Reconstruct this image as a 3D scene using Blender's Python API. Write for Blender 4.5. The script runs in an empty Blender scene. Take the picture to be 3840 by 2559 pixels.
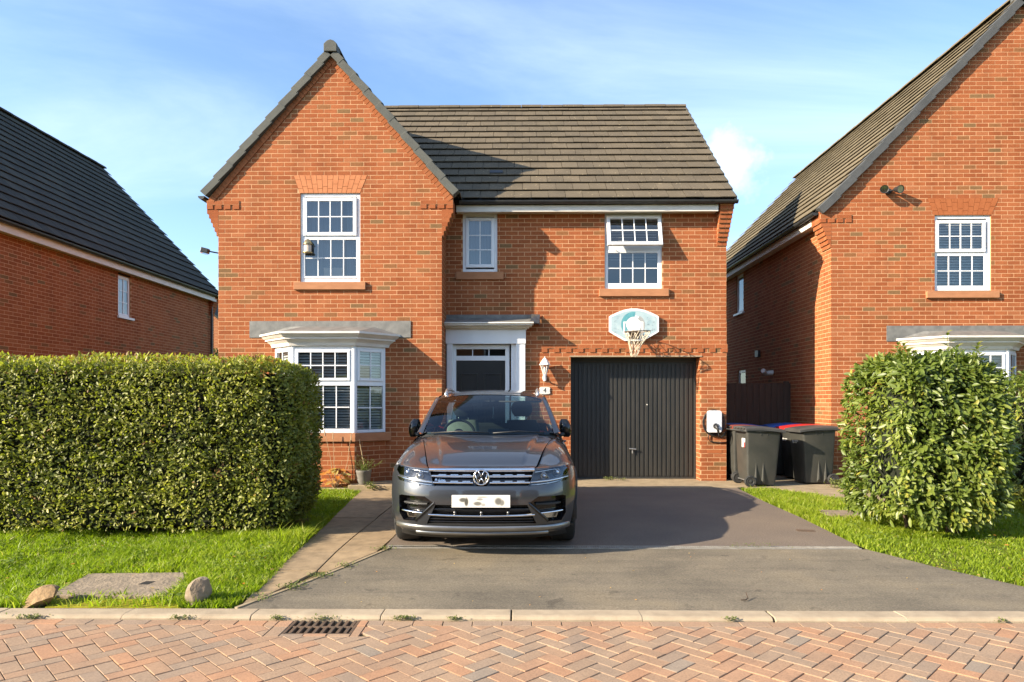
import bpy, bmesh, math, random
import numpy as np
from mathutils import Vector, Matrix
from mathutils.geometry import delaunay_2d_cdt

# ------------------------------------------------------------------ camera, sky, sun, exposure
sc = bpy.context.scene
COL = sc.collection
R = math.radians
random.seed(7)
RNG = np.random.default_rng(11)

CAM_H = 1.40
cam_d = bpy.data.cameras.new('camera')
cam_d.sensor_width = 36.0
cam_d.lens = 36.0 * 2578.0 / 3840.0
cam_d.shift_y = 230.5 / 3840.0
cam_d.clip_start = 0.05
cam_d.clip_end = 3000.0
cam = bpy.data.objects.new('camera', cam_d)
COL.objects.link(cam)
cam.location = (0, 0, CAM_H)
cam.rotation_euler = (R(90), 0, R(0.65))
sc.camera = cam

SUN_DIR = Vector((1.0, 0.43, -0.49)).normalized()       # the way the light travels
SUN_EL = math.asin(-SUN_DIR.z)
SUN_AZ = math.atan2(-SUN_DIR.x, -SUN_DIR.y)              # compass angle of the sun from +Y, clockwise
sun_d = bpy.data.lights.new('sun', 'SUN')
sun_d.energy = 5.0
sun_d.angle = R(0.53)
sun_d.color = (1.0, 0.86, 0.66)
sun = bpy.data.objects.new('sun', sun_d)
COL.objects.link(sun)
sun.rotation_euler = SUN_DIR.to_track_quat('-Z', 'Y').to_euler()
sun.location = (-20, -10, 15)

world = bpy.data.worlds.new('World')
sc.world = world
world.use_nodes = True
wn, wl = world.node_tree.nodes, world.node_tree.links
wn.clear()
def wnode(t, **k):
    n = wn.new(t)
    for a, b in k.items(): setattr(n, a, b)
    return n
w_out = wnode('ShaderNodeOutputWorld')
w_bg = wnode('ShaderNodeBackground')
w_bg.inputs['Strength'].default_value = 0.126
w_sky = wnode('ShaderNodeTexSky', sky_type='NISHITA')
w_sky.sun_disc = False
w_sky.sun_elevation = SUN_EL
w_sky.sun_rotation = SUN_AZ
w_sky.altitude = 30
w_sky.air_density = 1.0
w_sky.dust_density = 0.7
w_sky.ozone_density = 3.2
# thin cirrus: noise on the view direction projected to a high flat layer
w_tc = wnode('ShaderNodeTexCoord')
w_sep = wnode('ShaderNodeSeparateXYZ')
wl.new(w_tc.outputs['Generated'], w_sep.inputs[0])
def wmath(op, a, b=None, clamp=False):
    n = wnode('ShaderNodeMath', operation=op); n.use_clamp = clamp
    for i, x in enumerate((a, b)):
        if x is None: continue
        if isinstance(x, (int, float)): n.inputs[i].default_value = x
        else: wl.new(x, n.inputs[i])
    return n.outputs[0]
zz = wmath('ADD', wmath('MAXIMUM', w_sep.outputs[2], 0.0), 0.16)
w_cmb = wnode('ShaderNodeCombineXYZ')
wl.new(wmath('DIVIDE', w_sep.outputs[0], zz), w_cmb.inputs[0])
wl.new(wmath('DIVIDE', w_sep.outputs[1], zz), w_cmb.inputs[1])
w_map = wnode('ShaderNodeMapping')
w_map.inputs['Scale'].default_value = (0.55, 1.25, 1.0)
w_map.inputs['Rotation'].default_value = (0, 0, R(-24))
w_map.inputs['Location'].default_value = (1.7, 0.6, 0)
wl.new(w_cmb.outputs[0], w_map.inputs[0])
w_n1 = wnode('ShaderNodeTexNoise')
w_n1.inputs['Scale'].default_value = 1.0; w_n1.inputs['Detail'].default_value = 9; w_n1.inputs['Roughness'].default_value = 0.58
w_n1.inputs['Distortion'].default_value = 0.55
wl.new(w_map.outputs[0], w_n1.inputs['Vector'])
w_r1 = wnode('ShaderNodeMapRange', interpolation_type='SMOOTHSTEP')
w_r1.inputs['From Min'].default_value = 0.36; w_r1.inputs['From Max'].default_value = 0.86
w_r1.inputs['To Max'].default_value = 0.52
wl.new(w_n1.outputs['Fac'], w_r1.inputs['Value'])
# one small cumulus standing low between the two houses
puff_dir = Vector(((2715 - 1920) / 2578, 1.0, (1510 - 605) / 2578)); puff_dir.rotate(Matrix.Rotation(R(0.65), 3, 'Z')); puff_dir.normalize()
w_dot = wnode('ShaderNodeVectorMath', operation='DISTANCE')
wl.new(w_tc.outputs['Generated'], w_dot.inputs[0]); w_dot.inputs[1].default_value = puff_dir
w_n2 = wnode('ShaderNodeTexNoise')
w_n2.inputs['Scale'].default_value = 26; w_n2.inputs['Detail'].default_value = 7; w_n2.inputs['Roughness'].default_value = 0.6
wl.new(w_tc.outputs['Generated'], w_n2.inputs['Vector'])
pd = wmath('SUBTRACT', wmath('MULTIPLY', w_n2.outputs['Fac'], 0.080), wmath('MULTIPLY', w_dot.outputs['Value'], 0.70))
w_r2 = wnode('ShaderNodeMapRange', interpolation_type='SMOOTHSTEP')
w_r2.inputs['From Min'].default_value = -0.016; w_r2.inputs['From Max'].default_value = 0.044
w_r2.inputs['To Max'].default_value = 0.78
wl.new(pd, w_r2.inputs['Value'])
cmask = wmath('MAXIMUM', w_r1.outputs[0], w_r2.outputs[0])
w_mix = wnode('ShaderNodeMix', data_type='RGBA')
wl.new(cmask, w_mix.inputs['Factor'])
wl.new(w_sky.outputs[0], w_mix.inputs['A'])
w_mix.inputs['B'].default_value = (4.3, 5.0, 5.9, 1)
wl.new(w_mix.outputs['Result'], w_bg.inputs['Color'])
wl.new(w_bg.outputs[0], w_out.inputs[0])

vs = sc.view_settings
vs.view_transform = 'Standard'
vs.look = 'None'
vs.gamma = 1.0
vs.use_curve_mapping = False
vs.exposure = 1.42
sc.render.engine = 'CYCLES'
sc.cycles.use_denoising = True
try:
    sc.cycles.denoiser = 'OPENIMAGEDENOISE'
    sc.cycles.denoising_input_passes = 'RGB_ALBEDO_NORMAL'
except Exception:
    pass
sc.cycles.max_bounces = 8
sc.cycles.diffuse_bounces = 3
sc.cycles.glossy_bounces = 3
sc.cycles.transparent_max_bounces = 12
sc.cycles.caustics_reflective = False
sc.cycles.caustics_refractive = False

# ------------------------------------------------------------------ materials
MATS = {}
def nmat(name):
    m = bpy.data.materials.new(name); m.use_nodes = True
    n = m.node_tree.nodes; l = m.node_tree.links
    n.clear()
    out = n.new('ShaderNodeOutputMaterial')
    b = n.new('ShaderNodeBsdfPrincipled')
    l.new(b.outputs[0], out.inputs[0])
    MATS[name] = m
    return m, n, l, b, out
def c4(c): return (c[0], c[1], c[2], 1.0)
def rampnode(n, stops, interp='LINEAR'):
    r = n.new('ShaderNodeValToRGB'); r.color_ramp.interpolation = interp
    e = r.color_ramp.elements
    e[0].position, e[0].color = stops[0][0], c4(stops[0][1])
    e[1].position, e[1].color = stops[-1][0], c4(stops[-1][1])
    for p, c in stops[1:-1]:
        x = e.new(p); x.color = c4(c)
    return r
def pos_noise(n, l, scale, detail=4, rough=0.55, stretch=None, space='world'):
    t = n.new('ShaderNodeTexNoise')
    t.inputs['Scale'].default_value = scale; t.inputs['Detail'].default_value = detail; t.inputs['Roughness'].default_value = rough
    if space == 'world':
        g = n.new('ShaderNodeNewGeometry'); src = g.outputs['Position']
    else:
        g = n.new('ShaderNodeTexCoord'); src = g.outputs['Object']
    if stretch:
        mp = n.new('ShaderNodeMapping'); mp.inputs['Scale'].default_value = stretch
        l.new(src, mp.inputs[0]); src = mp.outputs[0]
    l.new(src, t.inputs['Vector'])
    return t.outputs['Fac']
def mixc(n, l, fac, a, b, mode='MIX'):
    m = n.new('ShaderNodeMix'); m.data_type = 'RGBA'; m.blend_type = mode
    for s, x in (('Factor', fac), ('A', a), ('B', b)):
        if isinstance(x, (int, float)): m.inputs[s].default_value = x
        elif isinstance(x, tuple): m.inputs[s].default_value = c4(x)
        else: l.new(x, m.inputs[s])
    return m.outputs['Result']
def add_bump(n, l, b, h, strength=0.3, dist=0.01):
    bp = n.new('ShaderNodeBump'); bp.inputs['Strength'].default_value = strength; bp.inputs['Distance'].default_value = dist
    l.new(h, bp.inputs['Height']); l.new(bp.outputs[0], b.inputs['Normal'])
def pm(name, c1, c2=None, scale=8, rough=0.6, metal=0.0, bump=0, bscale=None, spec=0.5, coat=0, stretch=None, lo=0.35, hi=0.65, bdist=0.01):
    m, n, l, b, o = nmat(name)
    if c2 is None: c2 = tuple(x * 0.82 for x in c1)
    f = pos_noise(n, l, scale, 6, 0.6, stretch)
    r = rampnode(n, [(lo, c1), (hi, c2)]); l.new(f, r.inputs[0]); l.new(r.outputs[0], b.inputs['Base Color'])
    b.inputs['Roughness'].default_value = rough; b.inputs['Metallic'].default_value = metal
    b.inputs['Specular IOR Level'].default_value = spec
    if coat: b.inputs['Coat Weight'].default_value = coat; b.inputs['Coat Roughness'].default_value = 0.03
    if bump:
        add_bump(n, l, b, pos_noise(n, l, bscale or scale * 6, 4), bump, bdist)
    return m
def attr_fac(n, name):
    a = n.new('ShaderNodeAttribute'); a.attribute_name = name; return a.outputs['Fac']

def brick_mat(name, stops):
    m, n, l, b, o = nmat(name)
    t = attr_fac(n, 'tint')
    r = rampnode(n, stops, 'CONSTANT'); l.new(t, r.inputs[0])
    f = pos_noise(n, l, 45, 6, 0.65, (1, 1, 1.8))
    f2 = pos_noise(n, l, 2.2, 3)
    r2 = rampnode(n, [(0.30, (0.74, 0.72, 0.70)), (0.52, (1, 1, 1)), (0.75, (1.16, 1.14, 1.10))]); l.new(f, r2.inputs[0])
    c = mixc(n, l, 1.0, r.outputs[0], r2.outputs[0], 'MULTIPLY')
    r3 = rampnode(n, [(0.35, (0.93, 0.93, 0.93)), (0.65, (1.05, 1.05, 1.05))]); l.new(f2, r3.inputs[0])
    c = mixc(n, l, 1.0, c, r3.outputs[0], 'MULTIPLY')
    f3 = pos_noise(n, l, 1.0, 6, 0.6, (3.2, 3.2, 0.55)); r4 = rampnode(n, [(0.30, (0.84, 0.85, 0.86)), (0.48, (1, 1, 1)), (0.70, (1.08, 1.09, 1.10))]); l.new(f3, r4.inputs[0])
    c = mixc(n, l, 1.0, c, r4.outputs[0], 'MULTIPLY')
    l.new(c, b.inputs['Base Color'])
    b.inputs['Roughness'].default_value = 0.9; b.inputs['Specular IOR Level'].default_value = 0.2
    add_bump(n, l, b, f, 0.35, 0.004)
    return m
brick_mat('brick', [(0.0, (0.315, 0.098, 0.036)), (0.16, (0.295, 0.090, 0.033)), (0.32, (0.330, 0.107, 0.041)), (0.47, (0.275, 0.080, 0.029)),
                    (0.60, (0.318, 0.101, 0.039)), (0.72, (0.303, 0.094, 0.036)), (0.83, (0.340, 0.120, 0.050)), (0.915, (0.235, 0.100, 0.040)), (0.965, (0.195, 0.108, 0.048))])
pm('mortar', (0.60, 0.355, 0.195), (0.50, 0.295, 0.16), 14, 0.95, bump=0.3, bscale=160, spec=0.1)
# walls that the picture never shows from near: bricks by texture only
m, n, l, b, o = nmat('far_brick')
bt = n.new('ShaderNodeTexBrick'); g = n.new('ShaderNodeNewGeometry'); sp = n.new('ShaderNodeSeparateXYZ'); cb = n.new('ShaderNodeCombineXYZ')
l.new(g.outputs['Position'], sp.inputs[0])
ad = n.new('ShaderNodeMath'); ad.operation = 'ADD'; l.new(sp.outputs[0], ad.inputs[0]); l.new(sp.outputs[1], ad.inputs[1])
l.new(ad.outputs[0], cb.inputs[0]); l.new(sp.outputs[2], cb.inputs[1]); l.new(cb.outputs[0], bt.inputs['Vector'])
bt.inputs['Color1'].default_value = (0.31, 0.098, 0.031, 1); bt.inputs['Color2'].default_value = (0.25, 0.08, 0.03, 1); bt.inputs['Mortar'].default_value = (0.52, 0.31, 0.17, 1)
bt.inputs['Scale'].default_value = 1.0; bt.inputs['Brick Width'].default_value = 0.225; bt.inputs['Row Height'].default_value = 0.075; bt.inputs['Mortar Size'].default_value = 0.005
l.new(bt.outputs['Color'], b.inputs['Base Color']); b.inputs['Roughness'].default_value = 0.9
pm('arch_brick', (0.50, 0.200, 0.092), (0.44, 0.170, 0.076), 9, 0.9, bump=0.15, bscale=120, spec=0.2)
pm('smooth_red_brick', (0.36, 0.118, 0.044), (0.31, 0.096, 0.034), 9, 0.9, bump=0.15, bscale=120, spec=0.2)
pm('sill_stone', (0.42, 0.195, 0.098), (0.35, 0.16, 0.08), 5, 0.85, bump=0.12, bscale=90, spec=0.2, stretch=(1, 1, 3))
pm('upvc', (0.76, 0.77, 0.79), (0.70, 0.71, 0.73), 3, 0.32, spec=0.5)
pm('painted_board', (0.72, 0.68, 0.62), (0.60, 0.56, 0.50), 4, 0.5, stretch=(1, 1, 4))
pm('lead', (0.20, 0.195, 0.18), (0.12, 0.12, 0.113), 6, 0.6, metal=0.08, bump=0.15, bscale=14)
pm('black_plastic', (0.018, 0.018, 0.019), (0.03, 0.03, 0.03), 10, 0.45)
pm('gutter_black', (0.022, 0.022, 0.024), (0.04, 0.04, 0.038), 5, 0.42)
pm('verge_dark', (0.075, 0.078, 0.080), (0.055, 0.058, 0.060), 5, 0.8)
pm('verge_grey', (0.095, 0.097, 0.085), (0.072, 0.075, 0.068), 5, 0.85, bump=0.15, bscale=70)
pm('garage_black', (0.026, 0.026, 0.024), (0.036, 0.034, 0.030), 2.5, 0.42, stretch=(3, 1, 0.6))
pm('door_black', (0.010, 0.010, 0.011), (0.014, 0.014, 0.015), 3, 0.3)
pm('room', (0.16, 0.15, 0.14), None, 2, 0.9)
pm('curtain', (0.17, 0.21, 0.25), (0.10, 0.125, 0.155), 3, 0.9, stretch=(14, 1, 0.4))
pm('blind_white', (0.84, 0.81, 0.74), None, 3, 0.5)
pm('chrome', (0.80, 0.80, 0.80), (0.76, 0.76, 0.76), 3, 0.12, metal=1.0)
pm('steel_grey', (0.32, 0.32, 0.32), None, 6, 0.4, metal=0.6)
pm('white_metal', (0.80, 0.77, 0.72), (0.70, 0.66, 0.60), 14, 0.4)
pm('cast_iron', (0.10, 0.075, 0.055), (0.16, 0.10, 0.06), 20, 0.7, metal=0.4, bump=0.3, bscale=120)
pm('galvanised', (0.42, 0.40, 0.36), (0.28, 0.26, 0.22), 14, 0.55, metal=0.5)
pm('dark_hole', (0.006, 0.005, 0.004), None, 5, 1.0)
pm('gate_timber', (0.085, 0.055, 0.034), (0.055, 0.036, 0.024), 3, 0.85, stretch=(9, 9, 0.5), bump=0.3, bscale=30)
pm('cardboard', (0.68, 0.56, 0.46), None, 5, 0.8)
pm('brass', (0.45, 0.36, 0.18), (0.3, 0.26, 0.16), 20, 0.35, metal=0.9)
pm('bin_black', (0.034, 0.035, 0.031), (0.050, 0.049, 0.042), 4, 0.5, bump=0.05, bscale=200)
pm('bin_lid_grey', (0.045, 0.044, 0.041), (0.063, 0.061, 0.057), 5, 0.45)
pm('lid_blue', (0.02, 0.09, 0.36), None, 4, 0.4)
pm('lid_red', (0.50, 0.025, 0.022), None, 4, 0.4)
pm('lid_brown', (0.22, 0.05, 0.03), None, 4, 0.4)
pm('rubber', (0.016, 0.016, 0.016), (0.03, 0.03, 0.028), 18, 0.75)
pm('print_white', (0.78, 0.78, 0.76), None, 4, 0.5)
pm('print_red', (0.5, 0.05, 0.04), None, 4, 0.5)
pm('net_cord', (0.66, 0.58, 0.44), (0.5, 0.43, 0.32), 60, 0.9)
pm('rim_iron', (0.07, 0.06, 0.05), (0.14, 0.09, 0.05), 30, 0.5, metal=0.5)
pm('board_white', (0.80, 0.79, 0.78), (0.74, 0.74, 0.72), 6, 0.35)
pm('board_pale', (0.30, 0.42, 0.46), (0.42, 0.51, 0.53), 9, 0.4)
pm('board_teal', (0.075, 0.26, 0.31), (0.12, 0.34, 0.37), 22, 0.4)
pm('board_grey', (0.36, 0.37, 0.36), None, 22, 0.4)
pm('board_mark', (0.20, 0.28, 0.32), (0.4, 0.48, 0.5), 40, 0.5)
pm('ev_white', (0.82, 0.82, 0.84), None, 3, 0.28)
pm('pot_grey', (0.20, 0.185, 0.165), (0.15, 0.14, 0.125), 10, 0.8)
pm('stick', (0.42, 0.30, 0.17), None, 30, 0.8)
pm('bark', (0.085, 0.055, 0.035), (0.045, 0.03, 0.02), 30, 0.95, bump=0.5, bscale=60)
pm('inner_shade', (0.010, 0.014, 0.004), (0.006, 0.008, 0.003), 22, 1.0)  # near-black: the shade inside hedge and bushes put into the core's colour
pm('sandstone', (0.30, 0.195, 0.095), (0.15, 0.095, 0.045), 9, 0.95, bump=0.6, bscale=34, bdist=0.02)
pm('limestone', (0.26, 0.20, 0.135), (0.17, 0.133, 0.092), 9, 0.95, bump=0.6, bscale=34, bdist=0.02)
pm('plaque_white', (0.66, 0.65, 0.61), None, 12, 0.35)
pm('ink_black', (0.02, 0.02, 0.02), None, 4, 0.5)

def tile_mat(name, c1, c2, c3, lichen, amount):
    m, n, l, b, o = nmat(name)
    t = attr_fac(n, 'tint')
    r = rampnode(n, [(0.0, c1), (0.5, c2), (1.0, c3)]); l.new(t, r.inputs[0])
    f = pos_noise(n, l, 3.0, 6)
    r1 = rampnode(n, [(0.3, (0.88, 0.88, 0.88)), (0.7, (1.10, 1.08, 1.05))]); l.new(f, r1.inputs[0])
    c = mixc(n, l, 1.0, r.outputs[0], r1.outputs[0], 'MULTIPLY')
    v = pos_noise(n, l, 26, 3, 0.5)
    rv = rampnode(n, [(amount, (0, 0, 0)), (amount + 0.05, (1, 1, 1))]); l.new(v, rv.inputs[0])
    c = mixc(n, l, rv.outputs[0], c, lichen)
    l.new(c, b.inputs['Base Color']); b.inputs['Roughness'].default_value = 0.95; b.inputs['Specular IOR Level'].default_value = 0.12
    add_bump(n, l, b, pos_noise(n, l, 60, 4), 0.4, 0.004)
tile_mat('roof_tile', (0.120, 0.099, 0.070), (0.108, 0.090, 0.066), (0.134, 0.110, 0.078), (0.34, 0.28, 0.18), 0.67)
tile_mat('roof_tile_light', (0.150, 0.125, 0.082), (0.132, 0.110, 0.074), (0.166, 0.138, 0.090), (0.26, 0.215, 0.14), 0.68)
tile_mat('roof_tile_dark', (0.058, 0.060, 0.054), (0.048, 0.050, 0.047), (0.068, 0.069, 0.060), (0.085, 0.085, 0.05), 0.62)

# glass: mostly clear, with the strong sky reflection of coated double glazing
def glass_mat(name, tint, base, rough=0.0):
    m, n, l, b, o = nmat(name); n.remove(b)
    tr = n.new('ShaderNodeBsdfTransparent'); tr.inputs[0].default_value = c4(tint)
    gl = n.new('ShaderNodeBsdfGlossy'); gl.inputs['Roughness'].default_value = rough; gl.inputs['Color'].default_value = (0.92, 0.96, 1, 1)
    fr = n.new('ShaderNodeFresnel'); fr.inputs['IOR'].default_value = 1.45
    ma = n.new('ShaderNodeMath'); ma.operation = 'ADD'; ma.use_clamp = True; ma.inputs[1].default_value = base
    l.new(fr.outputs[0], ma.inputs[0])
    mx = n.new('ShaderNodeMixShader'); l.new(ma.outputs[0], mx.inputs[0]); l.new(tr.outputs[0], mx.inputs[1]); l.new(gl.outputs[0], mx.inputs[2])
    l.new(mx.outputs[0], o.inputs[0])
glass_mat('glass', (0.72, 0.79, 0.83), 0.08)
glass_mat('car_glass', (0.50, 0.62, 0.60), 0.0)
glass_mat('car_glass_dark', (0.10, 0.11, 0.12), 0.05)
glass_mat('lamp_glass', (0.90, 0.92, 0.94), 0.04)

# foliage
def leaf_mat(name, stops, rough=0.38, trans=0.25, spec=0.5):
    m, n, l, b, o = nmat(name)
    t = attr_fac(n, 'tint')
    r = rampnode(n, stops); l.new(t, r.inputs[0]); l.new(r.outputs[0], b.inputs['Base Color'])
    b.inputs['Roughness'].default_value = rough; b.inputs['Specular IOR Level'].default_value = spec
    td = n.new('ShaderNodeBsdfTranslucent')
    tc = mixc(n, l, 1.0, r.outputs[0], (1.5, 1.7, 0.7), 'MULTIPLY'); l.new(tc, td.inputs[0])
    mx = n.new('ShaderNodeMixShader'); mx.inputs[0].default_value = trans
    l.new(b.outputs[0], mx.inputs[1]); l.new(td.outputs[0], mx.inputs[2]); l.new(mx.outputs[0], o.inputs[0])
leaf_mat('hedge_leaf', [(0.0, (0.095, 0.112, 0.018)), (0.45, (0.200, 0.215, 0.034)), (0.8, (0.310, 0.310, 0.055)), (0.97, (0.40, 0.37, 0.08)), (1.0, (0.24, 0.13, 0.05))], 0.48, 0.33, 0.4)
leaf_mat('laurel_leaf', [(0.0, (0.060, 0.092, 0.014)), (0.5, (0.120, 0.162, 0.026)), (0.86, (0.210, 0.245, 0.042)), (0.96, (0.32, 0.29, 0.05)), (1.0, (0.32, 0.13, 0.04))], 0.42, 0.28, 0.45)
leaf_mat('grass_blade', [(0.0, (0.125, 0.180, 0.010)), (0.45, (0.205, 0.275, 0.016)), (0.85, (0.300, 0.350, 0.030)), (1.0, (0.46, 0.41, 0.14))], 0.5, 0.42, 0.3)
leaf_mat('clover_leaf', [(0.0, (0.10, 0.16, 0.03)), (0.7, (0.19, 0.25, 0.05)), (1.0, (0.28, 0.31, 0.07))], 0.5, 0.3, 0.3)
leaf_mat('dry_leaf', [(0.0, (0.45, 0.17, 0.03)), (0.5, (0.50, 0.30, 0.09)), (1.0, (0.42, 0.38, 0.14))], 0.6, 0.4, 0.2)
leaf_mat('herb_leaf', [(0.0, (0.08, 0.11, 0.03)), (1.0, (0.20, 0.22, 0.07))], 0.5, 0.3, 0.3)
leaf_mat('tree_leaf', [(0.0, (0.03, 0.05, 0.012)), (1.0, (0.09, 0.12, 0.03))], 0.5, 0.25, 0.3)

# ground surfaces
m, n, l, b, o = nmat('tarmac')
f = pos_noise(n, l, 62, 5, 0.82); f2 = pos_noise(n, l, 1.1, 5, 0.6)
r1 = rampnode(n, [(0.30, (0.105, 0.088, 0.063)), (0.50, (0.168, 0.141, 0.101)), (0.70, (0.255, 0.214, 0.155))]); l.new(f, r1.inputs[0])
r2 = rampnode(n, [(0.3, (0.70, 0.71, 0.73)), (0.52, (1.0, 1.0, 1.0)), (0.72, (1.22, 1.18, 1.10))]); l.new(f2, r2.inputs[0])
ct = mixc(n, l, 1.0, r1.outputs[0], r2.outputs[0], 'MULTIPLY')
sp_ = pos_noise(n, l, 5.5, 2, 0.5); rs = rampnode(n, [(0.66, (1, 1, 1)), (0.72, (0.74, 0.74, 0.75))]); l.new(sp_, rs.inputs[0])
ct = mixc(n, l, 1.0, ct, rs.outputs[0], 'MULTIPLY')
st_ = pos_noise(n, l, 2.2, 6, 0.7, (0.35, 2.6, 1)); rt = rampnode(n, [(0.36, (0.86, 0.86, 0.87)), (0.5, (1, 1, 1)), (0.68, (1.10, 1.09, 1.06))]); l.new(st_, rt.inputs[0])
l.new(mixc(n, l, 1.0, ct, rt.outputs[0], 'MULTIPLY'), b.inputs['Base Color'])
b.inputs['Roughness'].default_value = 0.92; b.inputs['Specular IOR Level'].default_value = 0.25
add_bump(n, l, b, f, 0.7, 0.006)
m, n, l, b, o = nmat('tarmac_upper')
f = pos_noise(n, l, 62, 5, 0.82); f2 = pos_noise(n, l, 0.9, 5, 0.6)
r1 = rampnode(n, [(0.30, (0.085, 0.067, 0.053)), (0.50, (0.160, 0.127, 0.098)), (0.70, (0.260, 0.21, 0.165))]); l.new(f, r1.inputs[0])
r2 = rampnode(n, [(0.3, (0.82, 0.82, 0.84)), (0.7, (1.12, 1.10, 1.06))]); l.new(f2, r2.inputs[0])
l.new(mixc(n, l, 1.0, r1.outputs[0], r2.outputs[0], 'MULTIPLY'), b.inputs['Base Color'])
b.inputs['Roughness'].default_value = 0.9; b.inputs['Specular IOR Level'].default_value = 0.25
add_bump(n, l, b, f, 0.6, 0.006)
pm('concrete', (0.34, 0.265, 0.17), (0.245, 0.19, 0.12), 5, 0.95, bump=0.35, bscale=120, spec=0.2)
pm('kerb_concrete', (0.40, 0.32, 0.22), (0.31, 0.245, 0.168), 7, 0.95, bump=0.35, bscale=150, spec=0.2)
m, n, l, b, o = nmat('slab')
t = attr_fac(n, 'tint'); r = rampnode(n, [(0, (0.265, 0.190, 0.110)), (0.5, (0.30, 0.216, 0.125)), (1, (0.24, 0.175, 0.104))]); l.new(t, r.inputs[0])
f = pos_noise(n, l, 7, 7, 0.65); r1 = rampnode(n, [(0.32, (0.68, 0.66, 0.62)), (0.66, (1.14, 1.12, 1.08))]); l.new(f, r1.inputs[0])
l.new(mixc(n, l, 1.0, r.outputs[0], r1.outputs[0], 'MULTIPLY'), b.inputs['Base Color']); b.inputs['Roughness'].default_value = 0.95
add_bump(n, l, b, pos_noise(n, l, 60, 5), 0.4, 0.006)
m, n, l, b, o = nmat('paver')
t = attr_fac(n, 'tint')
r = rampnode(n, [(0.0, (0.322, 0.207, 0.133)), (0.22, (0.312, 0.214, 0.143)), (0.42, (0.345, 0.208, 0.130)), (0.60, (0.296, 0.210, 0.145)), (0.76, (0.365, 0.206, 0.122)), (0.87, (0.280, 0.204, 0.146)), (0.985, (0.258, 0.206, 0.158))], 'CONSTANT'); l.new(t, r.inputs[0])
f = pos_noise(n, l, 90, 5, 0.7); r1 = rampnode(n, [(0.28, (0.70, 0.69, 0.67)), (0.5, (1, 1, 1)), (0.74, (1.22, 1.20, 1.16))]); l.new(f, r1.inputs[0])
f2 = pos_noise(n, l, 3.2, 4); r2 = rampnode(n, [(0.35, (0.88, 0.89, 0.90)), (0.65, (1.08, 1.06, 1.03))]); l.new(f2, r2.inputs[0])
c = mixc(n, l, 1.0, r.outputs[0], r1.outputs[0], 'MULTIPLY'); c = mixc(n, l, 1.0, c, r2.outputs[0], 'MULTIPLY')
l.new(c, b.inputs['Base Color']); b.inputs['Roughness'].default_value = 0.93; b.inputs['Specular IOR Level'].default_value = 0.2
add_bump(n, l, b, f, 0.5, 0.004)
pm('joint_sand', (0.13, 0.095, 0.048), (0.08, 0.068, 0.030), 12, 1.0, spec=0.1)
pm('soil', (0.085, 0.062, 0.038), (0.05, 0.038, 0.024), 10, 1.0, bump=0.5, bscale=40, spec=0.1)
pm('turf', (0.11, 0.13, 0.018), (0.075, 0.085, 0.014), 6, 1.0, bump=0.5, bscale=50, spec=0.1)
pm('moss', (0.30, 0.26, 0.02), (0.19, 0.19, 0.02), 14, 1.0, bump=0.5, bscale=80, spec=0.1)
pm('meadow', (0.09, 0.10, 0.04), (0.12, 0.11, 0.06), 0.2, 1.0, spec=0.1)

# car
m, n, l, b, o = nmat('car_paint')
b.inputs['Base Color'].default_value = (0.052, 0.058, 0.069, 1); b.inputs['Metallic'].default_value = 0.6; b.inputs['Roughness'].default_value = 0.34
b.inputs['Coat Weight'].default_value = 1.0; b.inputs['Coat Roughness'].default_value = 0.02
fl = pos_noise(n, l, 900, 1); add_bump(n, l, b, fl, 0.015, 0.001)
pm('car_silver', (0.27, 0.27, 0.265), None, 5, 0.30, metal=0.8, coat=0.3)
pm('gloss_black', (0.008, 0.008, 0.009), None, 5, 0.12, spec=0.6)
pm('trim_black', (0.020, 0.020, 0.020), None, 10, 0.5)
pm('rail_silver', (0.62, 0.60, 0.56), None, 5, 0.28, metal=0.8)
pm('seat_fabric', (0.020, 0.020, 0.021), None, 20, 0.9)
pm('seat_light', (0.26, 0.27, 0.23), None, 20, 0.9)
pm('dash', (0.050, 0.052, 0.050), None, 20, 0.7)
pm('reflector', (0.75, 0.75, 0.75), None, 20, 0.12, metal=1.0)
pm('sun_strip', (0.10, 0.36, 0.36), None, 6, 0.7)
# number plate: white sheet with the same unreadable soft dark patches
m, n, l, b, o = nmat('number_plate')
tc = n.new('ShaderNodeTexCoord')
acc = None
for cx, cz, rx, rz, k in ((-0.158, 0.012, 0.040, 0.022, 0.9), (-0.130, -0.005, 0.020, 0.042, 0.95), (-0.030, -0.020, 0.040, 0.020, 0.8), (-0.010, 0.018, 0.032, 0.012, 0.6), (0.012, 0.038, 0.055, 0.006, 0.6), (0.020, -0.030, 0.022, 0.014, 0.5), (0.155, 0.000, 0.036, 0.036, 0.85), (0.185, -0.012, 0.026, 0.030, 0.75)):
    mp = n.new('ShaderNodeMapping'); mp.vector_type = 'POINT'
    mp.inputs['Location'].default_value = (-cx / rx, 0, -cz / rz); mp.inputs['Scale'].default_value = (1 / rx, 0, 1 / rz)
    l.new(tc.outputs['Object'], mp.inputs[0])
    ln = n.new('ShaderNodeVectorMath'); ln.operation = 'LENGTH'; l.new(mp.outputs[0], ln.inputs[0])
    mr = n.new('ShaderNodeMapRange'); mr.interpolation_type = 'SMOOTHSTEP'
    mr.inputs['From Min'].default_value = 1.25; mr.inputs['From Max'].default_value = 0.55; mr.inputs['To Max'].default_value = k
    l.new(ln.outputs['Value'], mr.inputs['Value'])
    if acc is None: acc = mr.outputs[0]
    else:
        mm = n.new('ShaderNodeMath'); mm.operation = 'MAXIMUM'; l.new(acc, mm.inputs[0]); l.new(mr.outputs[0], mm.inputs[1]); acc = mm.outputs[0]
l.new(mixc(n, l, acc, (0.70, 0.68, 0.63), (0.055, 0.052, 0.04)), b.inputs['Base Color']); b.inputs['Roughness'].default_value = 0.35

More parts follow.
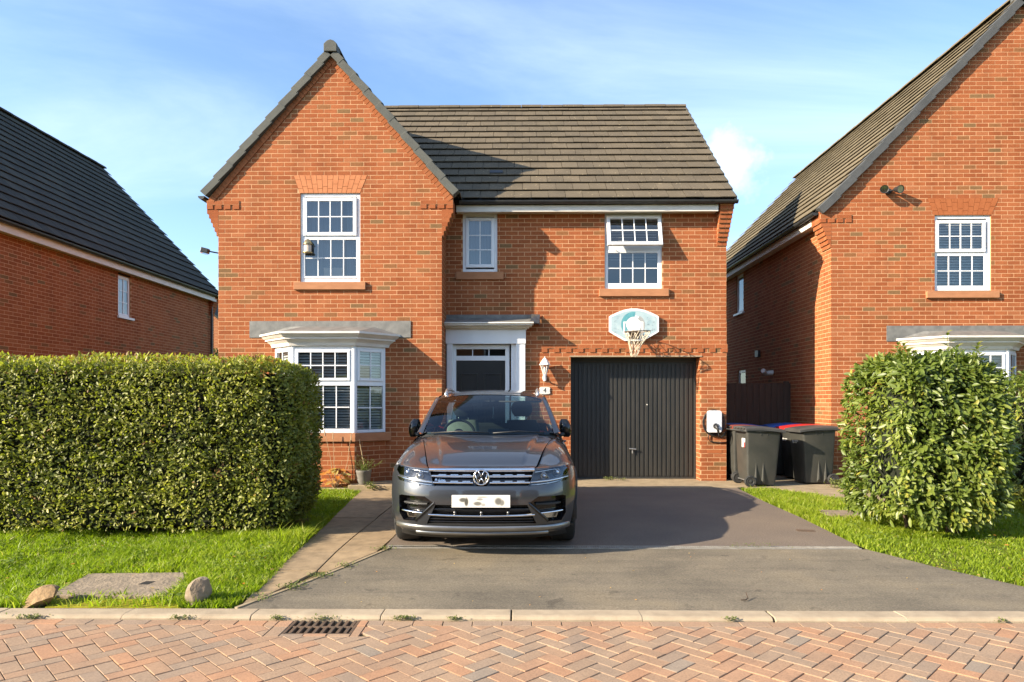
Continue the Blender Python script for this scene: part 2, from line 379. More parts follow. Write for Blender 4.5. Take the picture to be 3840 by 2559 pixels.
# ------------------------------------------------------------------ helpers
def tag(o, label=None, cat=None, group=None, kind=None):
    if label: o['label'] = label
    if cat: o['category'] = cat
    if group: o['group'] = group
    if kind: o['kind'] = kind
    return o
WINV = {}
def par(o, p):
    if p is not None:
        o.parent = p
        o.matrix_parent_inverse = WINV.get(p.name, Matrix.Identity(4))
    return o
def empty(name, loc=(0, 0, 0)):
    e = bpy.data.objects.new(name, None); COL.objects.link(e)
    e.location = loc; e.empty_display_size = 0.2
    WINV[e.name] = Matrix.Translation(Vector(loc)).inverted()
    return e
def thing(name, label, cat, loc=(0, 0, 0), group=None):
    return tag(empty(name, loc), label, cat, group)
def set_tint(me, t):
    a = me.attributes.new('tint', 'FLOAT', 'FACE')
    a.data.foreach_set('value', np.asarray(t, dtype=np.float32))
def link(name, me, mat, parent=None):
    if mat: me.materials.append(MATS[mat] if isinstance(mat, str) else mat)
    o = bpy.data.objects.new(name, me); COL.objects.link(o)
    return par(o, parent)
class MB:
    def __init__(s): s.v = []; s.f = []; s.t = []
    def add(s, vs, fs, t=0.5):
        k = len(s.v); s.v.extend([tuple(p) for p in vs]); s.f.extend([tuple(i + k for i in f) for f in fs]); s.t.extend([t] * len(fs)); return s
    def box(s, x0, x1, y0, y1, z0, z1, t=0.5):
        return s.add([(x0, y0, z0), (x1, y0, z0), (x1, y1, z0), (x0, y1, z0), (x0, y0, z1), (x1, y0, z1), (x1, y1, z1), (x0, y1, z1)],
                     [(0, 3, 2, 1), (4, 5, 6, 7), (0, 1, 5, 4), (1, 2, 6, 5), (2, 3, 7, 6), (3, 0, 4, 7)], t)
    def obox(s, c, ax, ay, az, hx, hy, hz, t=0.5):        # oriented box
        c, ax, ay, az = Vector(c), Vector(ax) * hx, Vector(ay) * hy, Vector(az) * hz
        p = [c + ax * a + ay * b_ + az * d for d in (-1, 1) for a, b_ in ((-1, -1), (1, -1), (1, 1), (-1, 1))]
        return s.add(p, [(0, 3, 2, 1), (4, 5, 6, 7), (0, 1, 5, 4), (1, 2, 6, 5), (2, 3, 7, 6), (3, 0, 4, 7)], t)
    def prism(s, poly, f, c0, c1, t=0.5):                 # poly (a,b) -> f(a,b,c)
        n_ = len(poly)
        s.add([f(a, b_, c0) for a, b_ in poly] + [f(a, b_, c1) for a, b_ in poly],
              [tuple(range(n_))[::-1], tuple(range(n_, 2 * n_))] + [(i, (i + 1) % n_, (i + 1) % n_ + n_, i + n_) for i in range(n_)], t)
        return s
    def tube(s, pts, r, n_=8, caps=True, t=0.5):
        pts = [Vector(p) for p in pts]; rr = r if isinstance(r, (list, tuple)) else [r] * len(pts)
        rings = []; up = Vector((0.13, 0.21, 0.97)).normalized()
        for i, p in enumerate(pts):
            d = (pts[min(i + 1, len(pts) - 1)] - pts[max(i - 1, 0)]).normalized()
            a = d.cross(up)
            if a.length < 0.2: a = d.cross(Vector((1, 0, 0)))
            a.normalize(); b_ = d.cross(a)
            rings.append([p + (a * math.cos(2 * math.pi * k / n_) + b_ * math.sin(2 * math.pi * k / n_)) * rr[i] for k in range(n_)])
        vs_ = [q for ring in rings for q in ring]; fs = []
        for i in range(len(pts) - 1):
            for k in range(n_):
                fs.append((i * n_ + k, i * n_ + (k + 1) % n_, (i + 1) * n_ + (k + 1) % n_, (i + 1) * n_ + k))
        if caps: fs += [tuple(range(n_))[::-1], tuple(range((len(pts) - 1) * n_, len(pts) * n_))]
        return s.add(vs_, fs, t)
    def lathe(s, prof, f, n_=24, t=0.5):                  # prof (r,h) -> f(x,y,h)
        vs_ = []
        for r_, h in prof:
            for k in range(n_):
                a = 2 * math.pi * k / n_; vs_.append(f(r_ * math.cos(a), r_ * math.sin(a), h))
        fs = [(i * n_ + k, i * n_ + (k + 1) % n_, (i + 1) * n_ + (k + 1) % n_, (i + 1) * n_ + k) for i in range(len(prof) - 1) for k in range(n_)]
        return s.add(vs_, fs, t)
    def grid(s, rows, t=0.5, closed=False):
        m_, n_ = len(rows), len(rows[0]); fs = []
        for i in range(m_ - 1):
            for j in range(n_ if closed else n_ - 1):
                fs.append((i * n_ + j, i * n_ + (j + 1) % n_, (i + 1) * n_ + (j + 1) % n_, (i + 1) * n_ + j))
        return s.add([p for r_ in rows for p in r_], fs, t)
    def mesh(s, name, smooth=False):
        me = bpy.data.meshes.new(name); me.from_pydata(s.v, [], s.f); set_tint(me, s.t)
        if smooth: me.polygons.foreach_set('use_smooth', [True] * len(me.polygons))
        me.update(); return me
    def build(s, name, mat, parent=None, smooth=False, bevel=0, seg=2, angle=None):
        me = s.mesh(name, smooth or bool(angle))
        o = link(name, me, mat, parent)
        if angle:
            try: me.set_sharp_from_angle(angle=R(angle))
            except Exception: pass
        if bevel:
            mo = o.modifiers.new('bevel', 'BEVEL'); mo.width = bevel; mo.segments = seg; mo.limit_method = 'ANGLE'; mo.angle_limit = R(35)
        return o
def fix_normals(o):
    bm = bmesh.new(); bm.from_mesh(o.data); bmesh.ops.recalc_face_normals(bm, faces=bm.faces); bm.to_mesh(o.data); bm.free(); return o
def dup(o, name=None, parent=None, loc=None, rot=None):
    c = o.copy(); COL.objects.link(c)
    if parent is not None: par(c, parent)
    if loc is not None: c.location = loc
    if rot is not None: c.rotation_euler = rot
    return c
def text_mb(s, size, f, depth=0.002):
    """letters as thin solid mesh; f maps (x, y, d) to the place"""
    cu = bpy.data.curves.new('t', 'FONT'); cu.body = s; cu.size = size; cu.extrude = depth; cu.align_x = 'CENTER'; cu.align_y = 'CENTER'; cu.resolution_u = 3
    ob = bpy.data.objects.new('t', cu); COL.objects.link(ob)
    dg = bpy.context.evaluated_depsgraph_get(); me = bpy.data.meshes.new_from_object(ob.evaluated_get(dg))
    mb = MB(); mb.add([f(v.co.x, v.co.y, v.co.z) for v in me.vertices], [tuple(p.vertices) for p in me.polygons])
    bpy.data.objects.remove(ob); bpy.data.curves.remove(cu); bpy.data.meshes.remove(me)
    return mb
def in_poly(x, y, poly):
    c = False; j = len(poly) - 1
    for i in range(len(poly)):
        xi, yi = poly[i]; xj, yj = poly[j]
        if (yi > y) != (yj > y) and x < (xj - xi) * (y - yi) / (yj - yi) + xi: c = not c
        j = i
    return c
def np_in_poly(x, y, poly):
    c = np.zeros(len(x), bool); j = len(poly) - 1
    for i in range(len(poly)):
        xi, yi = poly[i]; xj, yj = poly[j]
        k = ((yi > y) != (yj > y)) & (x < (xj - xi) * (y - yi) / ((yj - yi) or 1e-9) + xi)
        c ^= k; j = i
    return c
def lerp_tab(t, x):
    if x <= t[0][0]: return t[0][1]
    for (a, b_), (c_, d) in zip(t, t[1:]):
        if x <= c_: return b_ + (d - b_) * (x - a) / (c_ - a)
    return t[-1][1]
def smooth(a, b_, x):
    t = max(0, min(1, (x - a) / (b_ - a))); return t * t * (3 - 2 * t)

# ------------------------------------------------------------------ wall, window and roof builders
def face(p0, p1):
    """wall face from p0 to p1 (plan points), seen from its right-hand side; f(u, z, d): d metres out of the face"""
    p0, p1 = Vector((p0[0], p0[1], 0)), Vector((p1[0], p1[1], 0))
    U = (p1 - p0).normalized(); N = Vector((U.y, -U.x, 0))
    def f(u, z, d=0.0):
        q = p0 + U * u + N * d; return (q.x, q.y, z)
    f.U, f.N, f.p0, f.L = U, N, p0, (p1 - p0).length
    return f
def fbox(mb, f, u0, u1, z0, z1, d0, d1, t=0.5):
    return mb.add([f(u0, z0, d1), f(u1, z0, d1), f(u1, z0, d0), f(u0, z0, d0), f(u0, z1, d1), f(u1, z1, d1), f(u1, z1, d0), f(u0, z1, d0)],
                  [(0, 3, 2, 1), (4, 5, 6, 7), (0, 1, 5, 4), (1, 2, 6, 5), (2, 3, 7, 6), (3, 0, 4, 7)], t)
def fquad(mb, f, quad, d0, d1, t=0.5):
    """solid with a four-cornered front: quad = (u,z) x4 counter-clockwise"""
    a = [f(u, z, d1) for u, z in quad]; b_ = [f(u, z, d0) for u, z in quad]
    return mb.add(a + b_, [(0, 1, 2, 3), (0, 4, 5, 1), (1, 5, 6, 2), (2, 6, 7, 3), (3, 7, 4, 0)], t)

BRICK_MESH = {}
def brick_mesh(q, ln=0.215):
    k = (q, round(ln, 3))
    if k not in BRICK_MESH:
        mb = MB(); h = ln / 2; e = 0.002
        mb.add([(-h, .01, -.0325), (h, .01, -.0325), (h, .01, .0325), (-h, .01, .0325), (-h, -.0002, -.0325), (h, -.0002, -.0325), (h, -.0002, .0325), (-h, -.0002, .0325),
                (-h + e, -.0016, -.0325 + e), (h - e, -.0016, -.0325 + e), (h - e, -.0016, .0325 - e), (-h + e, -.0016, .0325 - e)],
               [(0, 1, 5, 4), (1, 2, 6, 5), (2, 3, 7, 6), (3, 0, 4, 7), (4, 5, 9, 8), (5, 6, 10, 9), (6, 7, 11, 10), (7, 4, 8, 11), (8, 9, 10, 11)], (q + 0.5) / 40)
        me = mb.mesh('brick'); me.materials.append(MATS['brick']); BRICK_MESH[k] = me
    return BRICK_MESH[k]
class Wall:
    """one wall of a house: a mortar sheet with every brick laid on it; the nearest whole bricks are objects of their own"""
    def __init__(s, parent, name='wall'):
        s.parent = parent; s.name = name; s.back = MB(); s.bricks = MB(); s.cand = []
    def tint(s): return random.random()
    def lay(s, f, z0, z1, spans, off=0.0, shift=0.0, pick=None):
        k = math.ceil((z0 - off) / 0.075 - 1e-6)
        while off + (k + 1) * 0.075 <= z1 + 0.04:
            b0 = off + k * 0.075; b1 = b0 + 0.075; v0, v1 = b0 + 0.005, b1 - 0.005
            S, S0, S1 = spans((b0 + b1) / 2), spans(b0 + 1e-4), spans(b1 - 1e-4)
            if not (len(S) == len(S0) == len(S1)): S0 = S1 = S
            else:                     # stepped jambs keep the middle, rakes keep their slope
                S0 = [(a if abs(a - c) < 0.09 else c, b_ if abs(b_ - d) < 0.09 else d) for (a, b_), (c, d) in zip(S0, S)]
                S1 = [(a if abs(a - c) < 0.09 else c, b_ if abs(b_ - d) < 0.09 else d) for (a, b_), (c, d) in zip(S1, S)]
            for (a, b_), (a0, e0), (a1, e1) in zip(S, S0, S1):
                s.back.add([f(a0, b0), f(e0, b0), f(e1, b1), f(a1, b1)], [(0, 1, 2, 3)])
                j = math.floor((a - shift) / 0.225) - 1
                while True:
                    c0 = shift + j * 0.225 + (0.1125 if k % 2 else 0.0) + 0.005; c1 = c0 + 0.215; j += 1
                    if c0 >= max(e0, e1, b_): break
                    bl, tl, br, tr = max(c0, a0), max(c0, a1), min(c1, e0), min(c1, e1)
                    if min(br - bl, tr - tl) < -0.02 or max(br - bl, tr - tl) < 0.03: continue
                    br, tr = max(br, bl + 0.004), max(tr, tl + 0.004)
                    full = bl == tl == c0 and br == tr == c1
                    if full and pick and pick((c0 + c1) / 2, (v0 + v1) / 2):
                        s.cand.append((f, (c0 + c1) / 2, (v0 + v1) / 2)); continue
                    s.one(f, ((bl, v0), (br, v0), (tr, v1), (tl, v1)))
            k += 1
        return s
    def one(s, f, quad, d=0.0, deep=0.01, t=None):
        dd = d + 0.0015 + random.uniform(-0.0006, 0.0008)
        fquad(s.bricks, f, quad, d - deep, dd, s.tint() if t is None else t)
    def build(s, keep=300, mat='mortar'):
        w = s.back.build(s.name, mat, s.parent)
        random.shuffle(s.cand)
        for f, u, z in s.cand[keep:]:
            s.one(f, ((u - .1075, z - .0325), (u + .1075, z - .0325), (u + .1075, z + .0325), (u - .1075, z + .0325)))
        for f, u, z in s.cand[:keep]:
            o = bpy.data.objects.new('brick', brick_mesh(random.randrange(40))); COL.objects.link(o); par(o, w)
            p = f(u, z, random.uniform(-0.0004, 0.0008)); o.location = p
            o.rotation_euler = (random.uniform(-.004, .004), random.uniform(-.004, .004), math.atan2(f.U.y, f.U.x) + random.uniform(-.002, .002))
        br = s.bricks.build('brickwork', 'brick', w); br['kind'] = 'stuff'
        return w

def bars(mb, f, u0, u1, z0, z1, wd, d0, d1):
    """a picture frame of four bars of width wd, inside the outline"""
    fbox(mb, f, u0, u0 + wd, z0, z1, d0, d1); fbox(mb, f, u1 - wd, u1, z0, z1, d0, d1)
    fbox(mb, f, u0 + wd, u1 - wd, z0, z0 + wd, d0, d1); fbox(mb, f, u0 + wd, u1 - wd, z1 - wd, z1, d0, d1)
def panes(parent, f, g, nv, nh, d, glass='glass', bar=0.017, tilt=0.004, us=None, zs=None):
    u0, u1, z0, z1 = g
    us = us or [u0 + (u1 - u0) * i / (nv + 1) for i in range(nv + 2)]; zs = zs or [z0 + (z1 - z0) * i / (nh + 1) for i in range(nh + 2)]
    for i in range(nv + 1):
        for j in range(nh + 1):
            a, b_, c_, e = [d + random.uniform(-tilt, tilt) * 0.5 for _ in range(4)]
            mb = MB(); mb.add([f(us[i], zs[j], a), f(us[i + 1], zs[j], b_), f(us[i + 1], zs[j + 1], b_ + e - a), f(us[i], zs[j + 1], e)], [(0, 1, 2, 3)])
            mb.build('pane', glass, parent)
    if nv or nh:
        mb = MB()
        for u in us[1:-1]: fbox(mb, f, u - bar / 2, u + bar / 2, z0, z1, d - 0.012, d + 0.010)
        for z in zs[1:-1]:
            for i in range(nv + 1):
                fbox(mb, f, us[i] + (bar / 2 if i else 0), us[i + 1] - (bar / 2 if i < nv else 0), z - bar / 2, z + bar / 2, d - 0.011, d + 0.009)
        mb.build('glazing_bars', 'upvc', parent)
def room(parent, f, u0, u1, z0, z1, d0=-0.10, deep=1.5, mat='room'):
    mb = MB()
    p = [f(u0, z0, d0), f(u1, z0, d0), f(u1, z1, d0), f(u0, z1, d0), f(u0, z0, d0 - deep), f(u1, z0, d0 - deep), f(u1, z1, d0 - deep), f(u0, z1, d0 - deep)]
    mb.add(p, [(4, 5, 6, 7), (0, 1, 5, 4), (1, 2, 6, 5), (2, 3, 7, 6), (3, 0, 4, 7)])
    return mb.build('room_lining', mat, parent)
def blind(parent, f, u0, u1, z0, z1, d, step=0.045, tilt=0.35, mat='blind_white'):
    n_ = int((z1 - z0) / step); ca, sa = math.cos(tilt), math.sin(tilt)
    for i in range(n_):
        z = z0 + (i + 0.5) * step; h = 0.021
        mb = MB(); mb.add([f(u0, z - h * sa, d - h * ca), f(u1, z - h * sa, d - h * ca), f(u1, z + h * sa, d + h * ca), f(u0, z + h * sa, d + h * ca),
                           f(u0, z - h * sa - .003, d - h * ca), f(u1, z - h * sa - .003, d - h * ca), f(u1, z + h * sa - .003, d + h * ca), f(u0, z + h * sa - .003, d + h * ca)],
                          [(0, 1, 2, 3), (7, 6, 5, 4), (0, 4, 5, 1), (2, 6, 7, 3)])
        mb.build('slat', mat, parent)
def curtain(parent, f, u0, u1, z0, z1, d, mat='curtain', amp=0.018, pitch=0.085):
    n_ = int((u1 - u0) / pitch * 8) + 2; rows = []
    for z in (z0, (z0 + z1) / 2, z1):
        rows.append([f(u0 + (u1 - u0) * i / (n_ - 1), z, d + amp * math.sin(2 * math.pi * (u0 + (u1 - u0) * i / (n_ - 1)) / pitch + 0.8 * math.sin(i * 0.31))) for i in range(n_)])
    MB().grid(rows).build('curtain', mat, parent, smooth=True)
def window(parent, f, u0, u1, z0, z1, lights, sill=None, recess=0.028, wd=0.058, label=None):
    fr = MB(); bars(fr, f, u0, u1, z0, z1, wd, -recess - 0.07, -recess)
    for L in lights[:-1]:                                   # transom between stacked lights
        zt = L['g'][2]; zb = lights[lights.index(L) + 1]['g'][3]
        fbox(fr, f, u0 + wd, u1 - wd, zb, zt, -recess - 0.068, -recess - 0.002)
    w = fr.build('window', 'upvc', parent, bevel=0.006)
    if label: w['label'] = label
    rv = MB()                                               # mortar-coloured reveal behind the brick edge
    for a, b_, c_, e in ((u0 - .012, u0, z0, z1), (u1, u1 + .012, z0, z1), (u0, u1, z1, z1 + .012)): fbox(rv, f, a, b_, c_, e, -0.14, -0.004)
    rv.build('reveal', 'mortar', w)
    for L in lights:
        g = L['g']; sw = L.get('sw', 0.05); out = L.get('out', 0.0)
        if sw:
            sm = MB(); bars(sm, f, g[0] - sw, g[1] + sw, g[2] - sw, g[3] + sw, sw, -recess - 0.03, -recess + 0.003 + out); sm.build('sash', 'upvc', w, bevel=0.008)
        panes(w, f, g, L.get('v', 3), L.get('h', 1), -recess - 0.012 + out)
    if sill:
        a, b_, c_, e, pr = sill
        MB_ = MB(); fbox(MB_, f, a, b_, c_, e, -0.03, pr); MB_.build('sill', 'sill_stone', w, bevel=0.006)
    return w
def flat_arch(parent, f, bl, br, tl, tr, z0, z1, n_=13, mat='arch_brick'):
    for i in range(n_):
        cuts = [0, .5, 1] if i % 2 else [0, .25, .75, 1]
        if i % 4 == 1: cuts = [0, .36, 1]
        for a, b_ in zip(cuts, cuts[1:]):
            def U(k, t): return (bl + (br - bl) * k / n_) * (1 - t) + (tl + (tr - tl) * k / n_) * t
            def Z(t): return z0 + (z1 - z0) * t
            g = 0.0028; ta, tb = a + (0.008 if a else 0), b_ - (0.008 if b_ < 1 else 0)
            mb = MB(); fquad(mb, f, ((U(i, ta) + g, Z(ta)), (U(i + 1, ta) - g, Z(ta)), (U(i + 1, tb) - g, Z(tb)), (U(i, tb) + g, Z(tb))), -0.01, 0.005 + random.uniform(-.001, .001))
            mb.build('voussoir', mat, parent)

TILE_MESH = {}
def tile_mesh(mat, q, w, ln, th):
    k = (mat, q, w, ln, th)
    if k not in TILE_MESH:
        mb = MB(); g = 0.0035; e = 0.006
        x = w / 2 - g
        mb.add([(-x, 0, 0), (x, 0, 0), (x, ln, 0), (-x, ln, 0), (-x, 0, th - e), (x, 0, th - e), (x, e, th), (-x, e, th), (x, ln, th), (-x, ln, th)],
               [(0, 3, 2, 1), (0, 1, 5, 4), (4, 5, 6, 7), (7, 6, 8, 9), (1, 2, 8, 6, 5), (3, 0, 4, 7, 9)], (q + .5) / 12)
        me = mb.mesh('roof_tile'); me.materials.append(MATS[mat]); TILE_MESH[k] = me
    return TILE_MESH[k]
def tile_roof(parent, O, U, S, width, length, mat, gauge=0.332, tw=0.30, keep=0, keyf=None, skip=None, th=0.015, gap=0.022):
    """tiled slope: O eave corner, U along the eave, S up the slope"""
    O, U, S = Vector(O), Vector(U).normalized(), Vector(S).normalized(); N = U.cross(S)
    if N.z < 0: N = -N
    deck = MB(); deck.add([O - N * .004, O + U * width - N * .004, O + U * width + S * length - N * .004, O + S * length - N * .004], [(0, 1, 2, 3)])
    roof = deck.build('roof', 'gutter_black', parent)
    tilt = math.atan((th + gap) / gauge); nc = math.ceil(length / gauge - 0.01); spots = []
    for i in range(nc):
        sh = tw / 2 if i % 2 else 0.0
        ln = min(gauge + 0.075, length - i * gauge)
        j = 0; u = -sh
        while u < width - 0.02:
            a, b_ = max(u, 0), min(u + tw, width)
            if b_ - a > 0.05 and not (skip and skip(O + U * ((a + b_) / 2) + S * (i * gauge + .2))):
                spots.append((i, (a + b_) / 2, b_ - a, ln))
            u += tw
    if keyf: spots.sort(key=lambda s_: keyf(O + U * s_[1] + S * (s_[0] * gauge)))
    rest = MB(); cnt = 0
    for i, uc, w, ln in spots:
        Sv = (S * math.cos(tilt) - N * math.sin(tilt)); Nv = U.cross(Sv); Nv = Nv if Nv.z > 0 else -Nv
        p = O + U * (uc + random.uniform(-.0015, .0015)) + S * (i * gauge + random.uniform(-.004, .004)) + N * (th + gap + random.uniform(-0.001, 0.003))
        q = random.randrange(12)
        if cnt < keep and w > tw - 0.01 and ln > gauge:
            M = Matrix((( *U, ), ( *Sv, ), ( *Nv, ))).transposed().to_4x4()
            M = Matrix.Translation(p) @ M @ Matrix.Rotation(random.uniform(-.006, .006), 4, 'Y')
            o = bpy.data.objects.new('tile', tile_mesh(mat, q, tw, round(gauge + .075, 3), th)); COL.objects.link(o); par(o, roof); o.matrix_basis = M; cnt += 1
        else:
            x = w / 2 - .0035
            vs_ = [p + U * a + Sv * b_ + Nv * c_ for a, b_, c_ in ((-x, 0, 0), (x, 0, 0), (x, ln, 0), (-x, ln, 0), (-x, 0, th), (x, 0, th), (x, ln, th), (-x, ln, th))]
            rest.add(vs_, [(0, 3, 2, 1), (0, 1, 5, 4), (4, 5, 6, 7), (1, 2, 6, 5), (3, 0, 4, 7)], (q + .5) / 12)
    if rest.v: rest.build('tiling', mat, roof)['kind'] = 'stuff'
    return roof
def ridge_tiles(roof, p0, p1, mat, ln=0.45, r=0.12):
    p0, p1 = Vector(p0), Vector(p1); d = (p1 - p0).normalized(); L = (p1 - p0).length; n_ = int(L / ln); side = d.cross(Vector((0, 0, 1))).normalized()
    for i in range(n_):
        a = p0 + d * (L * i / n_ + .004); b_ = p0 + d * (L * (i + 1) / n_ - .004); mb = MB()
        rr = r + (0.006 if i % 2 else 0)
        prof = [(side * math.cos(t) * rr + Vector((0, 0, 1)) * (math.sin(t) * rr * 0.72 - 0.05)) for t in [math.pi * k / 8 for k in range(9)]]
        mb.grid([[a + q for q in prof], [b_ + q for q in prof]]); mb.add([a + q for q in prof], [tuple(range(9))]); mb.add([b_ + q for q in prof], [tuple(range(9))])
        mb.t = [random.random()] * len(mb.f)
        mb.build('ridge_tile', mat, roof)
def verge(parent, p0, p1, Y, n_, out, hgt=0.125, mat='verge_grey', flip=1):
    """cloaked verge: overlapping end caps from eave p0 (x,z) to apex p1 (x,z), on the gable face at Y"""
    p0, p1 = Vector((p0[0], 0, p0[1])), Vector((p1[0], 0, p1[1])); d = (p1 - p0).normalized(); L = (p1 - p0).length; up = Vector((-d.z, 0, d.x)) * (1 if d.x > 0 else -1)
    for i in range(n_):
        a, b_ = L * i / n_, L * (i + 1) / n_ + 0.03
        lift0, lift1 = 0.020, -0.004
        mb = MB(); q = [p0 + d * a + up * lift0, p0 + d * b_ + up * lift1, p0 + d * b_ + up * (lift1 - hgt), p0 + d * a + up * (lift0 - hgt)]
        y0 = Y - out - 0.004 * (i % 2)
        vs_ = [Vector((v.x, y0, v.z)) for v in q] + [Vector((v.x, Y + 0.10, v.z)) for v in q]
        mb.add(vs_, [(0, 1, 2, 3), (7, 6, 5, 4), (0, 4, 5, 1), (1, 5, 6, 2), (2, 6, 7, 3), (3, 7, 4, 0)])
        fix_normals(mb.build('verge_cap', mat, parent, bevel=0.006))
def gutter(parent, p0, p1, r=0.056, mat='gutter_black', brackets=1.0):
    p0, p1 = Vector(p0), Vector(p1); d = (p1 - p0).normalized(); s_ = d.cross(Vector((0, 0, 1))).normalized(); L = (p1 - p0).length
    prof = [s_ * math.cos(t) * r + Vector((0, 0, math.sin(t) * r)) for t in [math.pi + math.pi * k / 8 for k in range(9)]]
    inner = [q * 0.93 for q in prof[::-1]]; ring = prof + inner
    mb = MB(); mb.grid([[p0 + q for q in ring], [p1 + q for q in ring]], closed=True); mb.add([p0 + q for q in prof], [tuple(range(9))]); mb.add([p1 + q for q in prof], [tuple(range(9))])
    g = fix_normals(mb.build('gutter', mat, parent, smooth=False))
    n_ = int(L / brackets)
    for i in range(n_):
        c = p0 + d * (L * (i + .5) / n_); b2 = MB(); q2 = [q * 1.1 for q in prof]
        b2.grid([[c - d * .02 + q for q in q2], [c + d * .02 + q for q in q2]]); b2.add([c - d * .02 + q for q in q2], [tuple(range(9))]); b2.add([c + d * .02 + q for q in q2], [tuple(range(9))])
        b2.build('gutter_bracket', mat, g)
    return g
def bay(parent, wall, xc, Y, z_sill=0.76, slats=True, label=None):
    hA, hB, pr = 0.94, 0.515, 0.42
    A, B, C, D = (xc - hA, Y), (xc - hB, Y - pr), (xc + hB, Y - pr), (xc + hA, Y)
    faces = [face(A, B), face(B, C), face(C, D)]
    for f in faces: wall.lay(f, 0.0, z_sill - 0.02, lambda v, f=f: [(0.0, f.L)], shift=0.03)
    zt, zb, zm = 2.33, z_sill + 0.14, 1.705
    post = MB()
    for f in faces:
        wd = 0.07 if f is faces[1] else 0.05
        bars(post, f, 0.0, f.L, zb, zt, wd, -0.07, 0.0)
        fbox(post, f, wd, f.L - wd, zm - .03, zm + .05, -0.068, -0.002)
    for p in (B, C):
        post.tube([(p[0] + (.015 if p is B else -.015), p[1] + .03, zb), (p[0] + (.015 if p is B else -.015), p[1] + .03, zt)], 0.045, 10)
    w = post.build('bay_window', 'upvc', parent, bevel=0.006)
    if label: w['label'] = label
    for f in faces:
        wd = 0.07 if f is faces[1] else 0.05; nv = 3 if f is faces[1] else 1
        for (a, b_, sash) in ((zb + wd, zm - .03, 0), (zm + .05, zt - wd, 1)):
            g = (wd + (.045 if sash else .015), f.L - wd - (.045 if sash else .015), a + (.04 if sash else .012), b_ - (.045 if sash else .012))
            if sash:
                sm = MB(); bars(sm, f, g[0] - .045, g[1] + .045, g[2] - .04, g[3] + .045, .045, -0.03, 0.018); sm.build('sash', 'upvc', w, bevel=0.008)
            panes(w, f, g, nv, 1, -0.012 + 0.018 * sash)
            if slats: blind(w, f, g[0] - .03, g[1] + .03, g[2] - .01, g[3] + .02, -0.075, 0.046, -0.8)
    sl = MB(); e = 0.035
    P_ = [(xc - hA - .10, Y + .0), (xc - hB - .02, Y - pr - e), (xc + hB + .02, Y - pr - e), (xc + hA + .10, Y)]
    sl.prism(P_, lambda a, b_, c_: (a, b_, c_), z_sill, zb - .003); fix_normals(sl.build('sill', 'sill_stone', w, bevel=0.006))
    def ring(d, z0, z1, d1=None):
        d1 = d if d1 is None else d1; mb = MB()
        def pl(q): return [(xc - hA - q * 1.25, Y - .002), (xc - hB - q * .6, Y - pr - q), (xc + hB + q * .6, Y - pr - q), (xc + hA + q * 1.25, Y - .002)]
        lo, hi = pl(d), pl(d1)
        mb.add([(x, y, z0) for x, y in lo] + [(x, y, z1) for x, y in hi], [(3, 2, 1, 0), (4, 5, 6, 7), (0, 1, 5, 4), (1, 2, 6, 5), (2, 3, 7, 6), (3, 0, 4, 7)]); return mb
    for d, d1, z0, z1 in ((.045, .06, 2.325, 2.375), (.06, .12, 2.375, 2.43), (.135, .135, 2.43, 2.462), (.15, .20, 2.462, 2.512), (.215, .215, 2.512, 2.545)):
        ring(d, z0, z1, d1).build('cornice', 'painted_board', w)
    q = 0.20
    base = [(xc - hA - q * 1.25, Y - .002), (xc - hB - q * .6, Y - pr - q), (xc + hB + q * .6, Y - pr - q), (xc + hA + q * 1.25, Y - .002)]
    top = [(xc - hA * .8, Y - .002), (xc - hB * .8, Y - .09), (xc + hB * .8, Y - .09), (xc + hA * .8, Y - .002)]
    mb = MB(); mb.add([(x, y, 2.546) for x, y in base] + [(x, y, 2.68) for x, y in top], [(4, 5, 6, 7), (0, 1, 5, 4), (1, 2, 6, 5), (2, 3, 7, 6)]); mb.build('lead_roof', 'lead', w)
    fl = MB(); ff = face((xc - 1.37, Y), (xc + 1.37, Y))
    for a, b_ in ((0, 1.31), (1.30, 2.74)):
        fbox(fl, ff, a, b_, 2.50, 2.78, 0.004, 0.016 if a else 0.012)
    fl.build('lead_flashing', 'lead', w)
    inner = MB()                                           # dark room behind the bay
    rm = [(xc - hA + .1, Y + .1), (xc - hB + .05, Y - pr + .18), (xc + hB - .05, Y - pr + .18), (xc + hA - .1, Y + .1), (xc + hA, Y + 1.6), (xc - hA, Y + 1.6)]
    n_ = len(rm); inner.add([(x, y, z_sill) for x, y in rm] + [(x, y, 2.4) for x, y in rm], [tuple(range(n_)), tuple(range(n_, 2 * n_))] + [(i, i + 1, i + 1 + n_, i + n_) for i in (3, 4)] + [(5, 0, n_, 5 + n_)])
    inner.build('room_lining', 'room', w)
    return w
def corbel(wall, x, sgn, Y, z0, z1, n_=6, step=0.032, depth=0.34):
    """courses stepping out sideways under the foot of a gable"""
    for i in range(n_ + 2):
        e = min(i + 1, n_) * step; a = z0 + i * (z1 - z0) / (n_ + 2); b_ = z0 + (i + 1) * (z1 - z0) / (n_ + 2)
        xa, xb = (x - e, x) if sgn < 0 else (x, x + e)
        wall.back.box(xa + .004, xb - .004 if sgn < 0 else xb - .004, Y + .003, Y + depth, a, b_)
        for j in range(3):
            ya = Y - .003 + j * depth / 3; wall.bricks.box(xa, xb, ya, ya + depth / 3 - .01, a + .004, b_ - .004, random.random() * .8)
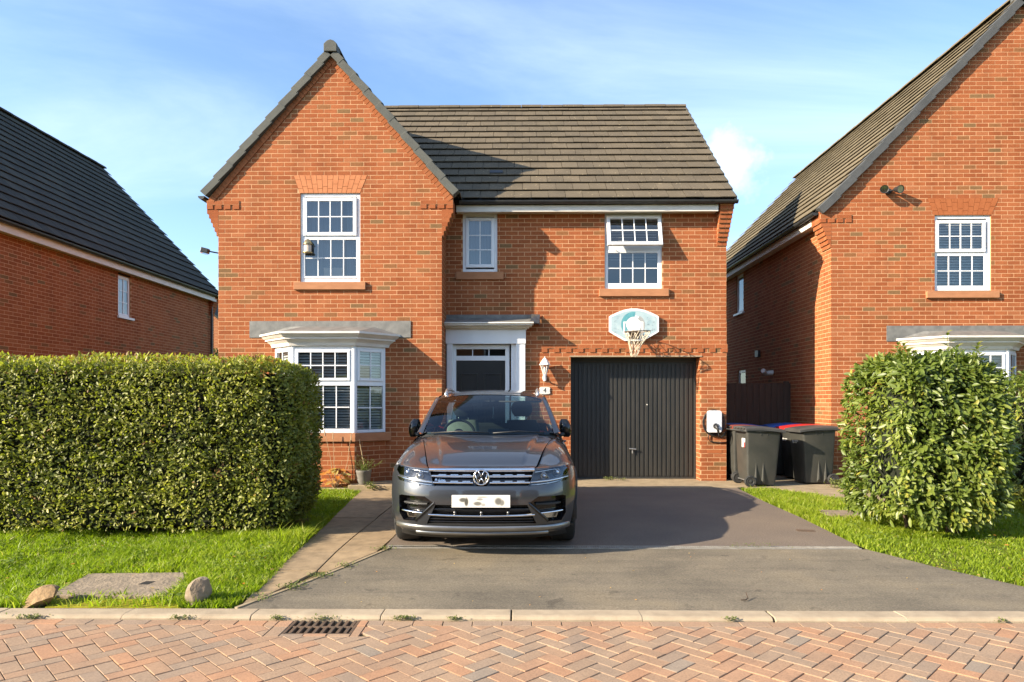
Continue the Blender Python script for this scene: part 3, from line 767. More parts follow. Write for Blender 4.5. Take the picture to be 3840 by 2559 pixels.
def dentils(wall, f, u0, u1, z, step=0.1125 * 2, proud=0.014, t=0.86):
    """a projecting course over alternate projecting headers"""
    n_ = max(1, round((u1 - u0) / .225)); w = (u1 - u0) / n_
    for i in range(n_): wall.one(f, ((u0 + i * w + .004, z + .080), (u0 + (i + 1) * w - .004, z + .080), (u0 + (i + 1) * w - .004, z + .146), (u0 + i * w + .004, z + .146)), proud, proud + .01, random.choice((.05, .2, .65, .75)))
    fbox(wall.back, f, u0, u1, z + .076, z + .149, 0, proud)
    m_ = round((u1 - u0) / step)
    for i in range(m_ + 1):
        a = u0 + (u1 - u0 - .1025) * i / max(1, m_)
        wall.one(f, ((a, z + .006), (a + .1025, z + .006), (a + .1025, z + .0745), (a, z + .0745)), proud, proud + .01, random.choice((.05, .2, .65, .75)))

# ------------------------------------------------------------------ the house in the middle
Y1, Y2, Y3 = 11.62, 12.30, 12.45                           # its gable front, its recessed front, the right neighbour's front
house = thing('brick_house', 'red brick detached house with tall front gable, garage and bay window, in the middle', 'house', (-0.7, Y2, 0))
F1 = face((0, Y1), (1, Y1)); F2 = face((0, Y2), (1, Y2)); F3 = face((0, Y3), (1, Y3))
gw = Wall(house)
GL, GR, GA, GZ = -5.12, -1.32, -3.185, 7.31                 # gable: left, right, apex
def gable_spans(v):
    if v < 4.226: a, b_ = GL, GR
    elif v < 4.87:
        e = min(6, int((v - 4.226) / 0.0755) + 1) * 0.032; a, b_ = GL - e, GR + e
    else:
        a = -5.285 + (v - 4.87) * (GA + 5.285) / (GZ - 4.87); b_ = -1.115 + (v - 4.87) * (GA + 1.115) / (GZ - 4.87)
    holes = []
    if 3.375 < v < 4.95: holes = [(-3.724, -2.703)]
    elif 4.95 <= v < 5.25:
        t = (v - 4.95) / .3; holes = [(-3.735 - .102 * t, -2.703 + .122 * t)]
    elif 0.86 < v < 2.42: holes = [(-4.12, -2.32)]
    elif v <= 0.86: holes = [(-4.15, -2.29)]
    out = []; x = a
    for h0, h1 in holes: out.append((x, h0)); x = h1
    out.append((x, b_)); return out
gw.lay(F1, 0.0, 7.28, gable_spans, shift=GL, pick=lambda u, z: z > 2.0 or u > -2.0)
FR = face((GR, Y1), (GR, Y2))                               # return of the gable, facing right
gw.lay(FR, 0.0, 4.80, lambda v: [(0.0, Y2 - Y1)], shift=0.06)
corbel(gw, GR, 1, Y1, 4.226, 4.83, 6); corbel(gw, GL, -1, Y1, 4.226, 4.83, 6)
for a, b_ in ((GL - .192, GL + .36), (GR - .36, GR + .192)): dentils(gw, F1, a, b_, 4.675, 0.20)
for (x0, sg) in ((-5.285, 1), (-1.115, -1)):               # raking course of bricks under the verge, sunlit look put into lighter tints
    L = math.hypot(GA - x0, GZ - 4.87); dx, dz = (GA - x0) / L, (GZ - 4.87) / L; nn = int(L / .077)
    for i in range(nn):
        s0, s1 = i * .077 + .004, (i + 1) * .077 - .004; q = []
        for s_, w_ in ((s0, .115), (s1, .115), (s1, .015), (s0, .015)):
            q.append((x0 + dx * s_ - (-dz if sg < 0 else dz) * -w_ * 1.0, 4.87 + dz * s_ - abs(dx) * w_))
        if sg < 0: q = q[::-1]
        gw.one(F1, q, 0.018, 0.02, random.choice((.35, .84, .87, .9)))
bayw = bay(house, gw, -3.215, Y1, slats=True, label='white canted bay window with blinds under a grey lead roof')
gwall = gw.build(300); gwall['label'] = 'sunlit gable wall of orange red brick'
flat_arch(gwall, F1, -3.735, -2.703, -3.837, -2.581, 4.952, 5.252)
gwin = window(house, F1, -3.724, -2.703, 3.437, 4.955,
       [dict(g=(-3.610, -2.828, 4.291, 4.815), v=3, h=1, sw=.062, out=.022), dict(g=(-3.648, -2.778, 3.548, 4.162), v=3, h=1, sw=0.045)],
       sill=(-3.825, -2.606, 3.308, 3.437, .05), label='sash style window high in the gable')
room(gwin, F1, -4.2, -2.2, 3.3, 5.0)
curtain(gwin, F1, -3.66, -3.05, 3.45, 4.93, -0.16); curtain(gwin, F1, -2.98, -2.72, 3.45, 4.93, -0.20)
# roof of the gable
zr = GZ + .09; sl = (zr - 4.93) / (GA + 5.36); YB = 14.9
L_ = math.hypot(GA + 5.36, zr - 4.93)
groofL = tile_roof(house, (-5.36, YB, 4.93), (0, -1, 0), (GA + 5.36, 0, zr - 4.93), YB - Y1 - .02, L_, 'roof_tile')
groofR = tile_roof(house, (-1.05, Y1 + .02, 4.93), (0, 1, 0), (GA + 1.05, 0, zr - 4.93), YB - Y1 - .02, math.hypot(GA + 1.05, zr - 4.93), 'roof_tile')
ridge_tiles(groofL, (GA, Y1 + .05, zr + .06), (GA, YB, zr + .06), 'roof_tile')
verge(groofL, (-5.385, 4.955), (GA, zr + .02), Y1, 10, .085); verge(groofR, (-1.04, 4.955), (GA, zr + .02), Y1, 10, .085)
mb = MB(); cap = [(-.112, -.11), (.112, -.11), (.112, .02), (.058, .072), (0, .092), (-.058, .072), (-.112, .02)]
mb.prism(cap, lambda a, b_, c_: (GA + a, c_, zr + .01 + b_), Y1 - .115, Y1 + .12); fix_normals(mb.build('ridge_end_cap', 'verge_grey', groofL, bevel=.01))
gutter(house, (-5.40, Y1 - .03, 4.90), (-5.40, YB, 4.90)); 
# recessed front with door, garage and two windows
rw = Wall(house)
RL, RR = GR, 3.683; GX0, GX1, GH = 0.909, 3.217, 2.215
def rec_spans(v):
    b_ = RR; holes = []
    if v < 2.43: holes.append((-1.32, 0.03))
    if v < GH: holes.append((GX0, GX1))
    if v > 3.70: holes.append((-1.023, -0.402))
    if v > 3.40: holes.append((1.518, 2.54))
    out = []; x = RL
    for h0, h1 in sorted(holes):
        if h0 > x: out.append((x, h0))
        x = max(x, h1)
    out.append((x, b_)); return out
rw.lay(F2, -0.035, 4.80, rec_spans, off=-0.035, shift=RR - 0.225 * 23, pick=lambda u, z: u > 0.15 and z < 4.3)
FJ = face((GX1, Y2 + .33), (GX1, Y2)); rw.lay(FJ, -0.035, GH - .01, lambda v: [(0.0, .33)], off=-0.035, shift=0.1)
FJ2 = face((GX0, Y2), (GX0, Y2 + .33)); rw.lay(FJ2, -0.035, GH - .01, lambda v: [(0.0, .33)], off=-0.035, shift=0.1)
dentils(rw, F2, 0.39, 3.70, 2.29)
for i in range(10):                                        # kneeler under the eave at the right-hand corner
    z = 4.187 + i * .075; pr = .015 + .026 * i; xr = 3.69 + .0075 * i
    rw.back.box(3.515, xr - .006, Y2 - pr + .006, Y2 + .1, z, z + .075)
    cut = 3.515 + (xr - 3.515) * (.62 if i % 2 else .5)
    rw.bricks.box(3.512, cut - .004, Y2 - pr, Y2 + .02, z + .006, z + .069, random.random() * .8); rw.bricks.box(cut + .004, xr, Y2 - pr, Y2 + .02, z + .006, z + .069, random.random() * .8)
wr2 = rw.build(300); wr2['label'] = 'recessed brick front over door and garage'
sw = window(house, F2, -1.023, -0.402, 3.734, 4.79, [dict(g=(-0.911, -0.513, 3.878, 4.655), v=1, h=2, sw=.06, out=.015)], sill=(-1.139, -0.291, 3.598, 3.734, .04), label='narrow window in the shade beside the gable')
room(sw, F2, -1.25, -0.2, 3.6, 4.9); curtain(sw, F2, -0.98, -0.44, 3.76, 4.77, -0.13, amp=.004, pitch=.05)
ow = window(house, F2, 1.518, 2.54, 3.432, 4.79, [dict(g=(1.580, 2.478, 4.22, 4.70), v=0, h=0, sw=0), dict(g=(1.579, 2.466, 3.533, 4.074), v=3, h=1, sw=.045)], sill=(1.413, 2.653, 3.290, 3.426, .05), label='window above the garage with its top sash tilted open')
for o in [c for c in ow.children if c.name.startswith('pane')][:1]: bpy.data.objects.remove(o)
# the tilted top-hung sash
hz, hy = 4.735, Y2 - .012; ang = R(19)
def tilt_f(u, z, d=0.0):
    s_ = hz - z; return (u, hy - math.sin(ang) * s_ - math.cos(ang) * d, hz - math.cos(ang) * s_ + math.sin(ang) * d)
tilt_f.U, tilt_f.N = Vector((1, 0, 0)), Vector((0, -1, 0))
sm = MB(); bars(sm, tilt_f, 1.545, 2.515, 4.135, 4.735, .062, -.045, .012); sash = sm.build('open_sash', 'upvc', ow, bevel=.008)
panes(ow, tilt_f, (1.607, 2.453, 4.197, 4.673), 3, 1, -.012)
mb = MB(); mb.tube([(2.50, Y2 - .04, 4.20), (2.505, Y2 - .12, 4.17), (2.505, Y2 - .20, 4.155)], .009, 6); mb.tube([(1.56, Y2 - .04, 4.20), (1.555, Y2 - .20, 4.155)], .009, 6); mb.build('window_stay', 'steel_grey', ow)
room(ow, F2, 1.2, 2.9, 3.3, 4.9)
blind(ow, F2, 1.60, 2.46, 3.95, 4.72, -0.13, .05, -.2)
# fascia, soffit, gutter, main roof
mb = MB(); mb.box(-1.12, 3.48, Y2 - .215, Y2 - .19, 4.752, 4.872); mb.build('fascia', 'painted_board', house, bevel=.004)
mb = MB(); mb.box(-1.12, 3.48, Y2 - .19, Y2 + .02, 4.775, 4.79); mb.build('soffit', 'painted_board', house)
gutter(house, (-1.06, Y2 - .275, 4.925), (3.80, Y2 - .275, 4.925), brackets=.85)
EY, EZ, RY, RZ = Y2 - .27, 4.945, 15.72, 8.12
def in_gable(p):
    zg = zr - abs(p.x - GA) * ((zr - 4.93) / (abs(-1.05 - GA) if p.x > GA else abs(-5.36 - GA)))
    return p.z < zg - .04 or (p.x < GA and p.x < -4.9 and p.y < Y1)
mroof = tile_roof(house, (-5.2, EY, EZ), (1, 0, 0), (0, RY - EY, RZ - EZ), 3.77 + 5.2, math.hypot(RY - EY, RZ - EZ), 'roof_tile', gauge=.330, keep=300, keyf=lambda p: p.y - .02 * p.x if p.x > -1.3 else 50 + p.y, skip=in_gable)
ridge_tiles(mroof, (-5.1, RY, RZ + .035), (3.77, RY, RZ + .035), 'roof_tile')
mb = MB(); mb.add([(-5.2, RY, RZ - .03), (3.77, RY, RZ - .03), (3.77, RY + 3.8, EZ), (-5.2, RY + 3.8, EZ)], [(0, 1, 2, 3)]); mb.build('rear_roof_slope', 'roof_tile', house)
mb = MB()                                                   # unseen flanks and back
for x in (-5.115, 3.678):
    mb.add([(x, (Y1 + .02) if x < 0 else Y2 + .02, 0), (x, 19.4, 0), (x, 19.4, 4.9), (x, RY, RZ - .06), (x, (Y1 + .02) if x < 0 else Y2 - .0, 4.85)], [(0, 1, 2, 3, 4)])
mb.add([(-5.115, 19.4, 0), (3.678, 19.4, 0), (3.678, 19.4, 4.9), (-5.115, 19.4, 4.9)], [(0, 1, 2, 3)])
mb.build('rear_walls', 'far_brick', house)
for i in range(15):                                        # small end caps up the right-hand verge of the main roof
    a = i / 15; y = EY + (RY - EY) * a; z = EZ + (RZ - EZ) * a; y2 = EY + (RY - EY) * (a + 1 / 15); z2 = EZ + (RZ - EZ) * (a + 1 / 15)
    mb = MB(); mb.add([(3.745, y, z - .05), (3.745, y2 + .02, z2 - .05), (3.745, y2 + .02, z2 + .035), (3.745, y, z + .058), (3.79, y, z - .05), (3.79, y2 + .02, z2 - .05), (3.79, y2 + .02, z2 + .035), (3.79, y, z + .058)],
                      [(0, 1, 2, 3), (7, 6, 5, 4), (3, 2, 6, 7), (0, 3, 7, 4), (1, 5, 6, 2)]); mb.build('verge_cap', 'verge_grey', mroof)
mb = MB(); mb.box(.0, .24, -.012, .012, -.06, .06); vt = mb.build('roof_vent', 'black_plastic', mroof)   # low tile vent
vt.location = (-.56, 12.84, 5.652 + .055); vt.rotation_euler = (R(-50), 0, 0)
# front door and its surround
mb = MB(); fbox(mb, F2, -1.138, -0.264, 0.06, 2.15, -.06, -.015); door = mb.build('front_door', 'door_black', house, bevel=.004); door['label'] = 'black panelled front door under a fanlight'
for cx in (-.915, -.487):
    for z0, z1 in ((1.60, 1.92), (.95, 1.45), (.25, .80)):
        mb = MB(); bars(mb, F2, cx - .16, cx + .16, z0, z1, .025, -.02, .002); mb.build('door_panel', 'door_black', door, bevel=.004)
mb = MB(); bars(mb, F2, -1.215, -0.185, -.01, 2.43, .075, -.09, .0); fbox(mb, F2, -1.14, -.26, 2.15, 2.235, -.088, -.002); mb.build('door_frame', 'upvc', door, bevel=.006)
panes(door, F2, (-1.14, -.26, 2.235, 2.355), 2, 0, -.03)
room(door, F2, -1.3, -.1, 2.2, 2.45, -.1, .8)
mb = MB(); mb.lathe([(.0, .03), (.025, .025), (.03, .0)], lambda x, y, h: (-.70 + x, Y2 - .0 - h, 1.52 + y), 12); mb.build('door_knocker', 'chrome', door)
mb = MB(); fbox(mb, F2, -1.316, .107, 2.44, 2.69, -.02, .13); porch = mb.build('porch_surround', 'upvc', house, bevel=.006); porch['label'] = 'white porch surround with pilasters and flat lead canopy'
for a, b_ in ((-1.316, -1.195), (-.155, .098)):
    mb = MB(); fbox(mb, F2, a, b_, 0.0, 2.44, -.02, .05)
    c = a + .085 if a > -1 else a + .02
    fbox(mb, F2, c, b_, 0.0, 2.44, .05, .115); mb.build('pilaster', 'upvc', porch, bevel=.006)
for d, z0, z1, xr in ((.17, 2.69, 2.715, .125), (.24, 2.715, 2.745, .165), (.32, 2.745, 2.775, .215), (.35, 2.775, 2.80, .245)):
    mb = MB(); fbox(mb, F2, -1.316, xr, z0, z1, 0, d); mb.build('cornice', 'painted_board', porch, bevel=.006)
mb = MB(); mb.add([(-1.316, Y2 - .345, 2.80), (.24, Y2 - .345, 2.80), (.24, Y2 - .02, 2.90), (-1.316, Y2 - .02, 2.90)], [(0, 1, 2, 3)]); mb.build('lead_roof', 'lead', porch)
mb = MB(); fbox(mb, F2, -1.316, .30, 2.80, 2.97, .004, .016); mb.build('lead_flashing', 'lead', porch)
mb = MB(); mb.add([(.17, Y2 - .30, 2.80), (.33, Y2 - .20, 2.79), (.36, Y2 - .02, 2.79), (.36, Y2 - .02, 2.97), (.20, Y2 - .06, 2.975), (.20, Y2 - .22, 2.88)], [(0, 1, 2, 3, 4, 5)]); mb.add([(.17, Y2 - .30, 2.80), (.20, Y2 - .22, 2.88), (.20, Y2 - .06, 2.975), (.36, Y2 - .02, 2.97), (.36, Y2 - .012, 2.79)], [(0, 1, 2, 3, 4)]); mb.build('lead_saddle', 'lead', porch)
# garage door
FG = face((0, Y2 + .33), (1, Y2 + .33))
mb = MB(); fbox(mb, FG, GX0, GX1, -.02, GH, -.04, 0.0); gd = mb.build('garage_door', 'garage_black', house); gd['label'] = 'black ribbed up and over garage door'
nr = 27; x0, x1 = GX0 + .075, GX1 - .045; st = (x1 - x0) / nr
rib = None
for i in range(nr):
    if rib is None:
        mb = MB(); h = st * .36; q = [(-h, 0), (-h * .8, -.014), (h * .8, -.014), (h, 0)]
        mb.add([(a, b_, 0.06) for a, b_ in q] + [(a, b_, 2.10) for a, b_ in q], [(0, 4, 5, 1), (1, 5, 6, 2), (2, 6, 7, 3), (4, 7, 6, 5), (0, 1, 2, 3)])
        me = mb.mesh('rib'); me.materials.append(MATS['garage_black']); rib = me
    o = bpy.data.objects.new('rib', rib); COL.objects.link(o); o.location = (x0 + st * (i + .5), Y2 + .3285, 0); par(o, gd)
mb = MB(); fbox(mb, FG, GX0, GX0 + .07, -.02, GH, 0, .05); fbox(mb, FG, GX1 - .035, GX1, -.02, GH, 0, .05); fbox(mb, FG, GX0 + .07, GX1 - .035, GH - .07, GH, 0, .05); fbox(mb, FG, GX0 + .07, GX1 - .035, -.01, .03, 0, .02); mb.build('door_frame', 'garage_black', gd, bevel=.004)
mb = MB(); mb.tube([(2.00, Y2 + .27, .555), (2.12, Y2 + .27, .545)], .014, 8); mb.tube([(2.06, Y2 + .33, .55), (2.06, Y2 + .26, .55)], .016, 8); mb.tube([(2.06, Y2 + .29, .55), (2.06, Y2 + .285, .47)], .012, 8); mb.build('handle', 'steel_grey', gd)
mb = MB(); mb.lathe([(0, .012), (.010, .010), (.012, 0)], lambda x, y, h: (2.33 + x, Y2 + .315 - h, 1.36 + y), 10); mb.build('lock', 'white_metal', gd)
mb = MB(); mb.box(GX0 - .02, GX1 + .03, Y2 - .012, Y2 + .33, GH, GH + .022); mb.build('lintel', 'kerb_concrete', house)

# ------------------------------------------------------------------ right neighbour
nr_h = thing('brick_house', 'red brick neighbouring house at right with large bay and lit brown roof', 'house', (9, Y3, 0))
NL, NRt, NA, NZ = 5.61, 12.40, 9.005, 8.62
nw = Wall(nr_h)
def n_spans(v):
    if v < 4.187: a, b_ = NL, NRt
    elif v < 4.83:
        a, b_ = NL, NRt
    else: a = 5.45 + (v - 4.83) * (NA - 5.45) / (NZ - 4.83); b_ = NRt + .16 - (v - 4.83) * (NRt + .16 - NA) / (NZ - 4.83)
    holes = []
    if 3.345 < v < 4.77: holes = [(7.461, 8.470)]
    elif 4.77 <= v < 5.07:
        t = (v - 4.77) / .3; holes = [(7.45 - .115 * t, 8.475 + .13 * t)]
    elif v < 2.42: holes = [(7.06, 8.87)]
    out = []; x = a
    for h0, h1 in holes: out.append((x, h0)); x = h1
    out.append((x, b_)); return out
nw.lay(F3, -.03, 8.58, n_spans, off=-.03, shift=NL, pick=lambda u, z: (z > 1.9 or u < 6.2) and z < 6.5 and u < 8.8)
FN = face((NL, 22.3), (NL, Y3))                             # flank facing left
nfw = 22.3 - Y3
def nf_spans(v):
    holes = []
    uu = lambda y: 22.3 - y
    if 3.68 < v < 4.66: holes.append((uu(17.88), uu(17.31)))
    if 1.2 < v < 2.25: holes.append((uu(17.77), uu(17.15)))
    out = []; x = 3.6
    for h0, h1 in holes: out.append((x, h0)); x = h1
    out.append((x, nfw)); return out
nw.lay(FN, -.03, 4.78, nf_spans, off=-.03, shift=nfw - .1125)
corbel(nw, NL, -1, Y3, 4.187, 4.86, 7, .030)
dentils(nw, F3, NL - .20, NL + .36, 4.635, 0.20)
nbay = bay(nr_h, nw, 7.967, Y3, label='white bay window half hidden by the laurel')
nwl = nw.build(300)
flat_arch(nwl, F3, 7.45, 8.475, 7.335, 8.605, 4.772, 5.072, 12, 'smooth_red_brick')
nwin = window(nr_h, F3, 7.461, 8.470, 3.413, 4.770, [dict(g=(7.545, 8.318, 4.165, 4.618), v=3, h=1, sw=.06, out=.022), dict(g=(7.52, 8.36, 3.504, 4.038), v=3, h=1, sw=.045)], sill=(7.30, 8.592, 3.275, 3.395, .05))
room(nwin, F3, 7.1, 8.8, 3.3, 4.85); blind(nwin, F3, 7.5, 8.44, 3.45, 4.74, -.13, .05, -.85)
fw1 = window(nr_h, FN, 22.3 - 17.88, 22.3 - 17.31, 3.68, 4.66, [dict(g=(22.3 - 17.81, 22.3 - 17.38, 3.75, 4.59), v=0, h=0, sw=.035)], label='slim upper flank window'); room(fw1, FN, 4.2, 5.2, 3.5, 4.7, deep=.8)
fw2 = window(nr_h, FN, 22.3 - 17.77, 22.3 - 17.15, 1.2, 2.22, [dict(g=(22.3 - 17.70, 22.3 - 17.22, 1.28, 2.15), v=0, h=0, sw=.035)], label='lower flank window behind the gate'); room(fw2, FN, 4.3, 5.3, 1.0, 2.4, deep=.8)
mb = MB(); fbox(mb, FN, 22.3 - 17.95, 22.3 - 17.24, 3.635, 3.68, -.02, .06); mb.build('sill', 'upvc', fw1)
ez, rz_ = 4.86, 8.70; nyb = 22.5
pitchS = (NA - 5.36, 0, rz_ - ez)
nroof = tile_roof(nr_h, (5.36, nyb, ez), (0, -1, 0), pitchS, nyb - Y3 - .02, math.hypot(NA - 5.36, rz_ - ez), 'roof_tile_light', keep=300, keyf=lambda p: p.y)
mb = MB(); mb.add([(NA, Y3, rz_ - .03), (NA, nyb, rz_ - .03), (12.7, nyb, ez), (12.7, Y3, ez)], [(0, 1, 2, 3)]); mb.build('far_roof_slope', 'roof_tile_dark', nr_h)
ridge_tiles(nroof, (NA, Y3 + .03, rz_ + .05), (NA, nyb, rz_ + .05), 'roof_tile_light')
verge(nroof, (5.36, 4.875), (NA, rz_ + .02), Y3, 13, .085, .14, 'verge_dark'); verge(nroof, (12.7, 4.875), (NA, rz_ + .02), Y3, 13, .085, .14, 'verge_dark')
mb = MB(); mb.prism(cap, lambda a, b_, c_: (NA + a, c_, rz_ + .01 + b_), Y3 - .115, Y3 + .12); fix_normals(mb.build('ridge_end_cap', 'verge_grey', nroof, bevel=.01))
gutter(nr_h, (5.335, Y3 + .02, 4.83), (5.335, nyb, 4.83))
mb = MB(); mb.box(5.40, 5.425, Y3 + .36, nyb - .2, 4.66, 4.79); mb.build('fascia', 'painted_board', nr_h)
mb = MB(); mb.box(5.425, NL, Y3 + .36, nyb - .2, 4.68, 4.70); mb.build('soffit', 'painted_board', nr_h)
mb = MB(); x = NRt - .005; mb.add([(x, Y3 + .02, 0), (x, 22.3, 0), (x, 22.3, ez), (x, Y3 + .02, ez)], [(0, 1, 2, 3)]); mb.add([(NL, 22.3, 0), (x, 22.3, 0), (x, 22.3, ez), (NA, 22.3, rz_ - .05), (NL, 22.3, ez)], [(0, 1, 2, 3, 4)]); mb.build('rear_walls', 'far_brick', nr_h)
mb = MB(); fbox(mb, FN, 22.3 - 16.3, 22.3 - 16.1, 2.47, 2.62, 0, .06); mb.build('vent_grille', 'black_plastic', nr_h)

# ------------------------------------------------------------------ left neighbour
nl_h = thing('brick_house', 'dark roofed brick neighbouring house at left, shaded side wall above the hedge', 'house', (-13.4, 16, 0))
LX, LY0, LY1 = -9.80, 11.7, 21.9
lw = Wall(nl_h)
FL = face((LX, LY0), (LX, LY1))
def l_spans(v):
    if 3.50 < v < 4.55: return [(0.0, 16.66 - LY0), (17.20 - LY0, LY1 - LY0)]
    return [(0.0, LY1 - LY0)]
lw.lay(FL, 0.6, 4.72, l_spans, shift=.02, pick=lambda u, z: u > 1.6 and u < 6.5 and z > 2.0)
for i in range(7):
    z = 4.19 + i * .078; e = .03 * (i + 1)
    lw.bricks.box(LX - .02, LX + e, LY1 - .34, LY1, z + .004, z + .072, random.random() * .8); lw.back.box(LX - .02, LX + e - .005, LY1 - .335, LY1 - .003, z, z + .078)
lw.build(300)
lwin = window(nl_h, FL, 16.66 - LY0, 17.20 - LY0, 3.52, 4.52, [dict(g=(16.735 - LY0, 17.125 - LY0, 3.60, 4.44), v=1, h=2, sw=.04)]); room(lwin, FL, 4.7, 5.8, 3.4, 4.7, deep=.8)
curtain(lwin, FL, 16.7 - LY0, 17.17 - LY0, 3.55, 4.5, -.1, 'blind_white', amp=.004)
mb = MB(); fbox(mb, FL, 16.62 - LY0, 17.30 - LY0, 3.47, 3.52, -.02, .05); mb.build('sill', 'upvc', lwin)
lez, lrz, lrx = 4.80, 8.93, -13.42
lroof = tile_roof(nl_h, (-9.55, LY0 - .1, lez), (0, 1, 0), (lrx + 9.55, 0, lrz - lez), LY1 - LY0 + .2, math.hypot(lrx + 9.55, lrz - lez), 'roof_tile_dark', keep=300, keyf=lambda p: abs(p.y - 15.5) + (p.z - 4.8) * .1)
mb = MB(); mb.add([(lrx, LY0 - .1, lrz - .03), (lrx, LY1 + .1, lrz - .03), (-17.3, LY1 + .1, lez), (-17.3, LY0 - .1, lez)], [(0, 1, 2, 3)]); mb.build('far_roof_slope', 'roof_tile_dark', nl_h)
ridge_tiles(lroof, (lrx, LY0 - .1, lrz + .05), (lrx, LY1 + .1, lrz + .05), 'roof_tile_dark')
gutter(nl_h, (-9.53, LY0 - .1, 4.77), (-9.53, LY1 + .1, 4.77), brackets=1.1)
mb = MB(); mb.box(-9.63, -9.60, LY0 - .1, LY1 - .25, 4.58, 4.75); mb.build('fascia', 'painted_board', nl_h)
mb = MB(); mb.box(LX, -9.63, LY0 - .1, LY1 - .25, 4.60, 4.62); mb.build('soffit', 'painted_board', nl_h)
mb = MB(); mb.tube([(-9.70, LY1 - .30, 4.72), (-9.73, LY1 - .30, 4.5), (-9.74, LY1 - .30, 0)], .034, 8); mb.build('downpipe', 'gutter_black', nl_h)
mb = MB()
for y in (LY0, LY1): mb.add([(LX, y, 0), (-17.0, y, 0), (-17.0, y, lez), (lrx, y, lrz - .05), (LX, y, lez - .05)], [(0, 1, 2, 3, 4)])
mb.add([(-17.0, LY0, 0), (-17.0, LY1, 0), (-17.0, LY1, lez), (-17.0, LY0, lez)], [(0, 1, 2, 3)]); mb.add([(LX - .01, LY0, 0), (LX - .01, LY1, 0), (LX - .01, LY1, .7), (LX - .01, LY0, .7)], [(0, 1, 2, 3)])
mb.build('end_walls', 'far_brick', nl_h)

# ------------------------------------------------------------------ houses across the road, behind the viewer: met only as reflections in glass and car paint
def far_house(label, x0, x1, y0, y1, ez_, rz2):
    h_ = thing('brick_house', label, 'house', ((x0 + x1) / 2, y1, 0)); ym = (y0 + y1) / 2
    mb = MB(); mb.box(x0, x1, y0, y1, -.1, ez_); mb.build('wall', 'far_brick', h_)
    mb = MB(); a = [(x0 - .2, y1 + .3, ez_), (x1 + .2, y1 + .3, ez_), (x1 + .2, ym, rz2), (x0 - .2, ym, rz2), (x0 - .2, y0 - .3, ez_), (x1 + .2, y0 - .3, ez_)]
    mb.add(a, [(0, 1, 2, 3), (3, 2, 5, 4), (0, 3, 4), (1, 5, 2)]); mb.build('roof', 'roof_tile', h_)
    fh_ = face((x1, y1), (x0, y1))
    for u in (1.2, 4.2):
        for z in (.9, 3.2):
            mb = MB(); bars(mb, fh_, u, u + 1.3, z, z + 1.25, .07, -.02, .05); w_ = mb.build('window', 'upvc', h_); mb = MB(); fbox(mb, fh_, u + .07, u + 1.23, z + .07, z + 1.18, 0, .02); mb.build('pane', 'door_black', w_)
    return h_
far_house('brick house across the road at left, seen only reflected in glass and car', -13.5, -6.5, -24, -15, 5.0, 8.6)
far_house('brick house across the road at centre, seen only reflected in glass and car', -4.0, 3.5, -23.5, -14.5, 5.0, 8.4)
far_house('brick house across the road at right, seen only reflected in glass and car', 6.5, 13.5, -24, -15, 5.0, 8.6)
# ------------------------------------------------------------------ house far behind, seen through the left gap
fh = thing('brick_house', 'distant brick house with dark roof seen in the gap between left houses', 'house', (-17.5, 34, 0))
mb = MB(); mb.add([(-21.5, 34, 0), (-13.2, 34, 0), (-13.2, 34, 4.1), (-17.35, 34, 7.5), (-21.5, 34, 4.1)], [(0, 1, 2, 3, 4)]); mb.add([(-13.2, 34, 0), (-13.2, 42, 0), (-13.2, 42, 4.1), (-13.2, 34, 4.1)], [(0, 1, 2, 3)]); mb.add([(-21.5, 34, 0), (-21.5, 42, 0), (-21.5, 42, 4.1), (-21.5, 34, 4.1)], [(0, 1, 2, 3)]); mb.build('wall', 'far_brick', fh)
mb = MB()
for sg in (-1, 1):
    a = [(-17.35, 33.8, 7.62), (-17.35 + sg * 4.4, 33.8, 4.02), (-17.35 + sg * 4.4, 42, 4.02), (-17.35, 42, 7.62)]
    mb.add(a + [(x, y, z - .12) for x, y, z in a], [(0, 1, 2, 3), (4, 7, 6, 5), (0, 4, 5, 1), (1, 5, 6, 2), (2, 6, 7, 3), (3, 7, 4, 0)])
mb.build('roof', 'roof_tile_dark', fh)

# ------------------------------------------------------------------ ground, road, kerb, drive, path
KZ = -0.085                                                 # top of kerb; the road lies a little lower
def gz(y):                                                  # the plot falls gently to the kerb
    return 0.0 if y > 6.7 else KZ * (6.7 - y) / (6.7 - 4.93) if y > 4.93 else KZ
def sheet(name, poly, dz=0.0, mat='turf', step=0.4, parent=None, thick=0.0):
    """flat polygon draped over the ground (triangulated fine enough to follow the fall)"""
    xs = [p[0] for p in poly]; ys = [p[1] for p in poly]
    vs_ = [Vector(p) for p in poly]; n0 = len(vs_); edges = [(i, (i + 1) % n0) for i in range(n0)]
    y = min(ys)
    pts = []
    for yy in (4.94, 6.69, 6.71):
        x = min(xs)
        while x < max(xs):
            if min(ys) < yy < max(ys) and in_poly(x, yy, poly): pts.append(Vector((x, yy)))
            x += step
    res = delaunay_2d_cdt(vs_ + pts, edges, [], 0, 1e-5)
    mb = MB(); co, tri = res[0], res[2]
    keep = [t for t in tri if in_poly(sum(co[i].x for i in t) / 3, sum(co[i].y for i in t) / 3, poly)]
    mb.add([(v.x, v.y, gz(v.y) + dz) for v in co], keep)
    if thick:
        for i in range(n0):
            a, b_ = poly[i], poly[(i + 1) % n0]
            mb.add([(a[0], a[1], gz(a[1]) + dz), (b_[0], b_[1], gz(b_[1]) + dz), (b_[0], b_[1], gz(b_[1]) + dz - thick), (a[0], a[1], gz(a[1]) + dz - thick)], [(0, 1, 2, 3)])
    return mb.build(name, mat, parent)
mb = MB(); mb.add([(-900, -900, -.22), (900, -900, -.22), (900, 1500, -.22), (-900, 1500, -.22)], [(0, 1, 2, 3)]); tag(mb.build('ground', 'meadow'), kind='structure')
GIN_Y0 = 4.47
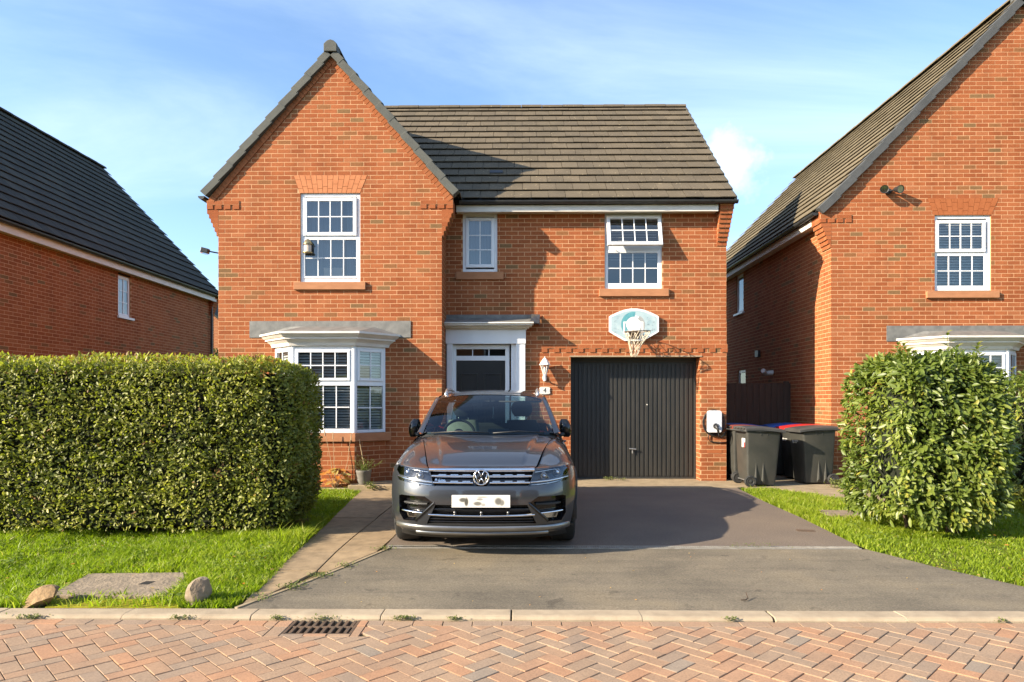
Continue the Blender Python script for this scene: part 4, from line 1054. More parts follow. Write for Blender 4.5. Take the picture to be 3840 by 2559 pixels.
RZ0 = KZ - .022                                             # road surface
mb = MB(); mb.add([(-60, -1.5, RZ0 - .012), (60, -1.5, RZ0 - .012), (60, GIN_Y0, RZ0 - .012), (-60, GIN_Y0, RZ0 - .012), (60, 4.80, RZ0 - .012), (-1.10, 4.80, RZ0 - .012), (-1.10, GIN_Y0, RZ0 - .012), (-60, 4.80, RZ0 - .012), (-1.56, 4.80, RZ0 - .012), (-1.56, GIN_Y0, RZ0 - .012)], [(0, 1, 2, 6, 9, 3), (6, 2, 4, 5), (3, 9, 8, 7)]); road = tag(mb.build('road', 'joint_sand'), kind='structure')
mb = MB(); mb.add([(-60, -12, KZ - .01), (60, -12, KZ - .01), (60, -1.5, KZ - .01), (-60, -1.5, KZ - .01)], [(0, 1, 2, 3)]); tag(mb.build('opposite_verge', 'turf'), kind='structure')
# kerb of separate stones
kerb_y0, kerb_y1 = 4.755, 4.93
kmb = MB(); kmb.box(-60, 60, kerb_y0 + .02, kerb_y1 - .01, -.24, KZ - .03); kerb = tag(kmb.build('kerb', 'joint_sand'), kind='structure')
x = -2.77 - .905 * 8
for i in range(17):
    ln = .905; mb = MB(); c = .016
    prof = [(kerb_y0, -.2), (kerb_y1, -.2), (kerb_y1, KZ), (kerb_y0 + .035, KZ + .002), (kerb_y0 + c, KZ - .004), (kerb_y0, KZ - .018)]
    mb.prism(prof, lambda a, b_, c_: (c_, a, b_), 0, ln - .005)
    o = fix_normals(mb.build('kerb_stone', 'kerb_concrete', kerb, bevel=.004)); o.location = (x, random.uniform(-.0025, .0025), random.uniform(-.002, .0015)); o.rotation_euler = (0, random.uniform(-.0012, .0012), random.uniform(-.002, .002)); x += ln
# herringbone pavers at 45 degrees, with a stretcher course along the kerb and a frame of pavers round the gully
GUL = (-1.66, -1.04, 4.42, 4.80)                            # paved frame round the gully grate
GIN = (-1.56, -1.10, 4.47, 4.795)
PV = {}
def clip_half(poly, nx, ny, c):                             # keep nx*x+ny*y<=c
    out = []
    for i in range(len(poly)):
        a, b_ = poly[i], poly[(i + 1) % len(poly)]; da, db = nx * a[0] + ny * a[1] - c, nx * b_[0] + ny * b_[1] - c
        if da <= 0: out.append(a)
        if da * db < 0: t = da / (da - db); out.append((a[0] + (b_[0] - a[0]) * t, a[1] + (b_[1] - a[1]) * t))
    return out
def paver_mb(poly, t, mb=None, z=0.0):
    mb = mb or MB(); n_ = len(poly); cx, cy = sum(p[0] for p in poly) / n_, sum(p[1] for p in poly) / n_
    def ins(d):
        o = []
        for i in range(n_):
            p, q, r_ = Vector(poly[i - 1]), Vector(poly[i]), Vector(poly[(i + 1) % n_]); e1, e2 = (q - p), (r_ - q)
            if e1.length < 1e-6 or e2.length < 1e-6: o.append(tuple(q)); continue
            n1, n2 = Vector((-e1.y, e1.x)).normalized(), Vector((-e2.y, e2.x)).normalized(); b_ = n1 + n2
            o.append(tuple(q + b_ * (d / max(.5, 1 + n1.dot(n2)))))
        return o
    a, b_ = ins(.0022), ins(.0050)
    vs_ = [(x, y, z - .05) for x, y in a] + [(x, y, z - .0025) for x, y in a] + [(x, y, z) for x, y in b_]
    fs = [tuple(range(2 * n_, 3 * n_))]
    for k in (0, 1): fs += [(k * n_ + i, k * n_ + (i + 1) % n_, (k + 1) * n_ + (i + 1) % n_, (k + 1) * n_ + i) for i in range(n_)]
    mb.add(vs_, fs, t); return mb
def area(p): return abs(sum(p[i][0] * p[(i + 1) % len(p)][1] - p[(i + 1) % len(p)][0] * p[i][1] for i in range(len(p)))) / 2
plist = []
w = .1; c45 = math.sqrt(.5)
STY = kerb_y0 - .012 - .103                                 # front of stretcher course
for gx in range(-110, 111):
    for gy in range(-110, 111):
        m4 = (gx - gy) % 4
        if m4 == 0: cells = (gx * w, gx * w + .2, gy * w, gy * w + .1)
        elif m4 == 3: cells = (gx * w, gx * w + .1, gy * w, gy * w + .2)
        else: continue
        q = [(cells[0], cells[2]), (cells[1], cells[2]), (cells[1], cells[3]), (cells[0], cells[3])]
        q = [((a - b_) * c45 + .03, (a + b_) * c45 + 1.0 + .02) for a, b_ in q]
        cx, cy = sum(p[0] for p in q) / 4, sum(p[1] for p in q) / 4
        if not (2.0 < cy < 4.9 and abs(cx) < 6.6): continue
        if max(p[1] for p in q) > STY: q = clip_half(q, 0, 1, STY)
        if len(q) < 3: continue
        X0, X1, YA, YB_ = GUL
        if max(p[0] for p in q) > X0 and min(p[0] for p in q) < X1 and max(p[1] for p in q) > YA:
            best = max(((X0 - cx), (-1, 0), None), ((cx - X1), (1, 0), None), ((YA - cy), (0, -1), None), key=lambda k: k[0])
            if best[0] < -.05: continue
            if best[1] == (-1, 0): q = clip_half(q, 1, 0, X0)
            elif best[1] == (1, 0): q = clip_half(q, -1, 0, -X1)
            else: q = clip_half(q, 0, 1, YA)
        if len(q) >= 3 and area(q) > .0012: plist.append(q)
x = -6.6
while x < 6.6:
    if not (x + .2 > GUL[0] and x < GUL[1]): plist.append([(x, STY), (x + .2025, STY), (x + .2025, STY + .103), (x, STY + .103)])
    else:
        if x < GUL[0]: plist.append([(x, STY), (GUL[0], STY), (GUL[0], STY + .103), (x, STY + .103)])
        if x + .2 > GUL[1]: plist.append([(GUL[1], STY), (x + .2025, STY), (x + .2025, STY + .103), (GUL[1], STY + .103)])
    x += .2025
for a, b_ in ((GUL[0], GIN[0]), (GIN[1] , GUL[1])):
    plist.append([(a, GUL[2]), (b_, GUL[2]), (b_, 4.62), (a, 4.62)]); plist.append([(a, 4.62), (b_, 4.62), (b_, 4.74), (a, 4.74)])
for i in range(3):
    a = GIN[0] + (GIN[1] - GIN[0]) * i / 3; plist.append([(a, GUL[2] ), (a + (GIN[1] - GIN[0]) / 3, GUL[2]), (a + (GIN[1] - GIN[0]) / 3, GIN[2]), (a, GIN[2])])
for q in plist:                                             # orientation
    if sum(q[i][0] * q[(i + 1) % len(q)][1] - q[(i + 1) % len(q)][0] * q[i][1] for i in range(len(q))) < 0: q.reverse()
inv = [q for q in plist if min(p[1] for p in q) > 3.45 and abs(sum(p[0] for p in q) / len(q)) < .77 * (sum(p[1] for p in q) / len(q)) + .1]
inv.sort(key=lambda q: sum(p[1] for p in q) / len(q)); near = inv[:300]; nid = {id(q) for q in near}
rest = MB()
for q in plist:
    t = random.random(); z = RZ0 + random.uniform(-.003, .002)
    if id(q) in nid:
        cx, cy = sum(p[0] for p in q) / len(q), sum(p[1] for p in q) / len(q)
        o = paver_mb([(a - cx, b_ - cy) for a, b_ in q], t).build('paver', 'paver', road)
        o.location = (cx, cy, z); o.rotation_euler = (random.uniform(-.008, .008), random.uniform(-.008, .008), 0)
    else: paver_mb(q, t, rest, z)
rest.build('paving', 'paver', road)['kind'] = 'stuff'
# gully grate
gg = thing('gully_grate', 'rusty iron gully grate set in the paving by the kerb', 'drain', (-1.33, 4.63, RZ0))
mb = MB(); X0, X1, YA, YB_ = GIN; z0, z1 = RZ0 - .03, RZ0 - .004
mb.box(X0, X0 + .022, YA, YB_, z0, z1); mb.box(X1 - .022, X1, YA, YB_, z0, z1); mb.box(X0 + .022, X1 - .022, YA, YA + .02, z0, z1); mb.box(X0 + .022, X1 - .022, YB_ - .02, YB_, z0, z1); mb.build('frame', 'cast_iron', gg, bevel=.003)
for i in range(8):
    a = X0 + .022 + (X1 - X0 - .044) * (i + .5) / 8; mb = MB(); mb.box(a - .012, a + .012, YA + .02, (YA + YB_) / 2 - .012, z0, z1 - .002); mb.box(a - .012 + .01, a + .012 + .01, (YA + YB_) / 2 + .012, YB_ - .02, z0, z1 - .002); mb.build('bar', 'cast_iron', gg, bevel=.003)
mb = MB(); mb.box(X0 + .022, X1 - .022, (YA + YB_) / 2 - .012, (YA + YB_) / 2 + .012, z0, z1 - .003); mb.build('cross_bar', 'cast_iron', gg, bevel=.003)
mb = MB(); mb.box(X0 + .01, X1 - .01, YA + .01, YB_ - .01, z0 - .15, z0 - .10); mb.build('gully_pot', 'dark_hole', gg)
# drive
D_R = [(3.56, 11.30), (3.46, 9.80), (3.42, 8.43), (3.33, 7.11), (3.30, 6.73)]
up = [(-1.31, 6.73)] + [(3.30, 6.73)] + D_R[::-1][1:] + [(3.57, 11.32), (-1.31, 11.32)]
tag(sheet('driveway', up, .0, 'tarmac_upper', thick=.1), kind='structure')
lo = [(-2.02, 4.935), (5.15, 4.935), (4.55, 5.18), (4.0, 5.50), (3.62, 6.05), (3.42, 6.45), (3.32, 6.625), (-1.235, 6.625), (-1.525, 5.95), (-1.76, 5.45), (-1.93, 5.13)]
tag(sheet('driveway', lo, -.004, 'tarmac', thick=.1), kind='structure')
ap = [(-1.30, 11.325), (3.57, 11.325), (3.70, 11.40), (3.70, 12.64), (-1.30, 12.64)]
tag(sheet('garage_apron', ap, .004, 'concrete', thick=.1), kind='structure')
# channel drain across the drive
cd = thing('channel_drain', 'narrow slotted channel drain across the driveway in front of the car', 'drain', (1, 6.68, 0))
mb = MB(); mb.box(-1.29, 3.28, 6.629, 6.638, -.04, .001); mb.box(-1.29, 3.28, 6.717, 6.726, -.04, .001); mb.build('rail', 'galvanised', cd)
mb = MB(); mb.box(-1.285, 3.275, 6.638, 6.717, -.08, -.02); mb.build('channel', 'dark_hole', cd)
mb = MB(); x = -1.28
while x < 3.27: mb.box(x, x + .009, 6.638, 6.717, -.012, -.001); x += .0225
mb.build('grating', 'galvanised', cd)['kind'] = 'stuff'
# edging strip down the splayed side of the drive
ed = thing('edging_strip', 'narrow concrete edging between paved path and lower driveway', 'edging', (-1.6, 5.8, 0))
pts = [(-1.245, 6.62), (-1.535, 5.95), (-1.77, 5.45), (-1.94, 5.13), (-2.04, 4.94)]
for (a, b_) in zip(pts, pts[1:]):
    d = (Vector(b_) - Vector(a)); n_ = max(1, int(d.length / .55))
    for i in range(n_):
        p, q = Vector(a) + d * (i / n_), Vector(a) + d * ((i + 1) / n_ - .012); s_ = Vector((d.y, -d.x)).normalized() * .015
        if s_.x > 0: s_ = -s_
        mb = MB(); mb.prism([tuple(p), tuple(q), tuple(q + s_ * 2), tuple(p + s_ * 2)], lambda x, y, c_: (x, y, gz(y) + c_), -.1, .003); fix_normals(mb.build('edging_stone', 'concrete', ed))
# path of slabs
PL = [(-2.03, 4.95), (-2.07, 5.36), (-2.10, 6.0), (-2.13, 6.66), (-2.26, 8.18), (-2.42, 9.73), (-2.52, 10.95)]
def plx(y): return lerp_tab([(b_, a) for a, b_ in PL], y)
def prx(y):
    if y > 6.62: return -1.315
    return lerp_tab([(4.94, -2.09), (5.13, -1.99), (5.45, -1.82), (5.95, -1.585), (6.62, -1.30)], y)
base = [(plx(y) - .02, y) for y in (5.0, 5.36, 6.0, 6.66, 8.18, 9.73, 10.95)] + [(-1.312, 10.95), (-1.312, 6.7), (-1.29, 6.62), (-1.58, 5.95), (-1.81, 5.45), (-1.98, 5.13)]
path = tag(sheet('path', base, -.018, 'joint_sand'), kind='structure')
ys = [5.0, 5.25, 5.87, 6.50, 7.11, 7.72, 8.33, 8.94, 9.55, 10.16, 10.94]
for a, b_ in zip(ys, ys[1:]):
    mid = -1.735
    cols = [(lambda y: plx(y), lambda y: min(mid, prx(y))), (lambda y: mid, lambda y: prx(y))]
    for L_f, R_f in cols:
        q = [(L_f(a), a), (R_f(a), a), (R_f(b_), b_), (L_f(b_), b_)]
        if (q[1][0] - q[0][0]) + (q[2][0] - q[3][0]) < .06: continue
        q = [(q[0][0] + .004, a + .004), (max(q[1][0] - .004, q[0][0] + .006), a + .004), (max(q[2][0] - .004, q[3][0] + .006), b_ - .004), (q[3][0] + .004, b_ - .004)]
        mb = MB(); tz = random.uniform(-.004, .002); mb.prism(q, lambda x, y, c_: (x, y, gz(y) + c_), -.04, tz, random.random()); fix_normals(mb.build('paving_slab', 'slab', path, bevel=.005))
mb = MB(); mb.box(-2.75, -1.325, 10.96, 12.25, -.05, .075); st = tag(mb.build('door_step', 'concrete', bevel=.01), 'low concrete step running along the gable to the front door', 'step')
mb = MB(); mb.box(-5.1, -2.76, 10.92, 11.0, -.08, .03); tag(mb.build('bed_edging', 'kerb_concrete', bevel=.006), 'thin concrete edging of the flower bed under the bay', 'edging')
tag(sheet('flower_bed', [(-5.12, 11.0), (-2.76, 11.0), (-2.76, 11.62), (-5.12, 11.62)], .02, 'soil'), kind='structure')
# bin standing and side passage
pad = [(3.71, 11.28), (4.2, 11.15), (4.75, 9.95), (5.0, 9.55), (5.3, 10.0), (5.6, 11.0), (5.6, 12.5), (5.6, 22), (3.70, 22), (3.70, 11.4)]
tag(sheet('side_passage', pad, .004, 'concrete', thick=.1), kind='structure')
# lawns
LWL = [(-12, 4.94), (-2.06, 4.94), (-2.10, 5.36), (-2.13, 6.0), (-2.16, 6.66), (-2.29, 8.18), (-2.45, 9.73), (-2.55, 10.9), (-12, 10.9)]
tag(sheet('lawn', LWL, -.02, 'turf'), kind='structure')
LWR = [(5.2, 4.94), (16, 4.94), (16, 12.4), (5.65, 12.4), (5.62, 11.0), (5.32, 10.0), (5.0, 9.52), (4.72, 9.92), (4.18, 11.1), (3.73, 11.25), (3.58, 11.25), (3.48, 9.8), (3.44, 8.43), (3.35, 7.11), (3.35, 6.62), (3.45, 6.45), (3.65, 6.06), (4.03, 5.52), (4.58, 5.2)]
tag(sheet('lawn', LWR, -.02, 'turf'), kind='structure')
mb = MB(); mb.add([(-40, 4.94, -.13), (-12, 4.94, -.13), (-12, 60, -.06), (-40, 60, -.06)], [(0, 1, 2, 3)]); mb.add([(16, 4.94, -.13), (40, 4.94, -.13), (40, 60, -.06), (16, 60, -.06)], [(0, 1, 2, 3)]); mb.add([(-12, 10.9, -.05), (16, 10.9, -.05), (16, 60, -.06), (-12, 60, -.06)], [(0, 1, 2, 3)]); tag(mb.build('garden_ground', 'turf'), kind='structure')
# concrete service cover let into the verge, with a mossy strip in front
mb = MB(); mb.prism([(-3.56, 5.16), (-2.62, 5.17), (-2.79, 5.76), (-3.61, 5.72)], lambda x, y, c_: (x, y, gz(y) + c_), -.05, .018); sv = thing('service_cover', 'flat grey concrete cover slab set in the grass verge between two rocks', 'cover slab', (-3.1, 5.45, -.06))
fix_normals(mb.build('slab_body', 'limestone', sv, bevel=.01)); mb = MB(); mb.prism([(-3.03, 5.42), (-2.95, 5.42), (-2.93, 5.50), (-3.01, 5.50)], lambda x, y, c_: (x, y, gz(y) + c_), .015, .0195); mb.build('keyhole', 'dark_hole', sv)
tag(sheet('moss_strip', [(-3.45, 4.95), (-2.45, 4.95), (-2.62, 5.15), (-3.5, 5.15)], -.006, 'moss'), kind='structure')
mb = MB(); mb.prism([(3.80, 8.55), (4.3, 8.5), (4.32, 8.9), (3.82, 8.95)], lambda x, y, c_: (x, y, gz(y) + c_), -.05, .012); tag(fix_normals(mb.build('paving_slab', 'limestone', bevel=.006)), 'grey slab sunk in the right lawn beside the laurel', 'slab')
mb = MB(); mb.prism([(3.02, 7.50), (3.20, 7.47), (3.22, 7.58), (3.04, 7.61)], lambda x, y, c_: (x, y, c_), -.02, .003); tag(fix_normals(mb.build('stopcock_cover', 'cast_iron')), 'small rusty metal cover set in the upper driveway', 'cover')

# ------------------------------------------------------------------ rocks
def rock(name, label, loc, size, seed, mat, rot=(0, 0, 0)):
    rg = random.Random(seed); bm = bmesh.new(); bmesh.ops.create_icosphere(bm, subdivisions=3, radius=1)
    planes = [(Vector((rg.uniform(-1, 1), rg.uniform(-1, 1), rg.uniform(-.7, 1))).normalized(), rg.uniform(.48, .82)) for _ in range(11)]
    for v in bm.verts:
        for n_, d in planes:
            k = v.co.dot(n_) - d
            if k > 0: v.co -= n_ * k * .92
        v.co += Vector((rg.uniform(-1, 1), rg.uniform(-1, 1), rg.uniform(-1, 1))) * .03
        v.co = Vector((v.co.x * size[0], v.co.y * size[1], v.co.z * size[2]))
    me = bpy.data.meshes.new(name); bm.to_mesh(me); bm.free(); set_tint(me, [.5] * len(me.polygons)); me.polygons.foreach_set('use_smooth', [True] * len(me.polygons))
    try: me.set_sharp_from_angle(angle=R(24))
    except Exception: pass
    o = link(name, me, mat); o.location = loc; o.rotation_euler = rot; return tag(o, label, 'rock')
rock('rock', 'rounded tan sandstone rock at the left end of the kerb', (-3.52, 5.02, gz(5.0) + .045), (.14, .09, .085), 21, 'sandstone', (0, R(-22), R(12)))
rock('rock', 'angular pale grey rock standing by the path beside the cover slab', (-2.37, 5.08, gz(5.1) + .06), (.105, .095, .125), 15, 'limestone', (R(6), R(20), R(30)))

# ------------------------------------------------------------------ vegetation
def add_np(name, V, Fc, tint, mat, parent=None, smooth=False):
    me = bpy.data.meshes.new(name); nv, nf = len(V), len(Fc); k = Fc.shape[1]
    me.vertices.add(nv); me.vertices.foreach_set('co', V.astype(np.float32).ravel())
    me.loops.add(nf * k); me.loops.foreach_set('vertex_index', Fc.astype(np.int32).ravel())
    me.polygons.add(nf); me.polygons.foreach_set('loop_start', np.arange(0, nf * k, k, dtype=np.int32)); me.polygons.foreach_set('loop_total', np.full(nf, k, dtype=np.int32))
    me.update(calc_edges=True); set_tint(me, tint)
    if smooth: me.polygons.foreach_set('use_smooth', np.ones(nf, bool))
    return link(name, me, mat, parent)
def norm(a): return a / np.maximum(np.linalg.norm(a, axis=1, keepdims=True), 1e-9)
# one leaf: 8 points, folded along the midrib and drooping at the tip
LEAF = np.array([(0, 0, 0), (.38, .5, 0.10), (.80, .36, .07), (1.0, 0, -.06), (.80, -.36, .07), (.38, -.5, .10), (.40, 0, .0), (.78, 0, -.01)])
LEAF_F = np.array([(0, 6, 1, 1), (6, 7, 2, 1), (7, 3, 2, 2), (0, 5, 6, 6), (5, 4, 7, 6), (4, 3, 7, 7)])
LEAF_T = np.array([(0, 6, 1), (6, 7, 2), (6, 2, 1), (7, 3, 2), (0, 5, 6), (5, 4, 7), (5, 7, 6), (4, 3, 7)])
def leaf_frames(P_, D, N, ln, wd, curl=1.0):
    """leaves at P_ pointing along D with upper side N"""
    D = norm(D); S_ = norm(np.cross(N, D)); N2 = np.cross(D, S_); n_ = len(P_)
    V = P_[:, None, :] + D[:, None, :] * (LEAF[None, :, 0:1] * ln[:, None, None]) + S_[:, None, :] * (LEAF[None, :, 1:2] * wd[:, None, None]) + N2[:, None, :] * (LEAF[None, :, 2:3] * wd[:, None, None] * 1.6 * curl)
    Fc = LEAF_T[None] + (np.arange(n_) * 8)[:, None, None]
    return V.reshape(-1, 3), Fc.reshape(-1, 3)
LEAF_MESH = {}
def shrub_leaves(parent, P_, Nout, ln, wd, mat, keep_idx, tint, name='foliage', droop=.25, spread=.8):
    n_ = len(P_); D = Nout * .55 + RNG.normal(0, spread, (n_, 3)); D[:, 2] -= droop - .15
    D = norm(D); up_ = norm(Nout * .95 + np.array([-.25, 0, .6]) + RNG.normal(0, .40, (n_, 3)))
    V, Fc = leaf_frames(P_, D, up_, ln, wd)
    mask = np.ones(n_, bool); mask[keep_idx] = False
    tt = np.repeat(tint, 8)
    sel = np.repeat(mask, 8)
    o = add_np(name, V, Fc[sel], tt[sel], mat, parent, True); o['kind'] = 'stuff'
    D = norm(D); S_ = norm(np.cross(up_, D)); N2 = np.cross(D, S_)
    for i in keep_idx:
        q = min(11, int(tint[i] * 12)); k = (mat, q)
        if k not in LEAF_MESH:
            mb = MB(); mb.add([(x, y, z * 1.6) for x, y, z in LEAF], [tuple(f_) for f_ in LEAF_T], (q + .5) / 12); me = mb.mesh('leaf', True); me.materials.append(MATS[mat]); LEAF_MESH[k] = me
        ob = bpy.data.objects.new('leaf', LEAF_MESH[k]); COL.objects.link(ob); par(ob, parent)
        M = Matrix((tuple(D[i] * ln[i]), tuple(S_[i] * wd[i]), tuple(N2[i] * wd[i]))).transposed().to_4x4(); M.translation = Vector(P_[i])
        ob.matrix_basis = M
def drop_unused(o):
    bm = bmesh.new(); bm.from_mesh(o.data); loose = [v for v in bm.verts if not v.link_faces]; bmesh.ops.delete(bm, geom=loose, context='VERTS'); bm.to_mesh(o.data); bm.free()
def bumpy(x, y, z, sc_, seed):
    """cheap smooth lumpiness"""
    r_ = np.random.default_rng(seed); s_ = 0
    for k in range(7):
        w_ = r_.normal(0, 1, 3) * sc_ * (1 + .45 * k); s_ = s_ + np.sin(x * w_[0] + y * w_[1] + z * w_[2] + r_.uniform(0, 6)) / (1 + .5 * k)
    return s_ / 2.4
def sample_box_surface(n_, lo, hi, rnd, faces_=('front', 'right', 'top', 'left', 'back'), wts=None, p=6.0):
    """points on a rounded box (superellipsoid of power p) with outward normals"""
    lo, hi = np.array(lo), np.array(hi); c = (lo + hi) / 2; h = (hi - lo) / 2
    q = RNG.uniform(-1, 1, (n_ * 2, 3)); ax = RNG.choice(5, n_ * 2, p=wts)
    for k, (a, s_) in enumerate(((1, -1), (0, 1), (2, 1), (0, -1), (1, 1))): q[ax == k, a] = s_
    r_ = (np.abs(q) ** p).sum(1) ** (1 / p); q = q / r_[:, None]
    nn = np.sign(q) * np.abs(q) ** (p - 1) / h; nn = norm(nn)
    return c + q * h, nn
# clipped hedge
hedge = thing('hedge', 'long clipped evergreen hedge in front of the left neighbour', 'hedge', (-5.7, 7.7, 0))
HLO, HHI = (-9.2, 7.02, .04), (-2.40, 8.42, 1.86)
n_ = 46000
Pp, Nn = sample_box_surface(n_, HLO, HHI, 0, wts=[.56, .15, .26, .0, .03], p=11)
lump = bumpy(Pp[:, 0], Pp[:, 1], Pp[:, 2], 4.2, 5)
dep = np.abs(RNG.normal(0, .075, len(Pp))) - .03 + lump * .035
hole = bumpy(Pp[:, 0], Pp[:, 1], Pp[:, 2], 9.0, 9)
keep = (RNG.random(len(Pp)) < np.clip(.82 + .45 * hole, .22, 1)) & (Pp[:, 2] > .09)
keep &= ~((Pp[:, 2] < .30) & (RNG.random(len(Pp)) < .45))
Pp, Nn, dep = Pp[keep], Nn[keep], dep[keep]
P_ = Pp - Nn * dep[:, None]
ln = RNG.uniform(.026, .058, len(P_)); wd = ln * RNG.uniform(.40, .52, len(P_))
tint = np.clip(.42 + .5 * bumpy(P_[:, 0], P_[:, 1], P_[:, 2], 3.0, 21) * .5 + RNG.normal(0, .22, len(P_)) - dep * 1.6, 0, .96); brn = bumpy(P_[:, 0], P_[:, 1], P_[:, 2], 6.5, 44) > .95; tint[brn & (RNG.random(len(P_)) < .35)] = 1.0; tint = np.where(tint < 1, tint + .30 * (P_[:, 2] > 1.80), tint) ; tint = np.where(tint < 1, np.clip(tint, 0, .96), 1.0); tint[RNG.random(len(P_)) < .006] = 1.0  # top leaves lightened: young growth plus a sunlit look put into the tint
front = np.where((Nn[:, 1] < -.8) & (dep < -.02) & (P_[:, 0] > -5.0) & (P_[:, 2] > .5))[0]
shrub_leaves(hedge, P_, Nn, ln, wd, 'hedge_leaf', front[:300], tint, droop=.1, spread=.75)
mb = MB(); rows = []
nu, nv = 60, 20                                            # opaque core for the twiggy inside, near-black in place of shade between leaves
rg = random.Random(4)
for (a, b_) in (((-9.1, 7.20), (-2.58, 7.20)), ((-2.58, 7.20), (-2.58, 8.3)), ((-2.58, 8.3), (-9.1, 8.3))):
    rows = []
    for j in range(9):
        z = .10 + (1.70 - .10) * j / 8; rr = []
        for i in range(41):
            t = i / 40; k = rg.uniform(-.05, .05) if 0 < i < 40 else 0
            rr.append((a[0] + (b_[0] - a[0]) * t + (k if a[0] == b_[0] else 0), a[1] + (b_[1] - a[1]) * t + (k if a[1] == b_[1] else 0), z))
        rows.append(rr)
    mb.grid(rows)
mb.add([(-9.1, 7.2, 1.70), (-2.58, 7.2, 1.70), (-2.58, 8.3, 1.70), (-9.1, 8.3, 1.70)], [(0, 1, 2, 3)]); mb.build('dark_core', 'inner_shade', hedge)
for i in range(15):
    x = -9.0 + i * .445 + rg.uniform(-.08, .08); y = 7.55 + rg.uniform(-.15, .25); mb = MB()
    mb.tube([(x, y, -.03), (x + rg.uniform(-.04, .04), y, .15), (x + rg.uniform(-.06, .06), y - .05, .36)], [.026, .02, .016], 6); a = rg.uniform(-.1, .1)
    mb.tube([(x, y, .12), (x + a, y - .15, .26), (x + a * 1.8, y - .28, .40)], [.012, .009, .006], 5); mb.build('stem', 'bark', hedge)
# laurel at the right, and the edge of the next one
def laurel(label, lo, hi, nL, p, keepn, seed, top=.0):
    lr = thing('laurel_bush', label, 'shrub', ((lo[0] + hi[0]) / 2, (lo[1] + hi[1]) / 2, 0), 'laurel bushes on the right lawn')
    Pp, Nn = sample_box_surface(nL, lo, hi, 0, wts=[.44, .14, .24, .14, .04], p=p)
    lump = bumpy(Pp[:, 0], Pp[:, 1], Pp[:, 2], 3.2, seed); hole = bumpy(Pp[:, 0], Pp[:, 1], Pp[:, 2], 6.5, seed + 1)
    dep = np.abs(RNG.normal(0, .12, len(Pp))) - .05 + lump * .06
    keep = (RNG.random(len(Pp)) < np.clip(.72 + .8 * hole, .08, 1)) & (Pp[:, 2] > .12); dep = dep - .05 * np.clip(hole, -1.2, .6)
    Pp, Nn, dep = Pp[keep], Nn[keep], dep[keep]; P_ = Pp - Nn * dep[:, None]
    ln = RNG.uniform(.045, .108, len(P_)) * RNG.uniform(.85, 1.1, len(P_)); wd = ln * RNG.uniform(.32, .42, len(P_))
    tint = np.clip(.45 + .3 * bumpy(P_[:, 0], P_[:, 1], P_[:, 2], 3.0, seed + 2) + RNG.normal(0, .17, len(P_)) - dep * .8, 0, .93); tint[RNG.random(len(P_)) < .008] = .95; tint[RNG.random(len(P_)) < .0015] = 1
    front = np.where((Nn[:, 1] < -.6) & (dep < -.01))[0][:keepn]
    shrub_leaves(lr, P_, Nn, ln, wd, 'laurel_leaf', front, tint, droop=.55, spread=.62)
    c = [(a + b_) / 2 for a, b_ in zip(lo, hi)]; rg = random.Random(seed)
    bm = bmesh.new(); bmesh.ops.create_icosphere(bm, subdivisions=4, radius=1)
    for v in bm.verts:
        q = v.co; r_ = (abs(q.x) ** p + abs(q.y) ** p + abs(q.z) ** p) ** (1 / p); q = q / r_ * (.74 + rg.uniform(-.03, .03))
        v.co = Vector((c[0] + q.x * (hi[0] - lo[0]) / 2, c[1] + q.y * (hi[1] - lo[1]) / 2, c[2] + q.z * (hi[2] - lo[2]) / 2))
    me = bpy.data.meshes.new('dark_core'); bm.to_mesh(me); bm.free(); set_tint(me, [.5] * len(me.polygons)); link('dark_core', me, 'inner_shade', lr)  # solid filler inside the leaves, coloured as the shade within the bush
    # young shoots standing out of the top
    for i in range(int(12 * (hi[0] - lo[0]))):
        x, y = rg.uniform(lo[0] + .15, hi[0] - .1), rg.uniform(lo[1] + .1, hi[1] - .5); h = rg.uniform(.06, .22) * (1.6 if i == 0 else 1); z0 = hi[2] - .12; mb = MB(); a = rg.uniform(-.05, .05)
        pts = [(x, y, z0), (x + a, y - .02, z0 + h * .6), (x + a * 1.6, y - .03, z0 + h + .06)]
        mb.tube(pts, [.005, .004, .002], 5); st = mb.build('shoot', 'herb_leaf', lr)
        m_ = 9; t = np.linspace(.25, 1, m_); A = np.array(pts); Q = A[0] + (A[2] - A[0]) * t[:, None]; ang = np.arange(m_) * 2.4; D = np.stack([np.cos(ang), np.sin(ang), np.full(m_, .35)], 1)
        V, Fc = leaf_frames(Q, D, np.tile([0, 0, 1.0], (m_, 1)), np.full(m_, .095), np.full(m_, .036)); add_np('shoot_leaves', V, Fc, np.repeat(np.linspace(.55, .93, m_), 8), 'laurel_leaf', st, True)
    for i in range(6):
        x, y = c[0] + rg.uniform(-.3, .3), c[1] + rg.uniform(-.3, .1); mb = MB(); mb.tube([(x, y, -.03), (x + rg.uniform(-.1, .1), y, .2), (x + rg.uniform(-.2, .2), y, .45)], [.03, .024, .018], 6); mb.build('stem', 'bark', lr)
    return lr
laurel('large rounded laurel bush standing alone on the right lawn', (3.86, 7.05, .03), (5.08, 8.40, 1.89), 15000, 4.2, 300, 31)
laurel('smaller laurel at the right edge, mostly outside the picture', (6.35, 8.5, .0), (8.0, 10.0, 1.72), 6500, 3.6, 100, 57)

